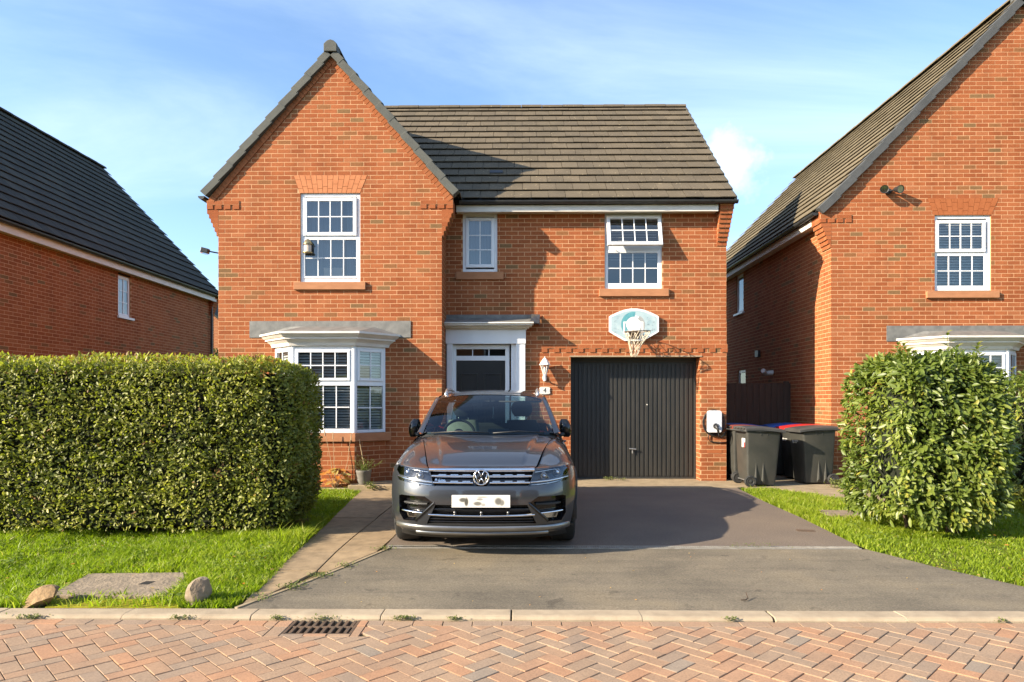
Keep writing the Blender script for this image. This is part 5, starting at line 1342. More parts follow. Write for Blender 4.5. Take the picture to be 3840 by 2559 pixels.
# grass
def grass(name, label, poly, dens, hmin, hmax, keepf=None, wd=.0048, tmul=1.0, parent=None):
    xs = [p[0] for p in poly]; ys = [p[1] for p in poly]; A = (max(xs) - min(xs)) * (max(ys) - min(ys)); n_ = int(A * dens)
    x = RNG.uniform(min(xs), max(xs), n_); y = RNG.uniform(min(ys), max(ys), n_); m_ = np_in_poly(x, y, poly)
    cl = bumpy(x, y, x * 0, 5.0, 77); m_ &= RNG.random(n_) < np.clip(.75 + .4 * cl, .25, 1)
    if keepf is not None: m_ &= keepf(x, y)
    x, y, cl = x[m_], y[m_], cl[m_]; n_ = len(x)
    z = np.where(y > 6.7, 0, KZ * (6.7 - y) / (6.7 - 4.93)) - .022
    patch = bumpy(x, y, x * 0, 2.2, 78)
    h = RNG.uniform(hmin, hmax, n_) * np.clip(1 + .45 * patch + .35 * cl, .35, 1.9) * np.where(y > 6.75, 1.25, 1.0); tall = RNG.random(n_) < .015; h[tall] *= 1.7
    a = RNG.uniform(0, 2 * np.pi, n_); lean = RNG.uniform(.2, 1.15, n_) * h; la = RNG.uniform(0, 2 * np.pi, n_)
    B = np.stack([x, y, z], 1); S_ = np.stack([np.cos(a), np.sin(a), a * 0], 1) * (wd * RNG.uniform(.6, 1.5, n_))[:, None]
    Lv = np.stack([np.cos(la), np.sin(la), la * 0], 1) * lean[:, None]; Z = np.array([0, 0, 1.0])
    M_ = B + Lv * .35 + Z * (h * .6)[:, None]; T = B + Lv + Z * h[:, None]
    V = np.stack([B - S_, B + S_, M_ + S_ * .8, M_ - S_ * .8, T], 1).reshape(-1, 3)
    Fc = (np.array([(0, 1, 2), (0, 2, 3), (3, 2, 4)])[None] + (np.arange(n_) * 5)[:, None, None]).reshape(-1, 3)
    yel = bumpy(x, y, x * 0, 1.7, 101); tint = np.clip(.42 + .22 * patch + RNG.normal(0, .17, n_), 0, .9) * tmul; dry = RNG.random(n_) < np.clip(.03 + .16 * (yel - .5), .02, .3); tint[dry] = RNG.uniform(.9, 1.0, dry.sum())
    o = add_np(name, V, Fc, np.repeat(tint, 3), 'grass_blade', parent)
    return tag(o, label, 'grass', kind='stuff')
def not_cover(x, y): return ~(np_in_poly(x, y, [(-3.55, 5.18), (-2.66, 5.19), (-2.80, 5.74), (-3.60, 5.70)]) | np_in_poly(x, y, [(-3.5, 4.9), (-2.45, 4.9), (-2.6, 5.17), (-3.5, 5.17)]) & (RNG.random(len(x)) < .8))
grass('grass', 'long bright grass on the verge between hedge and kerb', [(-6.2, 4.96), (-2.10, 4.96), (-2.04, 5.36), (-2.08, 6.0), (-2.12, 6.66), (-2.18, 7.35), (-6.2, 7.35)], 9500, .028, .072, not_cover)
grass('grass', 'short grass between the hedge end and the flower bed', [(-2.5, 7.0), (-2.14, 7.0), (-2.25, 8.18), (-2.42, 9.73), (-2.52, 10.9), (-5.2, 10.9), (-5.2, 8.4), (-2.5, 8.4)], 5000, .025, .06)
grass('grass', 'mown grass on the right lawn round the laurel', [(3.36, 6.62), (3.46, 6.45), (3.66, 6.07), (4.04, 5.53), (4.6, 5.2), (5.2, 4.97), (6.6, 4.97), (7.6, 9.0), (7.4, 11.9), (5.66, 11.9), (5.34, 10.0), (5.0, 9.5), (4.70, 9.9), (4.16, 11.08), (3.73, 11.23), (3.59, 11.2), (3.49, 9.8), (3.45, 8.43), (3.36, 7.11)], 5200, .022, .055, lambda x, y: ~np_in_poly(x, y, [(3.82, 8.57), (4.28, 8.52), (4.30, 8.88), (3.84, 8.93)]), tmul=1.08)
for lab, poly_, nn in (('clover and small broad leaves among the verge grass', [(-6, 5.0), (-2.2, 5.0), (-2.25, 6.8), (-6, 6.8)], 2600), ('clover and small broad leaves among the right lawn', [(3.5, 6.6), (4.1, 5.6), (5.2, 5.05), (6.6, 5.05), (7, 8), (5, 9.4), (4.2, 10.9), (3.7, 10.9)], 2600)):
    xs_ = [p[0] for p in poly_]; ys_ = [p[1] for p in poly_]; x = RNG.uniform(min(xs_), max(xs_), nn * 3); y = RNG.uniform(min(ys_), max(ys_), nn * 3)
    m_ = np_in_poly(x, y, poly_) & (bumpy(x, y, x * 0, 3.5, 90) > .25) & not_cover(x, y); x, y = x[m_][:nn], y[m_][:nn]; k_ = len(x); a_ = RNG.uniform(0, 6.28, k_)
    z = np.where(y > 6.7, 0, KZ * (6.7 - y) / (6.7 - 4.93)) + RNG.uniform(.01, .045, k_); ll = RNG.uniform(.018, .040, k_)
    V, Fc = leaf_frames(np.stack([x, y, z], 1), np.stack([np.cos(a_), np.sin(a_), a_ * 0 + .2], 1), np.tile([0, 0, 1.], (k_, 1)) + RNG.normal(0, .3, (k_, 3)), ll, ll * .7)
    tag(add_np('clover', V, Fc, np.repeat(RNG.uniform(.1, 1, k_), 8), 'clover_leaf'), lab, 'clover', kind='stuff')
# little weeds in joints
def weed(label, cx, cy, rx, ry, n_, z, h=.02, mat='herb_leaf', lsz=.018):
    x = cx + RNG.normal(0, rx * .5, n_); y = cy + RNG.normal(0, ry * .5, n_); P_ = np.stack([x, y, z + RNG.uniform(.002, h, n_)], 1)
    a = RNG.uniform(0, 6.28, n_); D = np.stack([np.cos(a), np.sin(a), RNG.uniform(.1, .9, n_)], 1); ln = RNG.uniform(.6, 1.4, n_) * lsz
    V, Fc = leaf_frames(P_, D, np.tile([0, 0, 1.], (n_, 1)) + RNG.normal(0, .3, (n_, 3)), ln, ln * .45); o = add_np('weed_tuft', V, Fc, np.repeat(RNG.uniform(.2, 1, n_), 8), mat)
    return tag(o, label, 'weed', 'weeds growing in joints', 'stuff')
for lab, cx, rx, n_ in (('weed tuft at the kerb foot near the left rock', -3.42, .11, 130), ('weed tuft at the kerb foot left of the gully', -2.35, .08, 90), ('weed tuft at the kerb corner just left of the gully grate', -1.68, .05, 70), ('weed strip along the kerb behind the gully grate', -1.36, .10, 70), ('weed tuft at the kerb foot just right of the gully', -.80, .09, 140), ('small weed at the kerb foot below the car', -.45, .06, 60), ('tiny weed at the kerb foot near the middle of the drive', 1.45, .05, 50), ('tiny weed at the far right of the kerb foot', 3.30, .05, 40)):
    weed(lab, cx, kerb_y0 - .012, rx, .022, n_, RZ0, .028)
for lab, cx, cy, n_ in (('weeds along the edging strip, lowest clump', -1.95, 5.14, 60), ('weeds along the edging strip, second clump from the kerb', -1.80, 5.40, 120), ('weeds along the edging strip, third clump from the kerb', -1.66, 5.68, 90), ('weeds along the edging strip, at mid length', -1.52, 5.98, 60), ('weeds at the upper end of the edging strip', -1.30, 6.56, 50)):
    weed(lab, cx, cy, .10, .09, n_, gz(cy), .03, lsz=.022)
weed('green weeds at the foot of the garage door, left clump', 1.60, Y2 + .05, .10, .04, 110, .0, .06, lsz=.03); weed('green weeds at the foot of the garage door, small right clump', 1.86, Y2 + .05, .06, .03, 60, .0, .04, lsz=.025)
weed('thin weeds sprouting from the channel drain at right', 2.3, 6.68, .35, .02, 90, .0, .04); weed('yellow green weed where path meets the house step', -2.38, 10.9, .08, .06, 120, .02, .12, lsz=.035)
weed('short weeds round the wheel of the right bin', 5.25, 11.3, .16, .14, 260, .0, .12, lsz=.05)
# fallen leaves
nL_ = 150
lx = np.concatenate([RNG.uniform(-6, -2.1, 50), RNG.uniform(3.6, 6.8, 60), RNG.uniform(-2, 5, 40)]); ly = np.concatenate([RNG.uniform(5, 6.9, 50), RNG.uniform(5.2, 7.2, 60), RNG.uniform(4.96, 6.5, 40)])
lz = np.array([gz(v) for v in ly]) + np.concatenate([np.full(110, .035), np.full(40, .004)]); a_ = RNG.uniform(0, 6.28, nL_)
ll = RNG.uniform(.018, .045, nL_) * np.concatenate([np.ones(110), np.full(40, .55)]); V, Fc = leaf_frames(np.stack([lx, ly, lz], 1), np.stack([np.cos(a_), np.sin(a_), a_ * 0], 1), np.tile([0, 0, 1.], (nL_, 1)) + RNG.normal(0, .2, (nL_, 3)), ll, ll * .6)
tag(add_np('fallen_leaves', V, Fc, np.repeat(RNG.uniform(0, .8, nL_), 8), 'dry_leaf'), 'scattered small fallen leaves on the grass and lower drive', 'leaves', kind='stuff')
# dry hosta-like plant in the bed
hp = thing('withered_plant', 'withered yellow and orange plant with tall dry stalks under the bay', 'plant', (-3.0, 11.06, .03))
rg = random.Random(5); Pl, Dl, ll = [], [], []
for i in range(26):
    a = rg.uniform(0, 6.28); h = rg.uniform(.10, .34); r_ = rg.uniform(.04, .22); x, y = -2.98 + math.cos(a) * r_, 11.06 + math.sin(a) * r_ * .4
    mb = MB(); mb.tube([(-2.98 + math.cos(a) * .03, 11.06, .02), (x * .6 + -2.98 * .4, y, h * .8), (x, y, h)], [.006, .005, .003], 5)
    if i < 16: mb.build('stalk', 'stick', hp)
    Pl.append((x, y, h)); Dl.append((math.cos(a), math.sin(a), -.35)); ll.append(rg.uniform(.08, .17))
V, Fc = leaf_frames(np.array(Pl), np.array(Dl), np.tile([0, -.5, .9], (26, 1)), np.array(ll), np.array(ll) * .55); add_np('leaves', V, Fc, np.repeat(RNG.uniform(0, 1, 26), 8), 'dry_leaf', hp, True)
for dx, lean, h in ((-.07, -.16, .95), (-.02, -.02, .90), (.20, .10, .88)):
    mb = MB(); mb.tube([(-2.98 + dx * .4, 11.08, .02), (-2.98 + dx, 11.06, h * .5), (-2.98 + dx + lean * .6, 11.05, h)], [.006, .004, .003], 5); mb.tube([(-2.98 + dx + lean * .6, 11.05, h - .09), (-2.98 + dx + lean * .62, 11.05, h + .02)], [.009, .005], 5); mb.build('flower_stalk', 'stick', hp)
# potted herb
pt = thing('potted_plant', 'wispy green herb in a grey pot with a cane beside the bay', 'plant', (-2.53, 11.12, .075))
zb = .075
mb = MB(); mb.lathe([(0, zb), (.085, zb), (.10, zb + .03), (.118, zb + .19), (.125, zb + .20), (.125, zb + .23), (.112, zb + .23), (.11, zb + .20), (0, zb + .20)], lambda x, y, h: (-2.53 + x, 11.12 + y, h), 28); mb.build('pot', 'pot_grey', pt, angle=40)
mb = MB(); mb.tube([(-2.50, 11.14, zb + .15), (-2.60, 11.10, .80)], .007, 6); mb.build('cane', 'stick', pt)
Ps, Ds = [], []
for i in range(46):
    a = rg.uniform(0, 6.28); L_ = rg.uniform(.10, .34); out = rg.uniform(.2, 1.0); base = Vector((-2.53 + rg.uniform(-.05, .05), 11.12 + rg.uniform(-.05, .05), zb + .2))
    d = Vector((math.cos(a) * out, math.sin(a) * out * .8, 1.1 - .5 * out)).normalized()
    if i < 4: d = Vector((.85, -.2, .35)).normalized(); L_ = rg.uniform(.28, .40)
    k = 16
    for j in range(k):
        t = (j + 1) / k; p = base + d * (L_ * t) + Vector((0, 0, .06 * t * t * (1 if i < 4 else -.4))); Ps.append(tuple(p)); b_ = rg.uniform(0, 6.28); Ds.append(tuple(d * .6 + Vector((math.cos(b_), math.sin(b_), .4))))
nP = len(Ps); ll = RNG.uniform(.02, .036, nP); V, Fc = leaf_frames(np.array(Ps), np.array(Ds), np.tile([0, 0, 1.], (nP, 1)), ll, ll * .3); add_np('leaves', V, Fc, np.repeat(RNG.uniform(.1, 1, nP), 8), 'herb_leaf', pt)['kind'] = 'stuff'
# far tree in the left gap
tr = thing('distant_tree', 'dark green tree beyond the gap between the left houses', 'tree', (-13.2, 30, 0))
mb = MB(); mb.tube([(-13.2, 30, 0), (-13.15, 30, 1.6), (-13.2, 30, 3.2)], [.16, .12, .05], 8)
for i in range(6):
    a = i * 1.05; mb.tube([(-13.18, 30, 1.3 + i * .25), (-13.18 + math.cos(a) * .7, 30 + math.sin(a) * .7, 2.0 + i * .25)], [.05, .02], 5)
mb.build('trunk', 'bark', tr)
nT = 5000; q = norm(RNG.normal(0, 1, (nT, 3))); r_ = RNG.uniform(.55, 1, nT) ** .6 * (1 + .25 * bumpy(q[:, 0], q[:, 1], q[:, 2], 3, 3)); P_ = np.array([-13.2, 30, 2.45]) + q * r_[:, None] * np.array([1.5, 1.4, 1.25]); ll = RNG.uniform(.10, .18, nT)
V, Fc = leaf_frames(P_, q + RNG.normal(0, .7, (nT, 3)), q + np.array([0, 0, .8]), ll, ll * .55); add_np('crown', V, Fc, np.repeat(RNG.uniform(0, 1, nT), 8), 'tree_leaf', tr)

# ------------------------------------------------------------------ things fixed to the houses
# coach lantern
ln_ = thing('wall_lantern', 'white coach lantern fixed between porch and garage', 'lantern', (.443, Y2, 1.77))
lc = Vector((.443, Y2 - .13, 0))
def lth(prof, n_=6, ph=0): 
    return MB().lathe(prof, lambda x, y, h: (lc.x + x, lc.y + y, h), n_)
lth([(.0, 2.215), (.010, 2.205), (.012, 2.185), (.030, 2.175), (.060, 2.13), (.088, 2.085), (.098, 2.065), (.092, 2.060), (0, 2.06)], 6).build('roof', 'white_metal', ln_)
lth([(.0, 1.905), (.030, 1.905), (.034, 1.89), (.026, 1.86), (.022, 1.80), (.030, 1.785), (.0, 1.775)], 12).build('base', 'white_metal', ln_, angle=35)
for k in range(6):
    a = 2 * math.pi * k / 6; mb = MB(); mb.tube([(lc.x + .074 * math.cos(a), lc.y + .074 * math.sin(a), 2.062), (lc.x + .030 * math.cos(a), lc.y + .030 * math.sin(a), 1.905)], .007, 5); mb.build('glazing_rib', 'white_metal', ln_)
lth([(.070, 2.06), (.028, 1.907)], 6).build('glass', 'lamp_glass', ln_)
lth([(0, 1.905), (.013, 1.905), (.013, 1.96), (.018, 1.99), (.012, 2.03), (0, 2.035)], 10).build('bulb', 'blind_white', ln_, smooth=True)
mb = MB(); mb.tube([(lc.x, lc.y, 1.83), (lc.x, Y2 - .06, 1.80), (lc.x, Y2 - .01, 1.84)], .014, 8); mb.lathe([(0, .03), (.035, .028), (.045, 0)], lambda x, y, h: (lc.x + x * .8, Y2 - h, 1.84 + y * 1.6), 14); mb.build('bracket', 'white_metal', ln_, smooth=True)
# number plaque
pq = thing('house_number_plaque', 'pale oval-ended plaque with the number 4 beside the porch', 'plaque', (.447, Y2, 1.61))
pl = [(-.10, .045), (-.078, .062), (-.03, .066), (.03, .066), (.078, .062), (.10, .045), (.092, .02), (.092, -.02), (.10, -.045), (.078, -.062), (.03, -.066), (-.03, -.066), (-.078, -.062), (-.10, -.045), (-.092, -.02), (-.092, .02)]
mb = MB(); mb.prism(pl, lambda a, b_, c_: (.447 + a, Y2 - c_, 1.612 + b_), .008, .022); fix_normals(mb.build('plate', 'plaque_white', pq, bevel=.004))
text_mb('4', .115, lambda x, y, d: (.447 + x, Y2 - .0235 - d, 1.612 + y), .001).build('numeral', 'ink_black', pq)
# basketball hoop
bh = thing('basketball_hoop', 'white basketball backboard with teal print, iron ring and frayed net above the garage', 'basketball hoop', (2.03, Y2, 2.5))
BX, BZ, BY = 2.027, 2.775, Y2 - .055
out = [(-.443, -.02), (-.443, .15), (-.405, .175), (-.30, .225), (-.18, .27), (-.06, .293), (.06, .293), (.18, .27), (.30, .225), (.405, .175), (.443, .15), (.443, -.12), (.38, -.16), (.18, -.275), (.16, -.282), (-.16, -.282), (-.18, -.275), (-.38, -.16), (-.443, -.12)]
def bp(a, b_, c_): return (BX + a, BY - c_, BZ + b_)
mb = MB(); mb.prism(out, bp, 0, .018); fix_normals(mb.build('backboard', 'board_white', bh, bevel=.004))
inn = [(a * .915, b_ * .88) for a, b_ in out]
mb = MB(); mb.prism(inn, bp, .018, .0192); mb.build('printed_panel', 'board_pale', bh)
def arc(c, r0, r1, a0, a1, n_=18):
    o_ = [(c[0] + r1 * math.cos(R(a0 + (a1 - a0) * i / n_)), c[1] + r1 * math.sin(R(a0 + (a1 - a0) * i / n_))) for i in range(n_ + 1)]
    i_ = [(c[0] + r0 * math.cos(R(a0 + (a1 - a0) * i / n_)), c[1] + r0 * math.sin(R(a0 + (a1 - a0) * i / n_))) for i in range(n_ + 1)]
    return o_, i_
def arc_mb(c, r0, r1, a0, a1, c0, c1):
    o_, i_ = arc(c, r0, r1, a0, a1); m_ = len(o_); mb = MB()
    mb.add([bp(*p, c1) for p in o_] + [bp(*p, c1) for p in i_], [(k, k + 1, m_ + k + 1, m_ + k) for k in range(m_ - 1)]); return mb
MB().lathe([(0, .0199), (.150, .0199), (.150, .0192)], lambda x, y, h: bp(.0 + x, .02 + y, h), 36).build('ball_print', 'board_white', bh)
arc_mb((-.005, .01), .135, .225, 82, 222, .0192, .0204).build('teal_arc', 'board_teal', bh)
arc_mb((.005, .0), .12, .19, -38, 60, .0192, .0204).build('grey_arc', 'board_grey', bh)
rg = random.Random(12)
mb = MB()
for i in range(34):
    a, b_ = rg.choice(((-.34, .04), (.31, .05), (-.30, -.05), (.30, .0))); a += rg.uniform(-.07, .07); b_ += rg.uniform(-.12, .12); w_, h_ = rg.uniform(.008, .03), rg.uniform(.004, .012)
    an = rg.uniform(-.8, .8); q = [(a + x * math.cos(an) - y * math.sin(an), b_ + x * math.sin(an) + y * math.cos(an)) for x, y in ((-w_, -h_), (w_, -h_ * .3), (w_ * .8, h_), (-w_ * .6, h_ * .7))]
    mb.add([bp(*p, .0202) for p in q], [(0, 1, 2, 3)])
mb.build('faded_print', 'board_mark', bh)
mb = MB(); bars(mb, lambda u, z, d: bp(u, z, d), -.19, .165, -.16, .06, .03, .0192, .0215); mb.build('target_square', 'board_white', bh)
RC = Vector((2.04, Y2 - .345, 2.632)); RRd = .222
mb = MB(); mb.tube([RC + Vector((math.cos(t) * RRd, math.sin(t) * RRd, .012 * math.sin(t + .6))) for t in [2 * math.pi * k / 40 for k in range(41)]], .0085, 8, caps=False); mb.build('ring', 'rim_iron', bh, smooth=True)
mb = MB()
for sx in (-1, 1): mb.tube([(BX + sx * .07, BY - .02, 2.645), (RC.x + sx * .12, RC.y + .185, 2.637)], .009, 6); mb.tube([(BX + sx * .07, BY - .02, 2.55), (RC.x + sx * .10, RC.y + .19, 2.63)], .007, 6)
mb.box(BX - .09, BX + .09, BY - .03, BY - .02, 2.53, 2.67); mb.build('bracket', 'rim_iron', bh)
mb = MB(); nc = 12; levels = [(RRd, 2.63, 0), (.175, 2.53, .5), (.125, 2.44, 0), (.09, 2.35, .5), (.075, 2.27, 0), (.045, 2.205, .5)]
for k in range(nc):
    for s_ in (-.5, .5):
        pts = []
        for i, (r_, z, ph) in enumerate(levels):
            a = 2 * math.pi * (k + (s_ if i % 2 else 0)) / nc; j = rg.uniform(-.012, .012)
            pts.append((RC.x + r_ * math.cos(a) - .012 * i + j, RC.y + r_ * math.sin(a) + j, z + rg.uniform(-.015, .015)))
        mb.tube(pts if rg.random() > .15 else pts[:4], .0052, 5)
mb.build('net', 'net_cord', bh)
# charging point
ev = thing('car_charger', 'white wall mounted car charging unit with coiled black cable', 'charger', (3.447, Y2, .87))
def rrect(w_, h_, r_, n_=6):
    o_ = []
    for cx, cy, a0 in ((w_ - r_, h_ - r_, 0), (-w_ + r_, h_ - r_, 90), (-w_ + r_, -h_ + r_, 180), (w_ - r_, -h_ + r_, 270)):
        for i in range(n_ + 1): a = R(a0 + 90 * i / n_); o_.append((cx + r_ * math.cos(a), cy + r_ * math.sin(a)))
    return o_
ep = lambda a, b_, c_: (3.447 + a, Y2 - c_, 1.06 + b_)
mb = MB(); mb.prism(rrect(.127, .195, .045), ep, .05, .115); fix_normals(mb.build('cover', 'ev_white', ev, bevel=.012, seg=3))
mb = MB(); mb.prism(rrect(.118, .186, .045), ep, .0, .05); fix_normals(mb.build('housing', 'black_plastic', ev, bevel=.004))
mb = MB(); mb.lathe([(.0, .117), (.052, .117), (.052, .128), (.042, .130), (.040, .120)], lambda x, y, h: (3.461 + x, Y2 - h, .985 + y), 22); mb.build('socket', 'steel_grey', ev, smooth=False)
mb = MB(); mb.tube([(3.461, Y2 - .12, .985), (3.462, Y2 - .19, .975), (3.475, Y2 - .21, .92), (3.487, Y2 - .20, .86)], [.030, .031, .024, .017], 12); mb.build('plug', 'black_plastic', ev, smooth=True)
mb = MB()
for k, rad in enumerate((.185, .20, .212)):
    mb.tube([(3.447 + (rad * .82 + .01 * k) * math.cos(t), Y2 - .02 - .012 * k, 1.04 + rad * 1.08 * math.sin(t)) for t in [2 * math.pi * j / 36 for j in range(37)]], .0085, 6, caps=False)
mb.tube([(3.487, Y2 - .20, .86), (3.50, Y2 - .16, .80), (3.56, Y2 - .10, .78), (3.63, Y2 - .06, .83), (3.665, Y2 - .04, .89)], .0085, 7)
mb.tube([(3.36, Y2 - .03, .86), (3.35, Y2 - .03, .76), (3.40, Y2 - .02, .70), (3.55, Y2 - .02, .685), (3.68, Y2 - .02, .69)], .0085, 7)
mb.build('cable', 'black_plastic', ev, smooth=True)
mb = MB(); mb.box(3.34, 3.60, Y2 - .006, Y2 + .01, .495, .555); fix_normals(mb.build('vent_brick', 'smooth_red_brick', house))
# security light on the left corner of the gable
sc_ = thing('security_light', 'small dark security light on an arm at the left corner of the gable', 'security light', (-5.12, Y1 + .06, 3.95))
mb = MB(); mb.tube([(-5.115, Y1 + .06, 3.945), (-5.30, Y1 + .03, 3.975)], .012, 6); mb.box(-5.125, -5.105, Y1 + .03, Y1 + .09, 3.91, 3.98); mb.build('arm', 'black_plastic', sc_)
mb = MB(); mb.obox((-5.355, Y1 + .02, 3.985), (1, .1, -.25), (0, 1, 0), (.25, 0, 1), .06, .045, .04); mb.build('head', 'black_plastic', sc_, bevel=.008)
mb = MB(); mb.obox((-5.368, Y1 + .02, 3.938), (1, .1, -.25), (0, 1, 0), (.25, 0, 1), .05, .04, .008); mb.build('lens', 'lamp_glass', sc_)
# twin spot on the right neighbour
tw = thing('security_light', 'twin headed black security spotlight high on the right house', 'security light', (6.60, Y3, 5.2))
mb = MB(); mb.lathe([(0, .05), (.05, .045), (.055, 0)], lambda x, y, h: (6.62 + x, Y3 - h, 5.19 + y), 16); mb.tube([(6.50, Y3 - .08, 5.20), (6.62, Y3 - .04, 5.19), (6.73, Y3 - .08, 5.21)], .014, 6); mb.build('mount', 'black_plastic', tw)
for x, dx in ((6.485, -.3), (6.735, .25)):
    d = Vector((dx, -1, -.25)).normalized(); u = d.cross(Vector((0, 0, 1))).normalized(); v = u.cross(d); c = Vector((x, Y3 - .12, 5.20))
    mb = MB(); mb.lathe([(0, -.06), (.04, -.06), (.055, .0), (.072, .06), (.072, .075), (.062, .07)], lambda a, b_, h: tuple(c + u * a + v * b_ + d * h), 18); mb.build('lamp_head', 'black_plastic', tw, angle=40)
    mb = MB(); mb.lathe([(0, .065), (.063, .066)], lambda a, b_, h: tuple(c + u * a + v * b_ + d * h), 18); mb.build('lens', 'reflector', tw)
# white boiler flue on the right flank
fl = thing('boiler_flue', 'short white flue pipe on the shaded flank of the right house', 'flue', (NL, 15.3, 2.05)); 
mb = MB(); mb.tube([(NL, 15.30, 2.06), (NL - .16, 15.30, 2.05)], .055, 14); mb.build('pipe', 'white_metal', fl, angle=40)
mb = MB(); mb.tube([(NL - .16, 15.30, 2.05), (NL - .26, 15.18, 2.10)], [.055, .05], 14); mb.build('elbow', 'white_metal', fl, angle=40)
# things behind the panes
ob = thing('window_feeder', 'small brass lantern shaped feeder stuck to the lower left pane of the gable window', 'feeder', (-3.585, Y1 - .02, 3.93))
fe = lambda x, y, h: (-3.585 + x, Y1 - .035 + y * .75, h)
MB().lathe([(0, 4.165), (.02, 4.16), (.045, 4.135), (.075, 4.085), (.082, 4.07), (.06, 4.07)], fe, 16).build('cap', 'brass', ob, smooth=True)
MB().lathe([(.0, 3.925), (.085, 3.925), (.088, 3.935), (.082, 3.945), (.05, 3.95)], fe, 16).build('tray', 'brass', ob, smooth=True)
MB().lathe([(.058, 4.075), (.062, 4.01), (.058, 3.945)], fe, 16).build('seed_tube', 'cardboard', ob, smooth=True)
cb = MB(); cb.prism([(-3.34, 3.47), (-3.03, 3.47), (-3.03, 3.70), (-3.35, 3.70)], lambda a, b_, c_: (a, c_, b_), Y1 + .085, Y1 + .10); tag(fix_normals(cb.build('card_panel', 'cardboard')), 'beige panel leaning inside the upper gable window', 'panel')
# wooden side gate in the shaded passage
gt = thing('side_gate', 'dark boarded timber gate across the shaded passage between houses', 'gate', (4.65, 14.3, 0))
x = 3.72; i = 0
while x < 5.58:
    mb = MB(); mb.box(x, x + .117, 14.30 + .006 * (i % 2), 14.325 + .006 * (i % 2), .04, 1.80 + (.02 if x < 4.1 else 0)); mb.build('board', 'gate_timber', gt, bevel=.003); x += .124; i += 1
for x in (3.70, 4.12, 5.50): mb = MB(); mb.box(x, x + .09, 14.335, 14.42, 0, 1.84); mb.build('post', 'gate_timber', gt)
mb = MB(); mb.box(3.72, 5.58, 14.335, 14.37, .3, .4); mb.box(3.72, 5.58, 14.335, 14.37, 1.5, 1.6); mb.build('rail', 'gate_timber', gt)

# ------------------------------------------------------------------ wheelie bins
def bin_parts(lid_mat, print_front=True):
    """240 litre bin, front towards +x, standing on z=0, origin at its base centre"""
    P = []
    def sec(z, x0, x1, hw, r_=.035):
        o_ = []
        for cx, cy, a0 in ((x1 - r_, hw - r_, 0), (x0 + r_, hw - r_, 90), (x0 + r_, -hw + r_, 180), (x1 - r_, -hw + r_, 270)):
            for k in range(4): a = R(a0 + 30 * k); o_.append((cx + r_ * math.cos(a), cy + r_ * math.sin(a), z))
        return o_
    mb = MB(); rows = [sec(.035, -.13, .24, .215), sec(.10, -.22, .245, .222), sec(.25, -.245, .255, .23), sec(.95, -.265, .305, .268), sec(.985, -.27, .31, .275), sec(.985, -.30, .335, .29), sec(1.005, -.30, .335, .29)]
    mb.grid(rows, closed=True); n_ = len(rows[0]); mb.add(rows[0], [tuple(range(n_))[::-1]]); mb.add(rows[-1], [tuple(range(n_))])
    P.append(('body', mb, 'bin_black', 35))
    mb = MB()
    for sy in (-1, 1):
        for x, h in ((.02, .50), (-.10, .46)):             # moulded ribs at the foot of each side
            mb.add([(x - .035, sy * .222, .04), (x + .03, sy * .222, .04), (x + .012, sy * .252, .10), (x, sy * .240, h), (x - .015, sy * .252, .10)], [(0, 1, 2, 4), (4, 2, 3), (0, 4, 3), (1, 3, 2)])
        for x in (-.03, .08): mb.box(x - .008, x + .008, sy * .262 - .012, sy * .262 + .012, .915, .985)
    P.append(('ribs', mb, 'bin_black', None))
    mb = MB(); rows = []
    for i in range(9):
        t = i / 8; x = -.29 + .665 * t; zc = 1.058 - .045 * t * t + .012 * math.sin(math.pi * t); hw = .30
        rows.append([(x, -hw, zc - .058), (x, -hw, zc - .02), (x, -hw + .025, zc), (x, -.1, zc + .014), (x, .1, zc + .014), (x, hw - .025, zc), (x, hw, zc - .02), (x, hw, zc - .058)])
    mb.grid(rows); mb.add(rows[0], [tuple(range(8))]); mb.add(rows[-1], [tuple(range(8))[::-1]]); mb.add([rows[0][0], rows[0][7], rows[-1][7], rows[-1][0]], [(0, 1, 2, 3)])
    P.append(('lid', mb, lid_mat, 35))
    mb = MB(); mb.tube([(-.30, -.22, .985), (-.355, -.22, 1.0), (-.355, .22, 1.0), (-.30, .22, .985)], .014, 8)
    for y in (-.20, -.06, .06, .20): mb.tube([(-.29, y - .05, 1.035), (-.29, y + .05, 1.035)], .018, 8)
    P.append(('handle', mb, 'bin_black', 40))
    mb = MB(); mb.tube([(-.215, -.265, .10), (-.215, .265, .10)], .011, 8); P.append(('axle', mb, 'steel_grey', 40))
    for sy in (-1, 1):
        mb = MB(); mb.lathe([(.0, -.022), (.045, -.022), (.062, -.018), (.085, -.026), (.098, -.018), (.102, 0), (.098, .018), (.085, .026), (.062, .018), (.045, .022), (.0, .022)], lambda a, b_, h: (-.215 + a, sy * .275 + h, .102 + b_), 26); P.append(('wheel', mb, 'rubber', 40))
        mb = MB(); mb.lathe([(.0, .031), (.018, .030), (.02, .022), (.05, .020), (.058, .026), (.060, .018)], lambda a, b_, h: (-.215 + a, sy * (.275 + h), .102 + b_), 20); P.append(('hubcap', mb, 'bin_lid_grey', 40))
    return P
BIN = {}
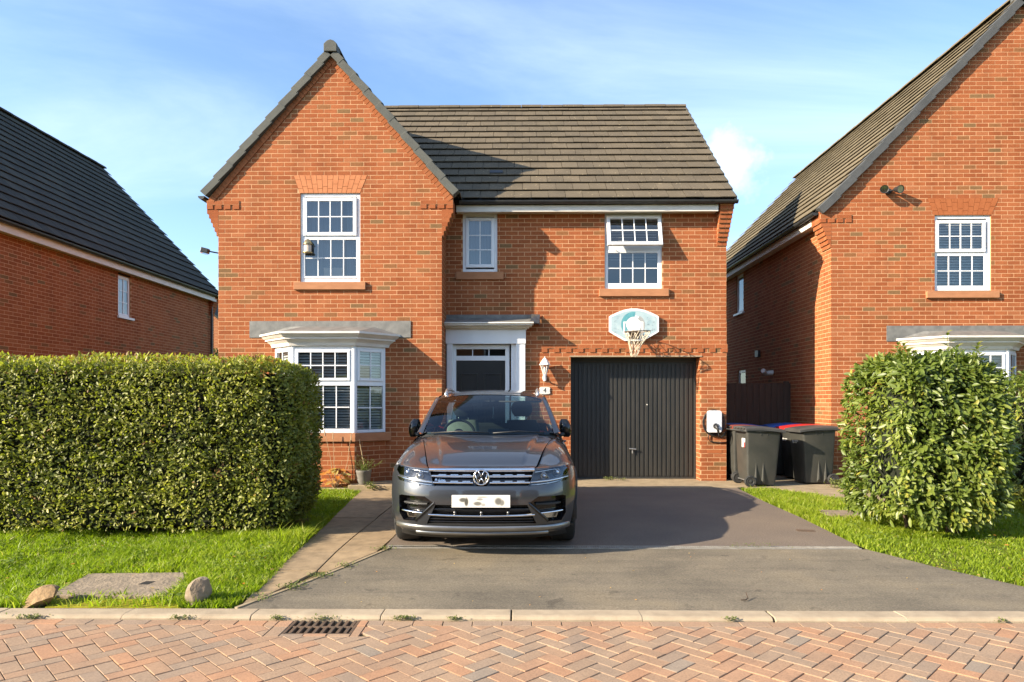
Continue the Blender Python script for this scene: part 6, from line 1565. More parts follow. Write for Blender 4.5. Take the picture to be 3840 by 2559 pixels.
def make_bin(label, lid, loc, rz, extra=None, scale=(1, 1, 1)):
    e = tag(bpy.data.objects.new('wheelie_bin', None), label, 'bin', 'wheelie bins by the side passage'); COL.objects.link(e); e.location = loc; e.rotation_euler = (0, 0, R(rz)); e.scale = scale
    if lid not in BIN:
        BIN[lid] = []
        for nm, mb, mt, an in bin_parts(lid):
            me = mb.mesh(nm, bool(an))
            if an:
                try: me.set_sharp_from_angle(angle=R(an))
                except Exception: pass
            me.materials.append(MATS[mt]); BIN[lid].append((nm, me))
    for nm, me in BIN[lid]:
        o = bpy.data.objects.new(nm, me); COL.objects.link(o); o.parent = e
        if nm == 'body': fix_normals(o) if me.users == 1 else None
    if extra: extra(e)
    return e
def lettering(e, face_='front', white=True):
    """unreadable two line council lettering with a small crest"""
    rg = random.Random(3); mb = MB(); fx = .298 if face_ == 'front' else -.271
    s_ = 1 if face_ == 'front' else -1
    def q(y0, y1, z0, z1): mb.add([(fx + s_ * .004, s_ * y0, z0), (fx + s_ * .004, s_ * y1, z0), (fx + s_ * .004 + (.006 if face_ == 'front' else 0), s_ * y1, z1), (fx + s_ * .004 + (.006 if face_ == 'front' else 0), s_ * y0, z1)], [(0, 1, 2, 3)])
    q(-.12, -.09, .74, .80)
    for row, n_ in ((.775, 9), (.745, 6)):
        y = -.08
        for k in range(n_): w_ = rg.uniform(.010, .019); q(y, y + w_, row + rg.uniform(0, .003), row + rg.uniform(.016, .021)); y += w_ + .004
    mb.build('lettering', 'print_white').parent = e
def label_back(e):
    mb = MB(); mb.box(-.275, -.2715, -.20, -.06, .70, .86); mb.build('sticker', 'print_white').parent = e
    mb = MB(); mb.box(-.2765, -.275, -.20, -.14, .70, .79); mb.build('sticker_flash', 'print_red').parent = e
make_bin('black wheelie bin nearest the garage pillar, wheels at its left', 'bin_lid_grey', (4.005, 11.68, 0.004), 3, label_back, (1, 1, .93))
make_bin('black wheelie bin beside the laurel, wheels at its right', 'bin_lid_grey', (5.085, 11.98, 0.004), 184, lettering, (1, 1, .93))
make_bin('wheelie bin with brown red lid behind the black bin by the garage', 'lid_brown', (4.02, 12.42, 0.004), 2, None, (1, 1, .93))
make_bin('wheelie bin with blue lid showing over the left black bin', 'lid_blue', (4.20, 13.10, 0.004), 0, None, (1, 1, .93))
make_bin('shaded wheelie bin with blue lid between the two black bins', 'lid_blue', (5.10, 13.38, 0.004), 181, lettering, (1, 1, .93))
make_bin('shaded wheelie bin with bright red lid behind the right black bin', 'lid_red', (5.18, 12.68, 0.004), 182, lettering, (1, 1, .93))
# twig on the drive
mb = MB(); mb.tube([(1.64, 5.12, gz(5.1) + .012), (1.68, 5.13, gz(5.1) + .010), (1.705, 5.16, gz(5.1) + .014), (1.70, 5.19, gz(5.1) + .05)], [.004, .005, .005, .003], 5); tag(mb.build('twig', 'bark'), 'small dark curled twig lying on the lower driveway', 'twig')

# ------------------------------------------------------------------ the car: x right, y back from the nose, z up
car = tag(bpy.data.objects.new('parked_car', None), 'dark grey metallic family SUV parked nose out on the driveway', 'car'); COL.objects.link(car)
car.location = (-0.345, 6.12, 0.0)
def cb(mb, name, mat, parent=None, smooth=True, bevel=0, seg=2, angle=None):
    o = mb.build(name, mat, None, smooth, bevel, seg, angle); o.parent = parent or car; return o
YV = [(.15, .17), (.2, .13), (.28, .06), (.38, .022), (.5, .0), (.6, .004), (.68, .028), (.75, .055), (.81, .09), (.9, .17), (1.1, .4)]
def yv(z): return sum(lerp_tab(YV, z + d) for d in (-.04, -.02, 0, .02, .04)) / 5
def FY(x, z):
    a = min(abs(x), .93); return .10 * (a / .9) ** 2 + .40 * (a / .915) ** 6 + yv(z)
def FP(x, z, d=0.0):
    e = .004; fx = (FY(x + e, z) - FY(x - e, z)) / (2 * e); fz = (FY(x, z + e) - FY(x, z - e)) / (2 * e)
    n_ = Vector((fx, -1, fz)).normalized(); return Vector((x, FY(x, z), z)) + n_ * d
def cdt(poly, holes=(), sp=.03, f=None):
    """triangulated (x,z) outline with holes, mapped through f"""
    vs_, ed = [], []
    def ring(p):
        k = len(vs_); pts = []
        for i in range(len(p)):
            a, b_ = Vector(p[i]), Vector(p[(i + 1) % len(p)]); m_ = max(1, int((b_ - a).length / sp))
            for j in range(m_): pts.append(a + (b_ - a) * (j / m_))
        vs_.extend(pts); ed.extend([(k + i, k + (i + 1) % len(pts)) for i in range(len(pts))])
    ring(poly)
    for h in holes: ring(h)
    x0, x1 = min(p[0] for p in poly), max(p[0] for p in poly); z0, z1 = min(p[1] for p in poly), max(p[1] for p in poly)
    i = 0; z = z0 + sp / 2
    while z < z1:
        x = x0 + (sp / 2 if i % 2 else sp)
        while x < x1:
            if in_poly(x, z, poly) and not any(in_poly(x, z, h) for h in holes): vs_.append(Vector((x, z)))
            x += sp
        z += sp; i += 1
    r_ = delaunay_2d_cdt(vs_, ed, [], 0, 1e-6); co, tri = r_[0], r_[2]; keep = []
    for t in tri:
        cx, cz = sum(co[i].x for i in t) / 3, sum(co[i].y for i in t) / 3
        if in_poly(cx, cz, poly) and not any(in_poly(cx, cz, h) for h in holes): keep.append(tuple(t))
    return [f(v.x, v.y) for v in co], keep
def fpatch(poly, holes=(), d=0.0, sp=.03):
    mb = MB(); v, t = cdt(poly, holes, sp, lambda x, z: FP(x, z, d)); mb.add(v, t); return mb
def rim(mb, poly, d0, d1, sp=.03):
    """wall between depth d0 and d1 along an outline"""
    pts = []
    for i in range(len(poly)):
        a, b_ = Vector(poly[i]), Vector(poly[(i + 1) % len(poly)]); m_ = max(1, int((b_ - a).length / sp))
        for j in range(m_): pts.append(a + (b_ - a) * (j / m_))
    mb.grid([[FP(p.x, p.y, d0) for p in pts], [FP(p.x, p.y, d1) for p in pts]], closed=True); return mb
def fsolid(poly, d0, d1, sp=.03): return rim(fpatch(poly, (), d1, sp), poly, d0, d1, sp)
def fbar(pts, h, d0, d1):
    """slim bar following (x,z) points on the front"""
    q = []
    for a, b_ in zip(pts, pts[1:]):
        m_ = max(1, int(math.hypot(b_[0] - a[0], b_[1] - a[1]) / .03)); q += [(a[0] + (b_[0] - a[0]) * i / m_, a[1] + (b_[1] - a[1]) * i / m_) for i in range(m_)]
    q.append(pts[-1]); mb = MB()
    rows = [[FP(x, z - h, d0), FP(x, z - h, d1 - h * .3), FP(x, z, d1), FP(x, z + h, d1 - h * .3), FP(x, z + h, d0)] for x, z in q]
    mb.grid(rows); mb.add(rows[0], [(0, 1, 2, 3, 4)]); mb.add(rows[-1], [(4, 3, 2, 1, 0)]); return mb
def mir(p): return [(-a, b_) for a, b_ in p][::-1]
def both(p): return (p, mir(p))
GRILLE = [(-.43, .650), (.43, .650), (.470, .777), (-.470, .777)]
HEAD = [(.447, .693), (.62, .712), (.775, .733), (.812, .772), (.795, .812), (.62, .797), (.478, .779)]
DRL = [(.420, .648), (.62, .664), (.775, .684), (.805, .722), (.62, .700), (.443, .686)]
FOG = [(.422, .495), (.605, .325), (.728, .319), (.770, .386), (.768, .545), (.740, .556), (.510, .556)]
LOWG = [(-.498, .302), (.498, .302), (.412, .484), (-.412, .484)]
OUT = [(-.76, .215), (-.4, .215), (0, .215), (.4, .215), (.76, .215), (.82, .27), (.850, .40), (.868, .56), (.870, .70), (.862, .79), (.80, .818), (.62, .805), (.478, .803), (0, .806), (-.478, .803), (-.62, .805), (-.80, .818), (-.862, .79), (-.870, .70), (-.868, .56), (-.850, .40), (-.82, .27)]
holes = [GRILLE, LOWG] + [q for s in (HEAD, DRL, FOG) for q in both(s)]
body = cb(fpatch(OUT, holes, 0, .024), 'front_bumper', 'car_paint')
# grille
g = cb(fpatch(GRILLE, (), -.045), 'grille', 'gloss_black'); cb(rim(MB(), GRILLE, -.045, 0), 'grille_surround', 'gloss_black', g, False)
cb(fbar([(-.476, .790), (.476, .790)], .0135, -.01, .012), 'chrome_strip', 'chrome', g)
for z, xe in ((.737, .452), (.680, .436)):
    for s_ in (-1, 1): cb(fbar([(s_ * .075, z), (s_ * xe, z)], .0075, -.03, .006), 'slat', 'chrome', g)
for z in (.752, .695):
    for s_ in (-1, 1):
        for a, b_ in ((.10, .17), (.21, .28), (.32, .39)): cb(fbar([(s_ * a, z), (s_ * b_, z)], .0045, -.03, -.006), 'slat_insert', 'chrome', g)
# badge: ring with V over W
bx, bz, br = 0.0, .722, .072
mb = MB(); mb.tube([FP(bx, bz, .018) + Vector((math.cos(t) * (br - .006), 0, math.sin(t) * (br - .006))) for t in [2 * math.pi * k / 40 for k in range(41)]], .0075, 8, caps=False); emb = cb(mb, 'emblem', 'chrome', g)
mb = MB(); mb.lathe([(0, .012), (.066, .010), (.070, 0), (.070, -.03)], lambda a, b_, h: tuple(FP(bx, bz, .0) + Vector((a, -h, b_))), 32); cb(mb, 'emblem_disc', 'gloss_black', emb)
mb = MB(); c0 = FP(bx, bz, .018)
def stroke(p, q): mb.tube([c0 + Vector((p[0], -.002, p[1])), c0 + Vector((q[0], -.002, q[1]))], .0052, 6)
for s_ in (-1, 1):
    stroke((s_ * .027, .058), (0, .010)); stroke((s_ * .055, .030), (s_ * .028, -.053)); stroke((s_ * .028, -.053), (0, -.004))
cb(mb, 'emblem_letters', 'chrome', emb)
text_mb('R-Line', .036, lambda x, y, d: tuple(FP(-.375 + x + y * .25, .707 + y * .8, -.012) + Vector((0, -d - .004, 0))), .002).build('trim_badge', 'chrome', None).parent = g
# lamps
for s_ in (1, -1):
    H = HEAD if s_ > 0 else mir(HEAD); D_ = DRL if s_ > 0 else mir(DRL); F_ = FOG if s_ > 0 else mir(FOG)
    mb = fpatch(H, (), -.055); rim(mb, H, -.055, 0); hl = cb(mb, 'headlight', 'gloss_black', None, False)
    cb(fpatch(H, (), .002), 'lens', 'lamp_glass', hl)
    for x, z, r_ in ((.705, .765, .030), (.575, .742, .026)):
        c = FP(s_ * x, z, -.03); mb = MB(); mb.lathe([(0, .012), (r_ * .5, .010), (r_ * .85, .0), (r_, -.012), (r_ * 1.15, .006), (r_ * 1.2, -.03)], lambda a, b_, h: tuple(c + Vector((a, -h, b_))), 20); cb(mb, 'projector', 'reflector', hl)
    cb(fbar([(s_ * .485, .772), (s_ * .62, .789), (s_ * .785, .803)], .0055, -.03, -.004), 'light_guide', 'reflector', hl)
    mb = fpatch(D_, (), -.03); rim(mb, D_, -.03, 0); dl = cb(mb, 'indicator_lamp', 'trim_black', None, False)
    cb(fpatch(D_, (), .001), 'lens', 'lamp_glass', dl)
    cb(fbar([(s_ * .44, .681), (s_ * .62, .694), (s_ * .79, .714)], .005, -.02, .008), 'chrome_strip', 'chrome', dl)
    cb(fbar([(s_ * .45, .660), (s_ * .62, .674), (s_ * .76, .692)], .006, -.028, -.010), 'light_guide', 'reflector', dl)
    mb = fpatch(F_, (), -.07); rim(mb, F_, -.07, 0); fp_ = cb(mb, 'fog_light_pocket', 'gloss_black', None, False)
    cb(fbar([(s_ * .425, .497), (s_ * .600, .332)], .017, -.05, .010), 'diagonal_blade', 'gloss_black', fp_)
    cb(fbar([(s_ * .515, .398), (s_ * .745, .410)], .006, -.06, -.004), 'chrome_strip', 'chrome', fp_)
    cb(fbar([(s_ * .50, .478), (s_ * .745, .480)], .010, -.065, -.030), 'louvre', 'trim_black', fp_)
    q = [(s_ * .585, .345), (s_ * .700, .345), (s_ * .715, .388), (s_ * .56, .388)]; q = q if s_ > 0 else q[::-1]
    cb(fsolid(q, -.065, -.030), 'fog_lamp', 'reflector', fp_); cb(fpatch(q, (), -.026), 'lens', 'lamp_glass', fp_)
# lower intake
mb = fpatch(LOWG, (), -.06); rim(mb, LOWG, -.06, 0); lg = cb(mb, 'lower_grille', 'trim_black', None, False)
cb(fbar([(-.478, .390), (-.3, .384), (0, .381), (.3, .384), (.478, .390)], .0075, -.05, .006), 'chrome_strip', 'chrome', lg)
for z, xe in ((.440, .43), (.345, .47), (.318, .48)): cb(fbar([(-xe, z), (xe, z)], .007, -.055, -.012), 'slat', 'gloss_black', lg)
for x in (-.24, 0, .24):
    c = FP(x, .413, -.01); mb = MB(); mb.lathe([(0, .012), (.010, .009), (.012, -.03)], lambda a, b_, h: tuple(c + Vector((a, -h, b_))), 12); cb(mb, 'parking_sensor', 'steel_grey', lg)
cb(fbar([(-.80, .268), (-.5, .262), (0, .258), (.5, .262), (.80, .268)], .024, -.01, .020), 'bumper_lip', 'car_silver')
cb(fbar([(-.60, .222), (0, .216), (.60, .222)], .012, -.02, .022), 'splitter', 'car_silver')
mb = MB(); mb.grid([[FP(x, .20, -.03) for x in np.linspace(-.80, .80, 30)], [Vector((x, FY(x, .2) + .16, .14)) for x in np.linspace(-.80, .80, 30)]]); cb(mb, 'undertray', 'trim_black')
# number plate on its own axes (its print is laid out from the plate centre)
mb = MB(); mb.box(-.260, .260, -.004, .004, -.0555, .0555); npl = cb(mb, 'number_plate', 'number_plate', None, False, .002, 1); npl.location = FP(0, .521, .012); 
mb = MB(); mb.box(-.20, .20, 0, .03, -.04, .04); cb(mb, 'plate_holder', 'trim_black', None, False).location = FP(0, .521, .008)
# bonnet, wings and sides
ZC = [(.05, .79), (.09, .803), (.17, .850), (.25, .885), (.37, .920), (.5, .946), (.65, .972), (.8, .994), (1.0, 1.020), (1.2, 1.042), (1.45, 1.065), (1.8, 1.10), (2.4, 1.15), (4.6, 1.17)]
WW = [(.0, .79), (.1, .80), (.2, .825), (.3, .850), (.4, .872), (.5, .887), (.65, .902), (.95, .908), (1.4, .905), (2.4, .906), (3.6, .908), (4.1, .895), (4.3, .86), (4.45, .80)]
def sm_tab(t, x, e): return sum(lerp_tab(t, x + d) for d in (-e, -e / 2, 0, e / 2, e)) / 5
def zc(y): return sm_tab(ZC, y, .05)
def ww(y): return sm_tab(WW, y, .06)
def top_z(x, y):
    r_ = min(1, abs(x) / ww(y)); return .62 + (zc(y) - .62) * math.sqrt(max(0, 1 - r_ ** 9))
def zt(x): return lerp_tab([(0, .806), (.478, .803), (.62, .805), (.80, .818), (.862, .79)], abs(x))
def yf(x): return FY(x, zt(x)) 
def yr(x): return 1.15 + .24 * (x / .72) ** 2
def xs(v): return .482 + (.715 - .482) * (v ** .9)
def crease(x, v):
    xc = .365 + (.548 - .365) * v; return .014 * smooth(xc + .012, xc - .02, abs(x)) * smooth(0, .15, v)
NV = 40
rows = []
for i in range(NV + 1):
    v = i / NV; r_ = []
    for k in range(-36, 37):
        x = xs(v) * k / 36; y = yf(x) + .004 + (yr(x) - yf(x)) * v; z = top_z(x, y) - .012 * (x / .7) ** 2 + crease(x, v); z += (zt(x) + .004 - z) * (1 - v) ** 6
        r_.append((x, y, z))
    rows.append(r_)
hood_edge = [(r_[-1]) for r_ in rows]
cb(MB().grid(rows), 'bonnet', 'car_paint')
def arch_cut(mb):
    keep = []; tt = []
    for f_ in mb.f:
        cy = sum(mb.v[i][1] for i in f_) / len(f_); cz = sum(mb.v[i][2] for i in f_) / len(f_)
        if not any(math.hypot(cy - a, cz - .345) < .385 for a in (.93, 3.61)): keep.append(f_); tt.append(.5)
    mb.f = keep; mb.t = tt; return mb
def side_x(y, z):
    if z >= .62:
        t = min(1, (z - .62) / (zc(y) + (.0 if y < 1.2 else .03) - .62)); return ww(y) * max(0, 1 - t * t) ** (1 / 9)
    return ww(y) * (1 - .06 * ((.62 - z) / .4) ** 2.6) - .004 * smooth(.5, .45, z)
for s_ in (1, -1):
    rows = []
    for i in range(NV + 1):
        v = i / NV; r_ = []; x0, y0, z0 = hood_edge[i]; x0 += .006
        m_ = 26
        for k in range(m_ + 1):
            t = k / m_
            # walk from the bonnet edge out over the wing and down the side
            if t < .62:
                q = t / .62; y = None
                a0 = math.asin(math.sqrt(max(0, 1 - min(1, x0 / ww(y0)) ** 9))); a = a0 * (1 - q)
                y = y0
                for _ in range(4):
                    x = x0 + (ww(y) - x0) * 0
                    x = ww(y) * (math.cos(a) ** (2 / 9)); x = max(x, x0)
                    yb = yf(min(x, .862)) + .004; y = yb + (1.42 - yb) * v if x > .55 else y0 + (yb - yf(x0)) * (1 - v)
                    y = yb + ((1.39 + .03 * q) - yb) * v
                z = .62 + (zc(y) - .62) * math.sin(a)
                if q == 0: x, y, z = x0, y0, z0
                zf = lerp_tab([(0, zt(x)), (1, .62)], max(0, (q - .55) / .45)); z += (zf - z) * (1 - v) ** 6 * (1 if q < .55 else 0)
            else:
                q = (t - .62) / .38; z = .62 - .38 * q; yb = .405; y = yb + (1.42 - yb) * v; x = side_x(y, z)
            r_.append((s_ * x, y, z))
        rows.append(r_ if s_ > 0 else r_[::-1])
    cb(arch_cut(MB().grid(rows)), 'front_wing', 'car_paint')
    # doors and rear quarter
    for nm, ya, yb_, n_ in (('front_door', 1.425, 2.43, 24), ('rear_door', 2.437, 3.38, 22), ('rear_quarter', 3.387, 4.40, 26)):
        rows = []
        for i in range(n_ + 1):
            y = ya + (yb_ - ya) * i / n_; r_ = []
            for k in range(23): z = .24 + (1.075 - .24) * k / 22; r_.append((s_ * (side_x(y, z) - .010 * math.exp(-((z - .80) / .02) ** 2)), y, z))
            rows.append(r_[::-1] if s_ > 0 else r_)
        dr = cb(arch_cut(MB().grid(rows)), nm, 'car_paint')
        if 'door' in nm:
            xh = side_x(yb_ - .18, .93); mb = MB(); mb.tube([(s_ * (xh + .004), yb_ - .24, .93), (s_ * (xh + .032), yb_ - .21, .932), (s_ * (xh + .032), yb_ - .11, .932), (s_ * (xh + .004), yb_ - .08, .93)], .011, 8); cb(mb, 'handle', 'car_paint', dr)
    mb = MB(); mb.box(min(s_ * .80, s_ * .86), max(s_ * .80, s_ * .86), 1.35, 3.2, .18, .26); cb(mb, 'sill', 'trim_black', None, False, .01)
    for a in (.93, 3.61):                                   # wheel arch lip, liner and wheel
        pts = []
        for k in range(27):
            t = R(-12 + 204 * k / 26); y, z = a + .392 * math.cos(t), .345 + .392 * math.sin(t); pts.append((s_ * (side_x(y, max(.2, z)) + .004), y, z))
        cb(MB().tube(pts, .009, 8), 'arch_trim', 'trim_black')
        mb = MB(); mb.grid([[(s_ * .55, a + .40 * math.cos(R(t)), .345 + .40 * math.sin(R(t))) for t in range(-10, 191, 10)], [(s_ * .895, a + .40 * math.cos(R(t)), .345 + .40 * math.sin(R(t))) for t in range(-10, 191, 10)]]); cb(mb, 'arch_liner', 'trim_black')
        mb = MB(); ty = lambda p, q, h: (s_ * (.775 + h), a + p, .345 + q)
        mb.lathe([(.245, -.10), (.29, -.118), (.325, -.115), (.343, -.095), (.345, 0), (.343, .095), (.325, .115), (.29, .118), (.245, .10)], ty, 40); wh = cb(mb, 'wheel', 'rubber')
        mb = MB(); mb.lathe([(.245, -.10), (.235, -.05), (.225, .02), (.235, .085), (.248, .10)], ty, 40); mb.lathe([(.0, .07), (.05, .075), (.06, .06), (.0, .05)], ty, 20); cb(mb, 'rim', 'car_silver', wh)
        mb = MB()
        for k in range(5):
            t = R(90 + 72 * k)
            for dt in (-.14, .14): mb.tube([ty(.05 * math.cos(t), .05 * math.sin(t), .062), ty(.15 * math.cos(t + dt), .15 * math.sin(t + dt), .075), ty(.236 * math.cos(t + dt * .9), .236 * math.sin(t + dt * .9), .08)], [.026, .018, .022], 6)
        cb(mb, 'spokes', 'car_silver', wh)
        mb = MB(); mb.lathe([(0, .0), (.15, .0), (.15, -.02), (0, -.02)], ty, 24); cb(mb, 'brake_disc', 'steel_grey', wh)
# cowl, screen, pillars, roof
WB = lambda x: (x, 1.20 + .24 * (x / .72) ** 2, 1.050 + .010 * (1 - (x / .72) ** 2))
WT = lambda x: (x, 1.95 + .11 * (x / .61) ** 2, 1.487 - .028 * (x / .61) ** 2)
rows = []
for i in range(13):
    t = i / 12; r_ = []
    for k in range(-20, 21):
        u = k / 20; a, b_ = Vector(WB(.722 * u)), Vector(WT(.612 * u)); p = a + (b_ - a) * t; p += Vector((0, -.55, .83)) * (.030 * math.sin(math.pi * t) * (1 - .3 * u * u)); r_.append(tuple(p))
    rows.append(r_)
ws = cb(MB().grid(rows), 'windscreen', 'car_glass')
mb = MB(); mb.grid([[(x, yr(x) - .02, top_z(x, yr(x)) - .035) for x in np.linspace(-.74, .74, 31)], [(x, WB(x)[1] + .005, WB(x)[2] - .014) for x in np.linspace(-.74, .74, 31)], [(x, WB(x)[1] + .03, WB(x)[2] + .022) for x in np.linspace(-.722, .722, 31)]]); cb(mb, 'scuttle', 'trim_black')
for x0, x1 in ((-.62, .02), (.06, .60)):
    mb = MB(); mb.tube([Vector(WB(x0)) + Vector((0, -.02, .015)), Vector(WB((x0 + x1) / 2)) + Vector((0, -.012, .034)), Vector(WB(x1)) + Vector((0, -.02, .018))], .008, 6); cb(mb, 'wiper', 'trim_black')
ROOF_Z = [(1.95, .0), (2.2, .045), (2.6, .078), (3.0, .082), (3.5, .062), (4.05, .010)]
def roof_p(u, y):
    t = (y - 1.95) / 2.15; hw = .612 - .012 * t; zz_ = 1.487 + sm_tab(ROOF_Z, y, .12) - .030 * u * u - .03 * u ** 8; yy = y + .11 * u * u * (1 - t); return (hw * u, yy, zz_)
rows = [[roof_p(k / 16, 1.955 + 2.13 * i / 28) for k in range(-16, 17)] for i in range(29)]
cb(MB().grid(rows), 'roof', 'car_paint')
for s_ in (1, -1):
    # A pillar, cant rail, side glass
    pb, ptp = Vector((s_ * .722, 1.44, 1.06)), Vector((s_ * .612, 2.06, 1.459)); sb, stp = Vector((s_ * .800, 1.52, 1.062)), Vector((s_ * .662, 2.14, 1.452)); rows = []
    for i in range(9):
        t = i / 8; a, b_ = pb + (ptp - pb) * t, sb + (stp - sb) * t; bow = Vector((0, -.55, .83)) * (.018 * math.sin(math.pi * t)); m_ = (a + b_) / 2 + Vector((s_ * .012, -.02, .012)); rows.append([tuple(a + bow), tuple(m_ + bow), tuple(b_ + bow * .5)])
    cb(MB().grid(rows), 'a_pillar', 'car_paint')
    rows = []
    for i in range(21):
        y = 2.0 + 2.05 * i / 20; p = Vector(roof_p(s_ * 1.0, y)); q = Vector((s_ * .660, y + .10 * (1 - i / 20), p.z - .045)); rows.append([tuple(p), tuple((p + q) / 2 + Vector((s_ * .010, 0, .008))), tuple(q)])
    cb(MB().grid(rows), 'cant_rail', 'car_paint')
    rows = []
    for i in range(21):
        t = i / 20; yb_ = 1.53 + 2.45 * t; yt_ = 2.13 + 1.72 * t; zt_ = 1.447 + .05 * math.sin(math.pi * min(1, t * 1.1)); a = Vector((s_ * side_x(yb_, 1.06), yb_, 1.07)); b_ = Vector((s_ * .658, yt_, zt_)); rows.append([tuple(a + (b_ - a) * k / 4 + Vector((s_ * .012 * math.sin(math.pi * k / 4), 0, 0))) for k in range(5)])
    cb(MB().grid(rows), 'side_window', 'car_glass')
    for t in (.40, .80):
        r2 = []
        for dt in (-.022, .022):
            yb_ = 1.53 + 2.45 * (t + dt); yt_ = 2.13 + 1.72 * (t + dt); a = Vector((s_ * (side_x(yb_, 1.06) + .004), yb_, 1.07)); b_ = Vector((s_ * .662, yt_, 1.495)); r2.append([tuple(a + (b_ - a) * k / 4 + Vector((s_ * .014 * math.sin(math.pi * k / 4), 0, 0))) for k in range(5)])
        cb(MB().grid(r2), 'door_pillar', 'gloss_black')
    mb = MB(); mb.tube([(s_ * (side_x(1.5 + 2.45 * i / 12, 1.07) + .004), 1.5 + 2.45 * i / 12, 1.072) for i in range(13)], .010, 6); cb(mb, 'window_trim', 'chrome')
    # roof rail
    pts = [Vector(roof_p(s_ * .93, 2.28)) + Vector((0, 0, -.005)), Vector(roof_p(s_ * .93, 2.36)) + Vector((0, 0, .028)), Vector(roof_p(s_ * .94, 2.50)) + Vector((0, 0, .048)), Vector(roof_p(s_ * .95, 3.0)) + Vector((0, 0, .050)), Vector(roof_p(s_ * .95, 3.7)) + Vector((0, 0, .045)), Vector(roof_p(s_ * .95, 3.95)) + Vector((0, 0, .0))]
    cb(MB().tube(pts, [.020, .019, .017, .016, .017, .020], 10), 'roof_rail', 'rail_silver')
    # folded mirror
    c = Vector((s_ * .868, 1.80, 1.10)); bm_ = MB(); rows = []
    for i in range(11):
        t = i / 10; z = -.095 + .205 * t; r_ = math.sin(math.pi * (.06 + .88 * t)) ** .45; off = -.030 * (t - .5)
        rows.append([(c.x + s_ * (off + .070 * r_ * math.copysign(abs(math.cos(a)) ** .7, math.cos(a))), c.y + .085 * r_ * math.sin(a), c.z + z) for a in [2 * math.pi * k / 18 for k in range(18)]])
    bm_.grid(rows, closed=True); bm_.add(rows[0], [tuple(range(18))]); bm_.add(rows[-1], [tuple(range(18))]); mr = cb(bm_, 'door_mirror', 'gloss_black', None, True, 0, 2, 60)
    mb = MB(); mb.tube([(s_ * .80, 1.66, 1.03), (s_ * .84, 1.74, 1.04), (s_ * .862, 1.79, 1.06)], [.020, .024, .030], 10); cb(mb, 'mirror_stalk', 'trim_black', mr)
    mb = MB(); mb.tube([(s_ * .905, 1.735, 1.055), (s_ * .922, 1.76, 1.11), (s_ * .912, 1.78, 1.155)], [.006, .010, .006], 6); cb(mb, 'repeater', 'lamp_glass', mr)
# tail
rows = [[(.60 * u, 4.07 + .03 * u * u, 1.49 - .03 * u * u) for u in np.linspace(-1, 1, 17)], [(.66 * u, 4.24, 1.30) for u in np.linspace(-1, 1, 17)], [(.72 * u, 4.36 - .03 * u * u, 1.09) for u in np.linspace(-1, 1, 17)]]
cb(MB().grid(rows), 'rear_window', 'car_glass')
rows = [[((.74 + .06 * math.sin(math.pi * k / 8)) * u, 4.38 + .09 * math.sin(math.pi * (k / 8)) ** .6 - .09 * u ** 6, 1.09 - .85 * k / 8) for u in np.linspace(-1, 1, 21)] for k in range(9)]
tg = cb(MB().grid(rows), 'tailgate', 'car_paint')
for s_ in (-1, 1): mb = MB(); mb.box(min(s_ * .50, s_ * .80), max(s_ * .50, s_ * .80), 4.36, 4.47, .84, .97); cb(mb, 'tail_lamp', 'lid_red', tg, False, .02)
mb = MB(); mb.box(-.86, .86, .5, 4.35, .22, .24); mb.build('floor', 'trim_black', None).parent = car
# cabin
mb = MB(); rows = [[(x, 1.24 + .22 * (x / .75) ** 2 + .0, 1.030) for x in np.linspace(-.76, .76, 15)], [(x, 1.50, 1.040 + .012 * math.cos(x * 4)) for x in np.linspace(-.76, .76, 15)], [(x, 1.74, 1.030 + .022 * math.exp(-((x + .37) / .2) ** 2)) for x in np.linspace(-.76, .76, 15)], [(x, 1.80, .96) for x in np.linspace(-.76, .76, 15)], [(x, 1.75, .55) for x in np.linspace(-.76, .76, 15)]]
mb.grid(rows); cb(mb, 'dashboard', 'dash')
mb = MB(); c = Vector((-.37, 1.93, 1.02)); ax, az = Vector((1, 0, 0)), Vector((0, .38, .92))
mb.tube([c + ax * (.185 * math.cos(t)) + az * (.185 * math.sin(t)) for t in [2 * math.pi * k / 32 for k in range(33)]], .016, 8, caps=False); mb.tube([c - ax * .18, c, c + ax * .18], .018, 6); mb.lathe([(0, .03), (.07, .02), (.075, -.02)], lambda a, b_, h: tuple(c + ax * a + az * b_ + Vector((0, -.92, .38)) * h), 16); cb(mb, 'steering_wheel', 'seat_fabric')
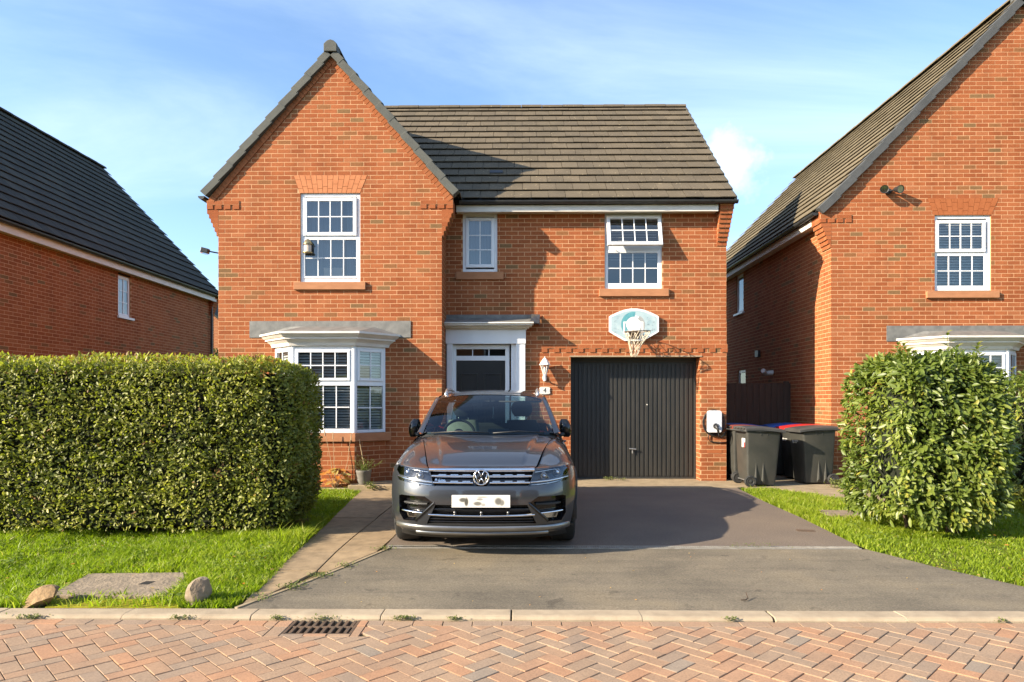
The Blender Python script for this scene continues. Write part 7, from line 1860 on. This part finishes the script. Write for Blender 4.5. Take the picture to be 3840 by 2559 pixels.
for sx, mt, nm in ((-.37, 'seat_light', 'driver_seat'), (.37, 'seat_fabric', 'passenger_seat')):
    mb = MB(); rows = []
    for i in range(9):
        t = i / 8; z = .62 + .56 * t; hw = .235 - .05 * t ** 2; y = 2.42 + .16 * t
        rows.append([(sx + hw * math.cos(a), y + .075 * math.sin(a) * (1 - .3 * t), z) for a in [2 * math.pi * k / 18 for k in range(18)]])
    mb.grid(rows, closed=True); mb.add(rows[-1], [tuple(range(18))]); mb.box(sx - .23, sx + .23, 1.98, 2.45, .50, .66); st = cb(mb, nm, mt, None, True, 0, 2, 50)
    mb = MB(); rows = []
    for i in range(7):
        t = i / 6; z = 1.225 + .19 * t; r_ = math.sin(math.pi * (.12 + .76 * t)) ** .4; rows.append([(sx + .135 * r_ * math.copysign(abs(math.cos(a)) ** .6, math.cos(a)), 2.60 + .055 * r_ * math.sin(a), z) for a in [2 * math.pi * k / 18 for k in range(18)]])
    mb.grid(rows, closed=True); mb.add(rows[-1], [tuple(range(18))]); mb.add(rows[0], [tuple(range(18))]); cb(mb, 'headrest', 'seat_fabric', st, True, 0, 2, 50)
    mb = MB(); mb.tube([(sx - .06, 2.59, 1.14), (sx - .06, 2.60, 1.25)], .007, 6); mb.tube([(sx + .06, 2.59, 1.14), (sx + .06, 2.60, 1.25)], .007, 6); cb(mb, 'headrest_post', 'chrome', st)
mb = MB(); mb.box(-.62, .62, 3.3, 3.45, .6, 1.12); mb.box(-.62, .62, 2.9, 3.35, .5, .62); cb(mb, 'rear_bench', 'seat_fabric', None, False, .04)
mb = MB(); mb.obox((.0, 1.97, 1.385), (1, 0, .08), (0, 1, .2), (0, -.2, 1), .10, .012, .028); mb.tube([(0, 1.93, 1.46), (0, 1.96, 1.40)], .012, 6); cb(mb, 'rear_view_mirror', 'trim_black', None, False, .008)
mb = MB(); mb.tube([(.03, 1.98, 1.36), (.034, 1.985, 1.28), (.030, 1.985, 1.22)], [.003, .006, .007], 6); cb(mb, 'hanging_tassel', 'print_white')
mb = MB(); mb.box(-.02, .22, 1.70, 1.76, 1.02, 1.10); cb(mb, 'dash_screen', 'dash', None, False, .01)
mb = MB(); mb.box(-.60, .60, 2.02, 4.0, 1.40, 1.42); cb(mb, 'headliner', 'room', None, False)
